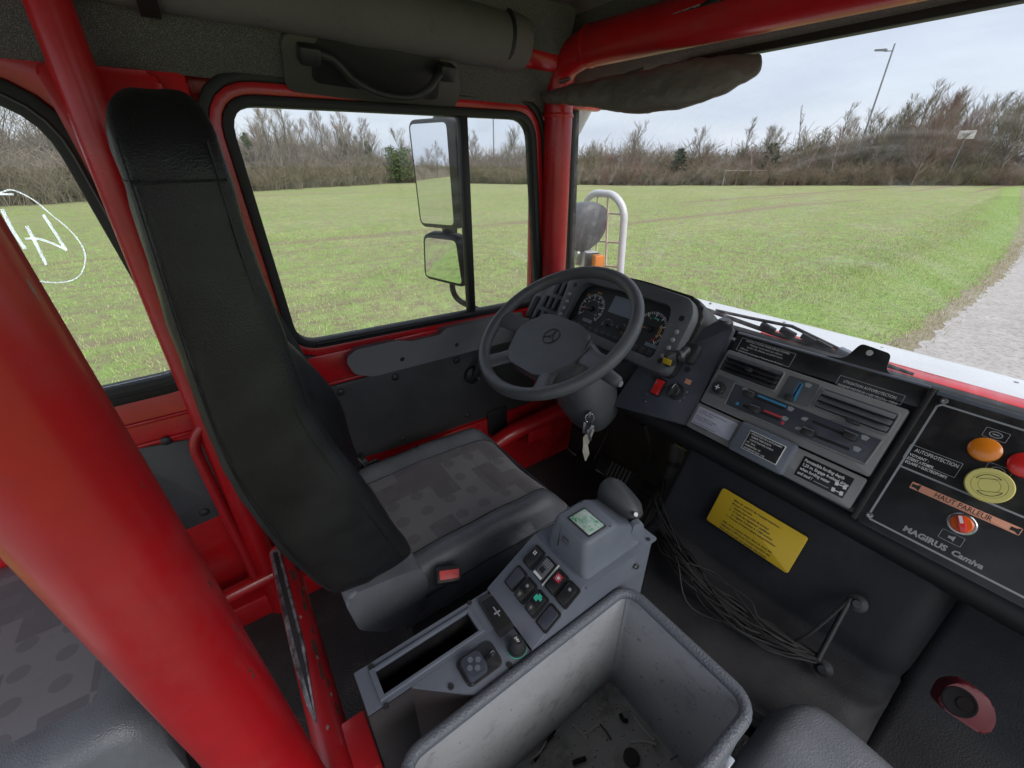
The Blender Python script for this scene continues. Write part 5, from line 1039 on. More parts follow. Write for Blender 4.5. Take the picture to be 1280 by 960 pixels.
def dial(cu, cv, r, a0, a1, n, major, needle, labels=None):
    d = ring('gauge', IF.at(cu, cv), [(r*1.0*math.cos(math.radians(a0+(a1-a0)*i/40)), r*math.sin(math.radians(a0+(a1-a0)*i/40))) for i in range(41)], [(r*0.985*math.cos(math.radians(a0+(a1-a0)*i/40)), r*0.985*math.sin(math.radians(a0+(a1-a0)*i/40))) for i in range(41)], 0.0, 0.0002, gauge, ic, smooth=False)
    bm = bmesh.new()
    for i in range(n+1):
        a = math.radians(a0+(a1-a0)*i/n); L_ = 0.26*r if i % major == 0 else 0.15*r; wd = 0.035*r if i % major == 0 else 0.018*r; F_ = IF.at(cu, cv).rot(a)
        bm.faces.new([bm.verts.new(F_(x, y, 0.0004)) for x, y in ((r-L_, -wd), (r, -wd), (r, wd), (r-L_, wd))])
    frombm('tick_marks', bm, white, d, False)
    F_ = IF.at(cu, cv).rot(math.radians(needle)); fbox('needle', F_, 0, -0.012*r-0.0003, r*0.92, 0.012*r+0.0003, 0.004, 0.0048, pmat('needle_red', (0.7,0.25,0.15), 0.5), d, 0)
    lathe('needle_hub', IF, cu, cv, [(0.17*r,0.0),(0.16*r,0.007),(0.12*r,0.009),(0,0.0095)], rubber, d, 16)
    for a, s in (labels or []): textmesh('numeral', IF, cu+0.62*r*math.cos(math.radians(a)), cv+0.62*r*math.sin(math.radians(a)), 0.0005, s, r*0.17, white, d, 'CENTER')
    return d
def arc(cu, cv, r, wd, a0, a1, m_): ring('colour_arc', IF.at(cu, cv), [((r+wd)*math.cos(math.radians(a0+(a1-a0)*i/12)), (r+wd)*math.sin(math.radians(a0+(a1-a0)*i/12))) for i in range(13)], [(r*math.cos(math.radians(a0+(a1-a0)*i/12)), r*math.sin(math.radians(a0+(a1-a0)*i/12))) for i in range(13)], 0.0, 0.0004, m_, ic, smooth=False)
dial(0.066, 0.062, 0.050, 215, -40, 36, 4, 190, [(215,'0'),(180,'20'),(140,'40'),(100,'60'),(60,'80'),(20,'100'),(-30,'120')])
arc(0.066, 0.062, 0.028, 0.0008, 170, -20, greyprint); arc(0.066, 0.062, 0.054, 0.004, 128, 140, orangep); arc(0.066, 0.062, 0.054, 0.004, 78, 98, orangep)
dial(0.297, 0.062, 0.052, 225, -45, 40, 5, 185, [(205,'2'),(160,'4'),(115,'6'),(70,'8'),(25,'10'),(-25,'12')])
arc(0.297, 0.062, 0.032, 0.003, 70, 100, greenp); arc(0.297, 0.062, 0.034, 0.003, -30, 35, orangep); arc(0.297, 0.062, 0.034, 0.003, -62, -30, redp)
dial(0.152, 0.030, 0.021, 190, 20, 8, 4, 175); dial(0.208, 0.030, 0.021, 160, -10, 8, 4, -30)
fbox('display', IF, 0.132, 0.070, 0.222, 0.124, 0.0, 0.001, lcd, ic, 0)
for u, v in ((0.052, 0.016), (0.305, 0.014)): fbox('odometer', IF, u, v, u+0.04, v+0.011, 0.0, 0.0008, lcd, ic, 0)
tl = pmat('dark_tell_tale', (0.06, 0.06, 0.062), 0.5)
for j in range(2):
    for i in range(13):
        if not (j == 1 and 4 < i < 9): fbox('warning_light', IF, 0.012+i*0.026, 0.0005-j*0.010, 0.028+i*0.026, 0.0085-j*0.010, 0.0, 0.0005, tl, ic, 0)
for u, v in ((-0.0266, 0.0785), (-0.0216, 0.0534), (-0.0218, 0.0298), (-0.0219, 0.0062), (0.3916, 0.073), (0.3923, 0.05), (0.393, 0.0268), (0.3896, 0.0021)): lathe('bezel_button', IF, u, v, [(0.0065,0.026),(0.006,0.029),(0.003,0.031),(0,0.031)], btn, ic, 14)
for u, v in ((-0.023, 0.1143), (-0.0152, -0.0096), (0.3853, 0.1105), (0.3879, -0.0128)): lathe('bezel_hole', IF, u, v, [(0.008,0.026),(0.0075,0.0266),(0,0.0264)], rubber, ic, 14)
# switch pod at the left of the cluster
pod = prism('switch_pod', IF, rpoly([(-0.04,-0.05),(-0.055,0.135),(-0.10,0.145),(-0.145,0.10),(-0.205,0.04),(-0.20,-0.05)], 0.012), -0.05, 0.012, plastic, ic, 0.004)
for j, us in ((0, (-0.106,-0.077)), (1, (-0.134,-0.105,-0.077)), (2, (-0.147,-0.111,-0.076))):
    v = (0.089, 0.032, -0.024)[j]
    for u in us: b_ = rbox('rocker_switch', IF, (u-0.011, v-0.022, u+0.011, v+0.022), 0.012, 0.014, rubber, ic, 0.003, 0.0005); fbox('rocker_cap', IF.at(0,0,0), u-0.009, v-0.019, u+0.009, v+0.019, 0.014, 0.021, panelblue, b_, 0.003)
gv = rbox('pod_vent', IF, (-0.192,-0.045,-0.168,0.040), 0.012, 0.0135, rubber, ic, 0.003, 0.0005)
for i in range(9): fbox('slat', IF, -0.190, -0.040+i*0.009, -0.170, -0.036+i*0.009, 0.0135, 0.016, black, gv, 0)
kt = thing('dash_top_knob', 'small black knob on the dash top beside the switch panel', 'knob', None, tuple((-0.2632, 1.14, 0.8964)))
tube('stem', [(0,0,-0.03), (0,0,0.0)], 0.006, black, kt, 10); lathe('cap', WF, 0, 0, [(0.014,-0.004),(0.022,0.0),(0.022,0.012),(0.016,0.018),(0,0.019)], black, kt, 16)

# ---- steering wheel and column
TI = math.radians(33); OW = Vector((-0.494, 0.709, 0.912))
wheel = thing('steering_wheel', 'four spoke black truck steering wheel with round star emblem', 'steering wheel', None, tuple(OW)); 
WH = Fr((0,0,0), (1,0,0), (0,math.cos(TI),math.sin(TI)))
RW, rw = 0.218, 0.0165
loft('rim', [[WH((RW+rw*1.0*math.cos(b))*math.cos(a), (RW+rw*math.cos(b))*math.sin(a), rw*1.05*math.sin(b)) for b in [2*math.pi*k/16 for k in range(16)]] for a in [2*math.pi*i/72 for i in range(73)]], plastic, wheel, caps=False)
def spoke(ang, w0, w1, r0=0.085, h0=-0.030):
    A_ = math.radians(ang); d = Vector((math.cos(A_), math.sin(A_))); p = Vector((-d.y, d.x)); secs = []
    for i in range(9):
        t = i/8; r_ = r0+(RW-0.004-r0)*t; hw_ = w0+(w1-w0)*math.sin(t*1.57)+0.010*t**5; h = h0*(1-t**1.5); th = 0.012*(1-0.25*t)
        secs.append([WH(d.x*r_+p.x*hw_*math.cos(b), d.y*r_+p.y*hw_*math.cos(b), h+th*math.sin(b)) for b in [2*math.pi*k/14 for k in range(14)]])
    loft('spoke', secs, plastic, wheel)
spoke(-169, 0.042, 0.024); spoke(-11, 0.042, 0.024); spoke(-121, 0.036, 0.021); spoke(-56, 0.036, 0.021)
hubp = rpoly([(0.120,0.020),(0.060,0.045),(-0.060,0.045),(-0.120,0.020),(-0.128,-0.040),(-0.090,-0.120),(-0.055,-0.142),(0.055,-0.142),(0.092,-0.120),(0.130,-0.040)], 0.03, 4)
prism('horn_pad', WH, hubp, -0.052, -0.010, plastic, wheel, 0.020, 5)
for s in (-1, 1): tube('pad_joint', [WH(s*0.112,0.020,-0.012), WH(s*0.122,-0.015,-0.011), WH(s*0.118,-0.050,-0.012)], 0.0016, rubber, wheel, 6)
em = WH.at(0.0, -0.022, -0.010)
eb = ring('emblem', em, [(0.026*math.cos(a*0.1745), 0.026*math.sin(a*0.1745)) for a in range(36)], [(0.0235*math.cos(a*0.1745), 0.0235*math.sin(a*0.1745)) for a in range(36)], -0.001, 0.0022, black, wheel, bev=0.0006)
for k in range(3):
    F_ = em.rot(math.radians(90+120*k)); prism('star_arm', F_, [(0.0238,0.0),(0.004,0.0035),(-0.001,0.0),(0.004,-0.0035)], -0.001, 0.0026, black, eb, 0.0004)
column = thing('steering_column', 'dark grey steering column shroud with stalk below the steering wheel', 'steering column', None, (-0.48, 0.80, 0.62))
OC = Vector((-0.48, 0.80, 0.62)); ax = -WH.n; secs = []
for t, r_, sq, off in ((0.050,0.050,1,0),(0.075,0.064,1.0,0),(0.13,0.070,1.05,0.0),(0.20,0.078,1.15,0.01),(0.28,0.080,1.25,0.02),(0.36,0.070,1.2,0.03),(0.40,0.05,1.0,0.03)):
    c = OW+ax*t+Vector((0.005,0,0))+WH.v*(-off) - OC
    secs.append([c+WH.u*r_*sq*math.copysign(abs(math.cos(a))**0.75, math.cos(a))+WH.v*r_*math.copysign(abs(math.sin(a))**0.75, math.sin(a)) for a in [2*math.pi*k/24 for k in range(24)]])
loft('shroud', secs, plastic, column)
s0 = OW+ax*0.095-OC
stk = tube('stalk', [s0+WH.u*0.05, s0+WH.u*0.10+WH.v*-0.005, s0+WH.u*0.155+WH.v*-0.012, s0+WH.u*0.200+WH.v*-0.018, s0+WH.u*0.208+WH.v*-0.019], [0.019,0.020,0.019,0.016,0.010], plastic, column, 16)
FE = Fr(s0+WH.u*0.2085+WH.v*-0.019, WH.v, WH.n); lathe('stalk_button', FE, 0, 0, [(0.008,0.0),(0.008,0.004),(0,0.005)], plastic2, stk, 14)
ig = (-0.4186, 0.8, 0.6558); FI = Fr(tuple(Vector(ig)-OC), (0.8,0.6,0), (-0.15,0.2,0.95))
lk = lathe('ignition_lock', FI, 0, 0, [(0.020,-0.03),(0.020,0.0),(0.015,0.004),(0.013,0.012),(0.006,0.013),(0,0.010)], black, column, 20); lathe('lock_face', FI, 0, 0, [(0.009,0.013),(0.008,0.0145),(0,0.0145)], steel, lk, 14)
keys = thing('key_ring', 'ignition key with hanging ring and a cream paper tag', 'keys', None, tuple(ig)); FKy = Fr((0,0,0), (0.8,0.6,0), (-0.15,0.2,0.95))
for k, (du, dv) in enumerate(((0.010,-0.04),(-0.010,-0.035),(0.004,-0.055))): fbox('spare_key', FKy.at(du, dv, 0.036).rot(0.3*k-0.3), -0.0045, -0.024, 0.0045, 0.010, 0, 0.002, steel, keys, 0.0006)
fbox('key', FKy, -0.003, -0.010, 0.003, 0.010, 0.012, 0.042, steel, keys, 0.001)
tube('ring', [FKy(0.002+0.012*math.cos(a), -0.010+0.014*math.sin(a), 0.040) for a in [2*math.pi*k/20 for k in range(21)]], 0.0015, chrome, keys, 6)
tube('fob_strap', [FKy(0.0,-0.022,0.040), FKy(-0.004,-0.045,0.036), FKy(0.0,-0.058,0.034)], 0.008, black, keys, 8, flat=0.4)
k1 = [Vector((-0.3994, 0.79, 0.6079))-Vector(ig), Vector((-0.4098, 0.785, 0.5694))-Vector(ig), Vector((-0.4091, 0.78, 0.5483))-Vector(ig), Vector((-0.3981, 0.775, 0.5273))-Vector(ig), Vector((-0.3935, 0.77, 0.5022))-Vector(ig)]; V = []; F = []
for i, p in enumerate(k1):
    wv = Vector((0.009,0.006,0))*(0.7, 1.15, 0.65, 1.05, 0.15)[i]; V += [p-wv, p+wv+Vector((0,-0.003*(i % 2),0))]
    if i: F.append((2*i-2, 2*i-1, 2*i+1, 2*i))
o = mesh('paper_tag', V, F, tagm, keys); md = o.modifiers.new('t', 'SOLIDIFY'); md.thickness = 0.0006

# ================================================================ FOOTWELL, ENGINE COVER
ec = thing('engine_cover', 'grained black engine cover sloping under the dashboard', 'engine cover', None, (0.1, 0.75, 0.42))
OE = Vector((0.1, 0.75, 0.42))
def cover(s, t):
    x = -0.155+s*0.53; ry = 0.645+0.21*(x+0.07)
    K_ = [(0.0, ry-0.16, 0.412), (0.22, ry-0.015, 0.416), (0.30, ry+0.012, 0.425), (0.36, ry+0.045, 0.424), (0.44, 0.795+0.03*s, 0.438), (0.50, 0.818+0.015*s, 0.478), (1.0, 0.905, 0.655)]
    for a, b in zip(K_, K_[1:]):
        if t <= b[0]+1e-9:
            f = (t-a[0])/(b[0]-a[0]); f2 = f
            y, z = a[1]+(b[1]-a[1])*f2, a[2]+(b[2]-a[2])*f2; break
    e = max(0, (s-0.93)/0.07); y += 0.05*e*e; z -= 0.012*e
    return Vector((x, y, z+0.003*math.sin(x*14)*math.sin(t*9)))-OE
grid('cover_skin', cover, 40, 50, coverm, ec, 0.012)
fbox('cover_side', WF, -0.155-0.1, 0.48-0.75, -0.148-0.1, 0.80-0.75, -0.42, -0.012, coverm, ec, 0.002)
BP_ = Fr(tuple(Vector((0,0.836,0.516))-OE), (1,0,0), (0,0.044,0.087))
yp = rbox('yellow_plate', BP_, (-0.0347, 0.0039, 0.155, 0.0948), 0.008, 0.012, yellow, ec, 0.005, 0.0008)
R_ = (-0.0347, 0.0039, 0.155, 0.0948)
lines(BP_, R_[0]+0.034, R_[3]-0.012, 0.0124, ['Mise en oeuvre de l’autoprotection :', 'Moteur tournant,', '1 - Enclencher la prise de pompe', '2 - A l’aide du régulateur stabiliser', '     le régime moteur à 1200 trs/mn', '3 - Pousser le bouton jaune autoprotection', '', 'NB : Si le volume d’eau dans la cuve est', 'inférieur à 500 litres l’autoprotection est', 'alors assurée par une pompe électrique.'], 0.0068, 0.0083, blackprint, yp, bold=0.00012, fit=[(R_[2]-R_[0])*q for q in (0.56, 0.25, 0.46, 0.50, 0.49, 0.60, 0, 0.60, 0.60, 0.58)])
# passenger footwell lining with the red lashing eye
pf = thing('footwell_lining', 'worn grained black lining of the passenger footwell at the lower right', 'lining', None, (0.6, 0.9, 0.3))
def lining(s, t):
    x = 0.375+s*0.62; K_ = [(0.0,0.55,0.30),(0.25,0.72,0.34),(0.5,0.86,0.42),(0.8,0.95,0.56),(1.0,0.99,0.66)]
    for a, b in zip(K_, K_[1:]):
        if t <= b[0]+1e-9: f = (t-a[0])/(b[0]-a[0]); y, z = a[1]+(b[1]-a[1])*f, a[2]+(b[2]-a[2])*f; break
    return Vector((x, y, z+0.006*math.sin(x*17+t*5)*math.sin(t*13)))-Vector((0.6,0.9,0.3))
grid('lining_skin', lining, 30, 30, coverm, pf, 0.008)
q = Vector((0.4353, 0.8, 0.5319)); ey = thing('lashing_eye', 'dark red half round lashing eye recessed in the passenger footwell lining', 'lashing eye', None, tuple(q))
ey.scale = (0.58,0.58,0.58)
EF = Fr((0,0,0.0), (0.86,0.28,-0.1), (-0.2,0.55,0.80)); dr = pmat('dark_red_paint', (0.085, 0.004, 0.010), 0.6)
prism('eye_block', EF, rpoly([(-0.055,-0.04),(0.055,-0.052),(0.060,0.0),(0.035,0.048),(-0.020,0.055),(-0.055,0.02)], 0.02, 5), -0.03, 0.02, dr, ey, 0.008, 3)
lathe('eye_recess', EF, -0.018, -0.002, [(0.038,0.0205),(0.038,0.023),(0.034,0.024),(0.030,0.0215),(0,0.0210)], pmat('dark_recess', (0.012,0.011,0.012), 0.9, spec=0.05), ey, 24); lathe('eye_bolt', EF, -0.008, 0.0, [(0.018,0.021),(0.017,0.0235),(0.006,0.024),(0,0.023)], pmat('dark_bolt', (0.012,0.010,0.010), 0.9, spec=0.05), ey, 20)
# luggage net along the trough
net = thing('luggage_net', 'bunched black luggage net hanging between two hooks on the engine cover', 'net', None, (0.1, 0.78, 0.45))
ON = Vector((0.1, 0.78, 0.45)); rnd = random.Random(3); L_ = []
N0, N1 = [Vector((-0.1355, 0.8, 0.4128)), Vector((-0.017, 0.7076, 0.468)), Vector((0.098, 0.7009, 0.455)), Vector((0.1895, 0.7181, 0.448)), Vector((0.2654, 0.7436, 0.455))], None
for i in range(30):
    amp = 0.017; P = []
    for k, p in enumerate(N0): sp2 = 0.35 if k in (0, 4) else 1.0; P.append(p-ON+Vector((rnd.gauss(0, amp)*sp2, rnd.gauss(0, amp)*sp2, abs(rnd.gauss(0, amp*0.8))*sp2+0.004)))
    L_.append(spline(P, 6))
for i in range(9):
    a = N0[0]+Vector((0,0,0.06)); b = N0[1].lerp(N0[2], rnd.random()); L_.append(spline([Vector((-0.215, 0.9, 0.4871))-ON+Vector((rnd.gauss(0,.008),0,rnd.gauss(0,.008))), a-ON+Vector((rnd.gauss(0,.014),rnd.gauss(0,.01),rnd.gauss(0,.02))), b-ON+Vector((0,0,0.012))], 6))
tubes('net_cords', L_, 0.0018, pmat('net_cord', (0.016,0.016,0.017), 0.7), net, 5)
tubes('edge_cord', [spline([p-ON+Vector((0,-0.008,0.012)) for p in N0], 8)], 0.0048, rubber, net, 8)
HK = [Vector((0.2583, 0.83, 0.5614)), Vector((0.2667, 0.7404, 0.455))]
tube('net_bar', [HK[0]-ON, HK[1]-ON+Vector((0,0,0.01))], 0.005, rubber, net, 8); tubes('edge_cord', [spline([HK[0]-ON, Vector((0.2396, 0.7562, 0.5))-ON, Vector((0.2199, 0.7317, 0.455))-ON], 6)], 0.003, rubber, net, 6)
for p in HK: lathe('hook_plate', Fr(tuple(p-ON+Vector((0.012,0.004,-0.004))), (1,0,0), (0,0.5,0.87)), 0, 0, [(0.016,-0.004),(0.016,0.002),(0.008,0.005),(0.007,0.012),(0,0.012)], black, net, 14)
# hose and cables down beside the cover
hs = thing('corrugated_hose', 'dark clamped hose running down beside the engine cover', 'hose', None, (-0.17, 0.86, 0.5)); OH = Vector((-0.17, 0.86, 0.5))
HP = spline([Vector((-0.2244, 0.97, 0.5775))-OH, Vector((-0.204, 0.94, 0.5049))-OH, Vector((-0.1868, 0.88, 0.4209))-OH, Vector((-0.1638, 0.8, 0.3625))-OH, Vector((-0.1334, 0.74, 0.2774))-OH], 8); tube('hose', HP, 0.021, pmat('hose_rubber', (0.075,0.072,0.072), 0.6, bump=(60,0.5,0.004)), hs, 14)
for i in (6, 17, 24): d = (HP[i+1]-HP[i]).normalized(); tube('clamp', [HP[i]-d*0.007, HP[i]+d*0.007], 0.0235, rubber, hs, 14)
tubes('cable', [spline([Vector((-0.1715, 0.95, 0.5651))-OH, Vector((-0.1566, 0.93, 0.5131))-OH+Vector((0.006*i,0,0)), Vector((-0.1259, 0.87, 0.4208))-OH+Vector((0.004*i,0,0)), Vector((-0.0789, 0.8, 0.3856))-OH], 6) for i in range(4)], 0.003, rubber, hs, 5)
# pedals
bp = thing('brake_pedal', 'ribbed black brake pedal on a hanging arm in the footwell', 'pedal', None, tuple((-0.4899, 1.08, 0.2359)))
PFm = Fr((0,0,0), (0.95,0.1,0), (0.05,0.55,0.82)); fbox('pedal_pad', PFm, -0.05, -0.035, 0.05, 0.035, -0.008, 0.008, rubber, bp, 0.005)
for i in range(6): fbox('rib', PFm, -0.046+i*0.016, -0.030, -0.038+i*0.016, 0.030, 0.008, 0.012, plastic2, bp, 0.001)
tube('arm', spline([(0.02,0.01,-0.01), (0.06,0.04,0.05), (0.085,0.03,0.16), (0.08,-0.02,0.28)], 6), 0.011, black, bp, 10)
ap = thing('accelerator_pedal', 'black accelerator pedal plate leaning on the floor behind the gear housing', 'pedal', None, tuple((-0.341, 1.02, 0.2205)))
AFm = Fr((0,0,0), (0.97,0.0,0.1), (-0.02,0.6,0.75)); fbox('pedal_plate', AFm, -0.03, -0.09, 0.03, 0.09, -0.006, 0.004, rubber, ap, 0.004)
for i in range(7): fbox('rib', AFm, -0.026, -0.08+i*0.022, 0.026, -0.072+i*0.022, 0.004, 0.008, black, ap, 0.001)
cpd = thing('foot_switch', 'small black ribbed floor plate below the hanging keys', 'foot switch', None, tuple((-0.7451, 1.1652, 0.1)))
CF = Fr((0,0,0), (0.8,0.5,0), (-0.4,0.7,0.35)); fbox('plate', CF, -0.05, -0.045, 0.05, 0.045, -0.01, 0.006, rubber, cpd, 0.006); tube('rod', [CF(0.03,0.0,0), CF(0.07,0.14,0.08)], 0.006, black, cpd, 8)
for i in range(5): fbox('rib', CF, -0.042+i*0.018, -0.038, -0.034+i*0.018, 0.038, 0.006, 0.010, black, cpd, 0.001)

# ================================================================ CENTRE CONSOLE
con = thing('centre_console', 'slate grey console beside the driver seat with tray, switches and gear selector', 'console', None, (-0.065, 0.28, 0.36)); OK_ = Vector((-0.065, 0.28, 0.36))
KF = Fr(tuple(Vector((0,0,0.6))-OK_), (1,0,0), (0,1,0)); RF = Fr(tuple(Vector((0,0.25,0.603))-OK_), (1,0,0), (0,0.16,0.103)); TF = Fr(tuple(Vector((0,0,0.676))-OK_), (1,0,0), (0,1,0))
XL, XR = -0.138, -0.002
# deck: plate with the open tray; side skirts below
tin = (-0.0973, 0.1206, -0.1044, 0.1206); TI_ = ((-0.1176, 0.0382), (-0.077, 0.0384), (-0.0852, 0.2028), (-0.1237, 0.2031))
deck_o = [(XL,0.010),(-0.058,0.010),(-0.052,0.255),(XL,0.255)]; tray_i = [TI_[0], TI_[1], TI_[2], TI_[3]]
u0 = (TI_[0][0]+TI_[3][0])/2; u1 = (TI_[1][0]+TI_[2][0])/2; v0 = (TI_[0][1]+TI_[1][1])/2; v1 = (TI_[2][1]+TI_[3][1])/2
XD = u1+0.012
ring('deck_plate', KF, [(u1+0.012,0.255),(XL,0.255),(XL,0.010),(u1+0.012,0.010)], [(u1,v1),(u0,v1),(u0,v0),(u1,v0)], -0.004, 0.0, console_m, con, smooth=False)
ring('tray_frame', KF, [(u1+0.006,v1+0.008),(u0-0.006,v1+0.008),(u0-0.006,v0-0.008),(u1+0.006,v0-0.008)], [(u1,v1),(u0,v1),(u0,v0),(u1,v0)], 0.0003, 0.004, console_m, con, bev=0.0012, smooth=False)
bm = bmesh.new(); tv = [bm.verts.new(KF(a, b, c)) for c in (-0.002, -0.075) for a, b in ((u0,v0),(u1,v0),(u1,v1),(u0,v1))]
for f in ((4,5,6,7),(0,1,5,4),(1,2,6,5),(2,3,7,6),(3,0,4,7)): bm.faces.new([tv[i] for i in f])
frombm('tray_well', bm, panelblk, con, False)
prism('deck_wing', KF, rpoly([(u1+0.0125,0.075),(u1+0.0125,0.2545),(XR,0.2545),(XR,0.150)], 0.003), -0.004, 0.0, console_m, con, 0.0008)
sk = [Vector((XL,0.010,0.5985))-OK_, Vector((XD,0.010,0.5985))-OK_, Vector((XD,0.075,0.5985))-OK_, Vector((XR,0.150,0.5985))-OK_]
def wall(name, P, z0, mat=None): V = []; F = []; [V.extend([p, Vector((p.x, p.y, z0-OK_.z))]) for p in P]; F = [(2*i, 2*i+1, 2*i+3, 2*i+2) for i in range(len(P)-1)]; o = mesh(name, V, F, mat or console_m, con); m_ = o.modifiers.new('t', 'SOLIDIFY'); m_.thickness = 0.003; return o
dsk = pmat('dark_brown_grey_panel', (0.045, 0.040, 0.044), 0.5)
wall('rear_skirt', sk, 0.18, dsk); wall('left_skirt', [Vector((XL,0.545,0.672))-OK_, Vector((XL,0.368,0.672))-OK_, Vector((XL,0.255,0.60))-OK_, Vector((XL,0.010,0.596))-OK_], 0.15)
wall('right_skirt', [Vector((XR,0.150,0.596))-OK_, Vector((XR,0.255,0.60))-OK_, Vector((XR,0.368,0.672))-OK_, Vector((XR,0.545,0.672))-OK_], 0.15); wall('front_skirt', [Vector((XR,0.545,0.672))-OK_, Vector((XL,0.545,0.672))-OK_], 0.0)
fbox('red_floor_flange', WF, -0.15-OK_.x, -0.03-OK_.y, -0.06-OK_.x, 0.008-OK_.y, 0.30-OK_.z, 0.475-OK_.z, redworn, con, 0.003)
q = Vector((-0.0658, 0.13, 0.4648))-OK_; lathe('skirt_plug', Fr(tuple(q), (0.6,0.8,0), (0,0,1)), 0, 0, [(0.016,-0.006),(0.015,0.0),(0.012,0.001),(0,0.001)], felt, con, 18)
for p in ((-0.1312, 0.0352), (-0.1348, 0.2162), (-0.0644, 0.0349), (-0.0328, 0.1243), (-0.0066, 0.214)): lathe('screw', KF, p[0], p[1], [(0.0045,0.0002),(0.004,0.003),(0.0015,0.0032),(0,0.002)], black, con, 12)
R_ = (-0.0899, 0.2424, -0.0887, 0.2457); CT = ((-0.1291, 0.2296), (-0.1256, 0.2619), (-0.0517, 0.2593), (-0.0507, 0.2255))
ctp = prism('coin_tray', KF, rpoly(CT, 0.003), 0.0002, 0.006, black, con, 0.002); cx, cy = sum(p[0] for p in CT)/4, sum(p[1] for p in CT)/4
prism('tray_hollow', KF, rpoly([(cx+(p[0]-cx)*0.80, cy+(p[1]-cy)*0.80) for p in CT], 0.002), 0.0062, 0.0068, rubber, ctp, 0.0002); fbox('tray_clip', KF.at(cx, cy), -0.010, -0.001, 0.010, 0.001, 0.007, 0.009, greyprint, ctp, 0); fbox('tray_clip', KF.at(cx+0.002, cy), -0.001, -0.006, 0.001, 0.006, 0.007, 0.0092, greyprint, ctp, 0)
jb = prism('mirror_control', KF, rpoly(((-0.0593, 0.1442), (-0.0586, 0.21), (-0.0137, 0.2082), (-0.0138, 0.1453)), 0.010, 5), 0.0002, 0.004, black, con, 0.002)
JB = ((-0.0508, 0.1488), (-0.0507, 0.1823), (-0.0171, 0.1821), (-0.0171, 0.1492)); prism('joystick_pad', KF, rpoly(JB, 0.006, 4), 0.004, 0.016, panelblue, jb, 0.003); cx, cy = sum(p[0] for p in JB)/4, sum(p[1] for p in JB)/4
for k in range(4): a = 0.2+k*1.571; lathe('finger_dimple', KF, cx+0.0085*math.cos(a), cy+0.0085*math.sin(a), [(0.0045,0.0163),(0.004,0.0166),(0,0.0155)], console_m, jb, 12)
q = (-0.0323, 0.1933); fbox('mirror_selector', KF.at(*q).rot(0.15), -0.004, -0.013, 0.004, 0.013, 0.004, 0.008, rubber, jb, 0.002); fbox('selector_tip', KF.at(*q).rot(0.15), -0.0025, 0.002, 0.0025, 0.010, 0.008, 0.012, chrome, jb, 0.001)
q = (-0.0213, 0.2388); sk_ = lathe('power_socket', KF, q[0], q[1], [(0.016,0.0002),(0.016,0.003),(0.014,0.004),(0.0125,0.004),(0.012,0.014),(0.0095,0.022),(0.0085,0.024),(0,0.024)], black, con, 28); lathe('socket_ring', KF, q[0], q[1], [(0.0165,0.0003),(0.0165,0.0015),(0.0158,0.0018),(0.0158,0.0003)], greenp, sk_, 28)
textmesh('lettering', KF, q[0], q[1], 0.0243, '24V', 0.0065, white, sk_, 'CENTER', bold=0.0002)
# ramp with eight switches
prism('switch_ramp', RF, [(XL,0.006),(XR,0.006),(XR,0.138),(XL,0.138)], -0.006, 0.0, console_m, con, 0.0008)
def rampswitch(u, v, kind):
    s_ = rbox('console_switch', RF, (u-0.0135, v-0.0205, u+0.0135, v+0.0205), 0.0, 0.003, rubber, con, 0.004, 0.001)
    if kind == 'blank': rbox('switch_cap', RF, (u-0.0105,v-0.017,u+0.0105,v+0.017), 0.003, 0.0055, panelblue, s_, 0.004, 0.0012)
    else: fbox('switch_cap', RF, u-0.0105, v-0.0175, u+0.0105, v+0.0175, 0.003, 0.009, panelblk if kind != 'grid' else plastic, s_, 0.003)
    if kind == 'bars': [fbox('symbol', RF, u-0.003+i*0.004, v+0.004, u-0.0012+i*0.004, v+0.011, 0.009, 0.0094, white, s_, 0) for i in range(2)]
    if kind == 'grid':
        [fbox('symbol', RF, u-0.007+i*0.004, v+0.006+j*0.003, u-0.005+i*0.004, v+0.0075+j*0.003, 0.009, 0.0094, greyprint, s_, 0) for i in range(4) for j in range(4)]; fbox('white_strip', RF, u-0.010, v-0.0175, u+0.010, v-0.013, 0.009, 0.0096, white, s_, 0); fbox('symbol_window', RF, u-0.005, v-0.008, u+0.005, v+0.002, 0.009, 0.0094, gauge, s_, 0)
    if kind == 'light':
        rb = pmat('sun_symbol_red', (0.45,0.02,0.04), 0.4); fbox('symbol_field', RF, u-0.006, v+0.001, u+0.007, v+0.014, 0.009, 0.0094, rb, s_, 0); lathe('symbol', RF, u+0.0005, v+0.0075, [(0.0026,0.0094),(0.0024,0.0097),(0,0.0097)], white, s_, 12); [fbox('symbol_ray', RF.at(u+0.0005, v+0.0075).rot(k*0.785), 0.0034, -0.0004, 0.0052, 0.0004, 0.0094, 0.0097, white, s_, 0) for k in range(8)]
    if kind in ('toggle', 'green'): lathe('toggle_knob', RF, u-0.001, v-0.010, [(0.0075,0.009),(0.007,0.017),(0.004,0.020),(0,0.0205)], black, s_, 16)
    if kind == 'green': prism('green_symbol', RF.at(u, v+0.009), [(-0.008,-0.006),(0.000,-0.006),(0.000,-0.001),(0.006,-0.001),(0.006,0.004),(0.003,0.004),(0.003,0.007),(-0.004,0.007),(-0.004,0.003),(-0.008,0.003)], 0.009, 0.0095, greenp, s_, smooth=False)
    if kind in ('lock', 'toggle'): fbox('symbol', RF, u-0.002, v+0.006, u+0.003, v+0.011, 0.009, 0.0094, greyprint, s_, 0)
for u, v, k in ((-0.106,0.107,'bars'),(-0.074,0.107,'grid'),(-0.042,0.107,'light'),(-0.014,0.107,'lock'),(-0.106,0.058,'blank'),(-0.076,0.058,'toggle'),(-0.045,0.058,'green'),(-0.014,0.058,'blank')): rampswitch(u, v, k)
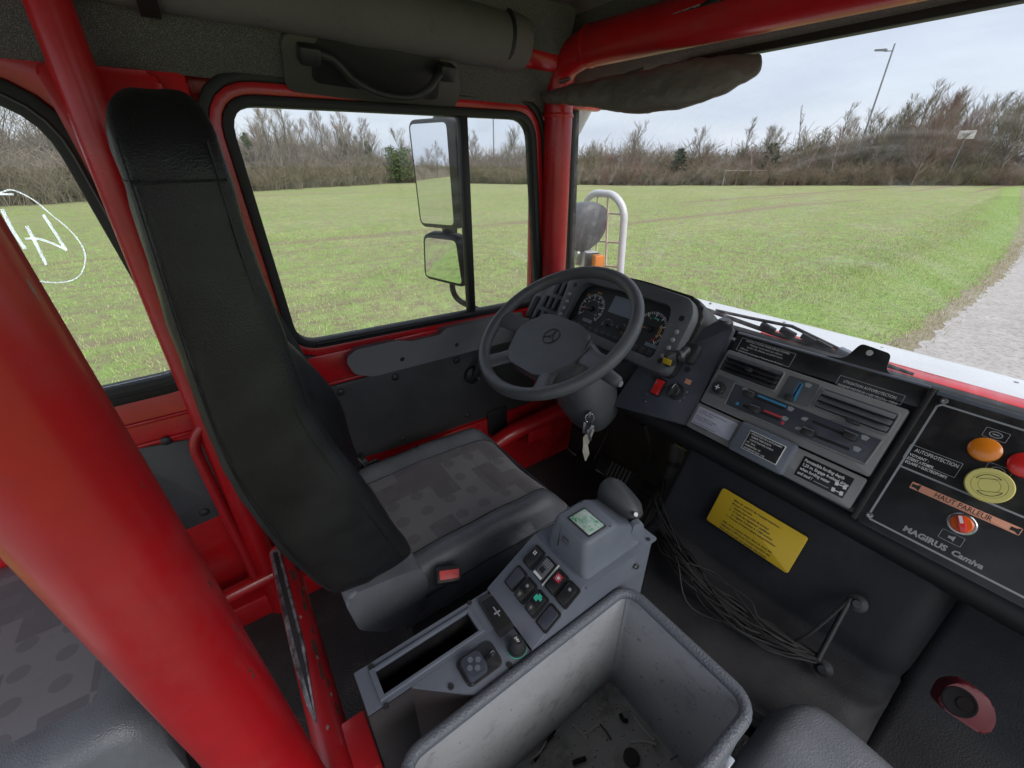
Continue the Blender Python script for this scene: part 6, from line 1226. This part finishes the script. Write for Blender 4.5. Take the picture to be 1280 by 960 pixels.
fbox('white_divider', RF, -0.0595, 0.085, -0.0565, 0.130, 0.003, 0.0036, white, con, 0)
# top plate and gear selector housing
prism('top_plate', TF, rpoly([(XL,0.366),(XR+0.006,0.366),(XR+0.006,0.548),(XL+0.01,0.548)], 0.003), -0.004, 0.0, console_m, con, 0.0008)
for u, v in ((XR-0.002,0.532),(XL+0.02,0.535)): lathe('screw', TF, u, v, [(0.004,0.0002),(0.0035,0.002),(0,0.002)], black, con, 10)
lathe('side_screw', Fr(TF(XR+0.0035, 0.50, -0.045), (0,1,0), (0,0,1)), 0, 0, [(0.006,0),(0.005,0.004),(0,0.004)], steel, con, 10)
GX0, GX1, GY0, GY1 = -0.110, -0.012, 0.368, 0.515
def gsec(z, a, b, c, d, r_=0.012): return [TF(p[0], p[1], z) for p in rr(a, c, b, d, r_, 4)]
gh = loft('selector_housing', [gsec(0.0005,GX0-0.004,GX1+0.004,GY0+0.004,GY1+0.004), gsec(0.01,GX0,GX1,GY0+0.004,GY1), gsec(0.040,GX0+0.004,GX1-0.004,GY0+0.006,GY1-0.008), gsec(0.064,GX0+0.007,GX1-0.007,GY0+0.009,GY1-0.050), gsec(0.071,GX0+0.010,GX1-0.010,GY0+0.012,GY1-0.058), gsec(0.073,GX0+0.016,GX1-0.016,GY0+0.018,GY1-0.062,0.008)], console_m, con, ang=50)
GF = TF.at((GX0+GX1)/2+0.006, GY0+0.045, 0.0733)
rbox('display_frame', GF, (-0.027,-0.0215,0.027,0.0215), 0.0, 0.0012, black, gh, 0.003, 0.0004); rbox('display', GF, (-0.024,-0.0185,0.024,0.0185), 0.0012, 0.0018, lcdgreen, gh, 0.002, 0.0002)
tube('housing_joint', [TF(GX0+0.012,GY0+0.072,0.072), TF(GX1-0.012,GY0+0.072,0.072)], 0.001, rubber, gh, 6); tube('housing_joint', [TF(GX0+0.03,GY0+0.010,0.066), TF(GX0+0.03,GY0+0.0035,0.02)], 0.0008, rubber, gh, 6)
fbox('emboss', Fr(TF(GX0+0.045, GY0+0.0045, 0.045), (1,0,0), (0,0.05,1)), -0.006, -0.005, 0.008, 0.006, 0.0, 0.0012, plastic, gh, 0.0005)
# lever knob on its ears
q = Vector((-0.0708, 0.515, 0.7301))-OK_
LK_ = Fr(tuple(q), (0.86,0.10,-0.42), (0.38,0.28,0.88)); secs = []
for t, a, b in ((-0.060,0.014,0.013),(-0.038,0.020,0.017),(-0.018,0.036,0.020),(0.000,0.046,0.023),(0.016,0.046,0.023),(0.027,0.034,0.016)):
    secs.append([LK_(a*math.copysign(abs(math.cos(x))**0.7, math.cos(x))+0.004*t/0.05, t, b*math.copysign(abs(math.sin(x))**0.7, math.sin(x))) for x in [2*math.pi*k/20 for k in range(20)]])
lvk = loft('selector_lever', secs, doortrim, con); fbox('lever_button', LK_, 0.034, -0.010, 0.045, 0.014, -0.012, 0.012, plastic, lvk, 0.004)
for p in ((-0.1053, 0.505, 0.7005), (-0.0174, 0.505, 0.7147)): e_ = Vector(p)-OK_; prism('lever_ear', Fr(tuple(e_), (0.2,0.97,0), (0,0,1)), rpoly([(-0.022,-0.035),(0.022,-0.035),(0.010,0.012),(-0.010,0.012)], 0.008), -0.006, 0.006, console_m, gh, 0.003)
tube('lever_pin', [Vector((-0.0187, 0.5, 0.7462))-OK_, Vector((-0.0441, 0.52, 0.7199))-OK_], 0.004, steel, lvk, 8)

# ================================================================ STORAGE BIN
bin_ = thing('storage_bin', 'open grey lined storage bin with padded rim between the seats', 'storage bin', None, (0.126, 0.25, 0.30)); OB = Vector((0.126, 0.25, 0.30))
bx0, bx1, by0, by1, bz0, bz1 = 0.014, 0.240, 0.030, 0.468, 0.300, 0.597
BFm = Fr(tuple(-OB), (1,0,0), (0,1,0)); po = rr(bx0-0.008,by0-0.008,bx1+0.008,by1+0.008,0.03,5); pi_ = rr(bx0,by0,bx1,by1,0.012,5)
ring('bin_wall', BFm, po, pi_, bz0-0.01, bz1, felt, bin_, smooth=True)
prism('bin_floor', BFm, pi_, bz0-0.01, bz0, pmat('dirty_bin_floor', (0.50,0.50,0.50), 0.8, var=[(14,(0.24,0.23,0.22),0.5,0.68),(60,(0.58,0.58,0.58),0.55,0.75)], bump=(60,0.4,0.003)), bin_)
rim = rr(bx0-0.006,by0-0.006,bx1+0.006,by1+0.006,0.032,6); RPs = [BFm(a, b, bz1+0.002) for a, b in rim]; tube('padded_rim', RPs+[RPs[0]], 0.0092, vinylpipe, bin_, 14, caps=False)
ring('outer_skirt', BFm, rr(bx0-0.011,by0-0.011,bx1+0.011,by1+0.011,0.03,5), po, bz0-0.05, bz1-0.006, vinylpipe, bin_)
tube('corner_seam', [BFm(bx0+0.004,by1-0.004,bz1-0.01), BFm(bx0+0.004,by1-0.004,bz0)], 0.0012, greyprint, bin_, 5)
fbox('latch', BFm, bx1+0.010, by1-0.12, bx1+0.022, by1-0.05, bz1-0.06, bz1-0.045, chrome, bin_, 0.002)
# flat slotted plate in front of the bin
sp3 = thing('slotted_plate', 'thin black slotted plate on the engine cover beside the bin corner', 'plate', None, tuple((0.25, 0.5795, 0.423))); fbox('plate', Fr((0,0,0), (0.96,0.25,0), (-0.25,0.96,0)), -0.05, -0.02, 0.03, 0.022, -0.002, 0.003, black, sp3, 0.002); fbox('slot', Fr((0,0,0), (0.96,0.25,0), (-0.25,0.96,0)), -0.035, -0.006, 0.018, 0.008, 0.003, 0.0042, rubber, sp3, 0.001)
rl = thing('cover_rail', 'thin dark metal rail along the front of the bin', 'rail', None, (0.12, 0.50, 0.424)); fbox('rail', WF, -0.13, -0.006, 0.10, 0.012, -0.002, 0.006, black, rl, 0.002)
for i in range(7): lathe('rivet', WF, -0.115+i*0.033, 0.003, [(0.003,0.006),(0.002,0.008),(0,0.008)], steel, rl, 8)
# debris on the bin floor
ties = pmat('white_cable_tie', (0.60, 0.59, 0.57), 0.5); tn = 'bits of rubbish on the bin floor'
def bit(name, label, P, r_, m_, cat='scrap', flat=None):
    c = sum((Vector(p) for p in P), Vector())/len(P); o = tube(name, spline([Vector(p)-c for p in P], 5), r_, m_, None, 6, flat=flat); o.location = c; tag(o, label, cat, tn)
F0 = bz0+0.003
bit('cable_tie', 'forked white plastic tie scrap in the middle of the bin floor', [(0.0267, 0.3435, 0.303), (0.0523, 0.3519, 0.303), (0.0576, 0.3845, 0.303)], 0.0022, ties, flat=0.5)
bit('cable_tie', 'short white tie end hanging off the forked scrap', [(0.0516, 0.3502, 0.304), (0.0637, 0.3471, 0.304), (0.071, 0.3443, 0.304)], 0.002, ties, flat=0.5)
bit('cable_tie', 'long bent white tie along the far corner of the bin', [(0.0906, 0.4567, 0.303), (0.1181, 0.4548, 0.304), (0.1399, 0.4569, 0.303)], 0.0026, ties, flat=0.5)
bit('cable_tie', 'flat white tie lying across the bin floor', [(0.1143, 0.4166, 0.303), (0.13, 0.4401, 0.304), (0.1458, 0.4541, 0.303)], 0.0026, ties, flat=0.5)
bit('cable_tie', 'small white tie piece near the back wall of the bin', [(0.0186, 0.3778, 0.303), (0.0165, 0.3889, 0.304), (0.0201, 0.3948, 0.303)], 0.0028, ties)
bit('cable_tie', 'tiny white tie piece beside the back wall piece', [(0.0349, 0.4055, 0.303), (0.0437, 0.4105, 0.303)], 0.002, ties)
bit('black_strip', 'black strip lying along the left wall of the bin', [(0.0299, 0.2446, 0.304), (0.022, 0.2743, 0.306), (0.0174, 0.309, 0.304)], 0.003, rubber, flat=0.5)
bit('cable_tie', 'white tie tangled with the black strip by the left wall', [(0.0224, 0.2369, 0.306), (0.0265, 0.2567, 0.31), (0.0198, 0.2842, 0.306), (0.019, 0.3181, 0.304)], 0.002, ties, flat=0.5)
bit('dark_clip', 'small dark clip in the centre of the bin floor', [(0.073, 0.4354, 0.305), (0.0831, 0.4306, 0.308), (0.088, 0.4374, 0.305)], 0.004, rubber)
bit('dark_clip', 'dark clip with pale end near the bottom of the picture', [(0.0739, 0.3016, 0.305), (0.0772, 0.3105, 0.308), (0.0827, 0.3263, 0.305)], 0.004, rubber)
bit('dry_twig', 'thin brown twig in the bin beside the forked scrap', [(0.0597, 0.389, 0.304), (0.0769, 0.3888, 0.306), (0.091, 0.3876, 0.304)], 0.0014, pmat('twig_brown', (0.10,0.05,0.03), 0.8))
bit('grey_cable', 'thin grey cable curling along the far wall of the bin', [(0.1781, 0.4527, 0.31), (0.1841, 0.4723, 0.315), (0.1963, 0.4937, 0.318), (0.2135, 0.5137, 0.318)], 0.0016, console_m)
bit('red_scrap', 'tiny red plastic scrap in the far corner of the bin', [(0.0116, 0.451, 0.306), (0.0115, 0.4574, 0.314)], 0.003, redp)
t = lathe('bottle_cap', WF, 0, 0, [(0.015,0.0),(0.015,0.006),(0.012,0.008),(0,0.007)], pmat('dark_cap', (0.05,0.05,0.05), 0.5), None, 18); t.location = (0.1324, 0.3978, 0.302); tag(t, 'round dark cap lying on the bin floor', 'cap', tn)
V, F = [], []; rnd = random.Random(9)
for i in range(260):
    x, y = rnd.uniform(bx0+0.01,bx1-0.01), rnd.uniform(by0+0.05,by1-0.01); e = rnd.uniform(0.0006,0.0018); b = len(V); a = rnd.uniform(0,6.28)
    for k in range(3): V.append((x+e*math.cos(a+k*2.1), y+e*1.6*math.sin(a+k*2.1), bz0+0.0006)); 
    V.append((x, y, bz0+0.0006+e)); F += [(b,b+1,b+3),(b+1,b+2,b+3),(b+2,b,b+3)]
o = mesh('crumbs', V, F, pmat('crumb', (0.09,0.08,0.07), 0.9)); o['kind'] = 'stuff'; o['label'] = 'dark dirt crumbs scattered on the bin floor'

# ================================================================ VISOR, MIRRORS, THINGS OUTSIDE THE GLASS
vi = thing('sun_visor', 'dark sagging padded sun visor hanging below the red roof bar', 'sun visor', None, (-0.62, 1.12, 1.50)); OV = Vector((-0.62, 1.12, 1.50))
top = [Vector((-0.9326, 0.99, 1.4992)), Vector((-0.7727, 1.02, 1.5097)), Vector((-0.606, 1.06, 1.5194)), Vector((-0.4624, 1.12, 1.5314)), Vector((-0.3438, 1.17, 1.528))]
bot = [Vector((-0.9153, 0.99, 1.4726)), Vector((-0.7449, 1.0, 1.4464)), Vector((-0.5716, 1.04, 1.4183)), Vector((-0.4272, 1.1, 1.4358)), Vector((-0.3348, 1.16, 1.487))]
T1, B1 = spline(top, 8), spline(bot, 8); secs = []
for i, (a, b) in enumerate(zip(T1, B1)):
    m_ = (a+b)/2; d = (a-b)/2; t = i/(len(T1)-1); th = 0.008+0.022*abs(math.sin(math.pi*t))**0.6; row = []
    for k in range(20):
        x = 2*math.pi*k/20; row.append(m_+d*math.cos(x)+Vector((0,-1,0.15))*th*math.sin(x)*(1+0.12*math.sin(i*1.7)*math.cos(x*2))-OV)
    secs.append(row)
crumple(loft('visor_pad', secs, visorm, vi, sub=2), 0.012, 0.06)
prism('slit', Fr(tuple(Vector((-0.5986, 1.03, 1.5139))-OV), (0.97,0.1,0.05), (0,0.2,1)), [(-0.028,-0.003),(0.028,0.000),(0.026,0.004),(-0.02,0.002)], -0.002, 0.002, headm, vi)
tube('visor_hinge', [Vector((-0.8781, 1.02, 1.524))-OV, Vector((-0.8465, 1.03, 1.5289))-OV], 0.006, steel, vi, 8)
# mirrors on their arm outside the door
mirm = black
def mirror(name, label, o, u, v, pts, depth, tilt):
    t = thing(name, label, 'mirror', None, o); F_ = Fr((0,0,0), u, v); P = rpoly(pts, 0.035, 6); Pg = grow_poly(P, -0.014)
    secs = [[F_(x, y, 0.006) for x, y in grow_poly(P, -0.006)], [F_(x, y, 0.0) for x, y in P], [F_(x, y, -depth*0.5) for x, y in grow_poly(P, 0.002)], [F_(x, y, -depth) for x, y in grow_poly(P, -0.03)], [F_(x, y, -depth*1.15) for x, y in grow_poly(P, -0.06)]]
    loft('shell', secs, rubber, t, ang=60); prism('glass', F_, Pg, 0.004, 0.0075, mirrorm, t, smooth=False); return t
mA = mirror('side_mirror', 'large upper rectangular side mirror with black shell outside the door window', (-1.2,0.74,1.26), (0.95,0.31,0), (0,0,1), list(reversed(((-0.1193, 0.1785), (0.0851, 0.1776), (0.0922, -0.1684), (-0.1062, -0.172)))), 0.075, 0)
mB = mirror('wide_angle_mirror', 'smaller lower wide angle side mirror below the large one', (-1.2,0.755,0.97), (0.93,0.37,0), (0,-0.12,1), list(reversed(((-0.0986, 0.0964), (0.0807, 0.0958), (0.0846, -0.0996), (-0.1334, -0.0868)))), 0.075, 0)
ma = thing('mirror_arm', 'black tube arm carrying the two side mirrors', 'mirror arm', None, (-1.24,0.80,1.0))
tube('arm_tube', bendpath([(0.04,-0.02,0.44),(-0.01,0.0,0.42),(-0.01,0.0,-0.20),(0.06,0.10,-0.26),(0.28,0.30,-0.33)], 0.05), 0.012, rubber, ma, 10); fbox('bracket', WF, -0.02, -0.03, 0.05, 0.03, 0.41, 0.45, rubber, ma, 0.006); fbox('clamp', WF, -0.03, -0.02, 0.01, 0.03, 0.06, 0.10, rubber, ma, 0.005)
# wipers
wi = thing('windscreen_wiper', 'black windscreen wiper blade lying along the base of the windscreen', 'wiper', None, (-0.2,1.31,0.86)); OWi = Vector((-0.2,1.31,0.86))
def wp(px): return Vector(px)-OWi
tube('blade', [wp((-0.4298, 1.315, 0.8705)), wp((-0.1912, 1.315, 0.8534)), wp((-0.0245, 1.315, 0.8505))], 0.007, rubber, wi, 8); tube('blade_back', [wp((-0.3904, 1.32, 0.8743)), wp((-0.2725, 1.32, 0.8795)), wp((-0.1586, 1.32, 0.887)), wp((-0.0332, 1.32, 0.8603))], 0.005, black, wi, 8)
for p in (wp((-0.219, 1.318, 0.8645)), wp((-0.1626, 1.318, 0.8666)), wp((-0.1048, 1.318, 0.8653)), wp((-0.0666, 1.318, 0.8588))): fbox('blade_clip', Fr(tuple(p), (1,0,-0.25), (0.25,0,1)), -0.022, -0.008, 0.022, 0.010, -0.006, 0.010, black, wi, 0.003)
wj = thing('wiper_arm', 'second black wiper arm right of the bracket on the windscreen base', 'wiper', None, (0.05,1.32,0.86)); OWj = Vector((0.05,1.32,0.86))
tube('arm', [Vector((-0.0356, 1.32, 0.85))-OWj, Vector((0.0526, 1.32, 0.8544))-OWj, Vector((0.1299, 1.32, 0.8492))-OWj], [0.010,0.007,0.004], rubber, wj, 8); fbox('arm_foot', Fr(tuple(Vector((-0.0038, 1.32, 0.8497))-OWj), (1,0,-0.2), (0.2,0,1)), -0.03, -0.012, 0.03, 0.012, -0.01, 0.012, console_m, wj, 0.004)
# lamp with its white guard at the front corner
GYY = 1.62
lg = thing('lamp_guard', 'white tubular lamp guard with rungs outside the windscreen corner', 'guard', None, (-1.15,GYY,0.9)); OG = Vector((-1.15,GYY,0.9))
def gp(px): return Vector(px)-OG
g0 = [gp((-1.0605, 1.62, 0.8178)), gp((-1.0791, 1.62, 1.1175)), gp((-1.1512, 1.62, 1.1777)), gp((-1.3244, 1.66, 1.1755)), gp((-1.4213, 1.7, 1.12)), gp((-1.4169, 1.72, 0.7358))]
tube('guard_frame', bendpath(g0, 0.05, 6), 0.017, whitep, lg, 12)
warm = pmat('peach_white_paint', (0.68,0.56,0.46), 0.4)
for a, b in (((-1.2852, 1.65, 1.1596), (-1.268, 1.67, 0.7925)), ((-1.1985, 1.63, 1.1647), (-1.1827, 1.65, 0.8108))): tube('guard_rung', [gp(a), gp(b)], 0.005, warm, lg, 8)
for a, b in (((-1.4168, 1.7, 1.0812), (-1.0852, 1.62, 1.0965)), ((-1.4163, 1.71, 0.934), (-1.0747, 1.62, 0.97)), ((-1.4017, 1.71, 0.8071), (-1.0671, 1.62, 0.8591))): tube('guard_rung', [gp(a), gp(b)], 0.005, warm, lg, 8)
hl = thing('work_lamp', 'grey round backed work lamp on a bracket inside the white guard', 'lamp', None, tuple((-1.2469, 1.55, 1.0366)))
HFm = Fr((0,0,0), (0.75,-0.62,0.1), (0.05,0.1,1)); HA = Fr((0,0,0), (0.55,0.1,0), (0,0,1)); hlm = pmat('grey_lamp_shell', (0.085,0.09,0.105), 0.5, var=(20,(0.12,0.125,0.14),0.4,0.7))
ax_ = Vector((0.80,-0.05,-0.25)).normalized(); hf = Fr((0,0,0), ax_.cross(Vector((0,0,1))), ax_.cross(ax_.cross(Vector((0,0,1)))))
hf = Fr((-0.02,0,0), hf.u, -hf.v)
hf2 = Fr(hf.o, hf.u, hf.v if hf.n.dot(ax_) > 0 else -hf.v)
hl.scale = (1.2,1.2,1.2)
lathe('lamp_shell', hf2, 0, 0, [(0.055,-0.09),(0.075,-0.05),(0.095,0.0),(0.100,0.025),(0.101,0.035),(0.085,0.05),(0.045,0.060),(0,0.063)], hlm, hl, 28, ang=60)
tube('lamp_bracket', [(-0.03,0.0,-0.08), (-0.03,0.0,-0.16)], 0.016, steel, hl, 10); lathe('pivot_bolt', Fr((-0.01,-0.03,-0.11),(1,0,0),(0,0,1)), 0, 0, [(0.018,0),(0.016,0.012),(0,0.013)], steel, hl, 12)
tl_ = thing('turn_signal', 'orange turn signal with white housing below the work lamp', 'turn signal', None, tuple((-1.1622, 1.55, 0.8822)))
fbox('lens', Fr((0,0,0),(0.9,-0.3,0),(0,0,1)), -0.012, -0.032, 0.032, 0.030, -0.03, 0.02, orange, tl_, 0.006); fbox('housing', Fr((-0.07,0.01,-0.01),(0.9,-0.3,0),(0,0,1)), -0.07, -0.08, 0.030, 0.045, -0.05, 0.02, whitep, tl_, 0.015); fbox('dark_insert', Fr((-0.045,0.0,-0.01),(0.9,-0.3,0),(0,0,1)), -0.005, -0.05, 0.03, 0.04, -0.045, 0.026, rubber, tl_, 0.004)
wb = thing('outer_guard_tube', 'white sloping outer guard tube at the top corner of the windscreen', 'guard', None, (-1.2,1.5,1.5)); OT = Vector((-1.2,1.5,1.5))
tube('tube', [Vector((-1.0659, 1.45, 1.6843))-OT, Vector((-1.3009, 1.5, 1.4599))-OT, Vector((-1.5214, 1.55, 1.2669))-OT, Vector((-1.6852, 1.6, 0.9102))-OT], 0.030, whitep, wb, 14)
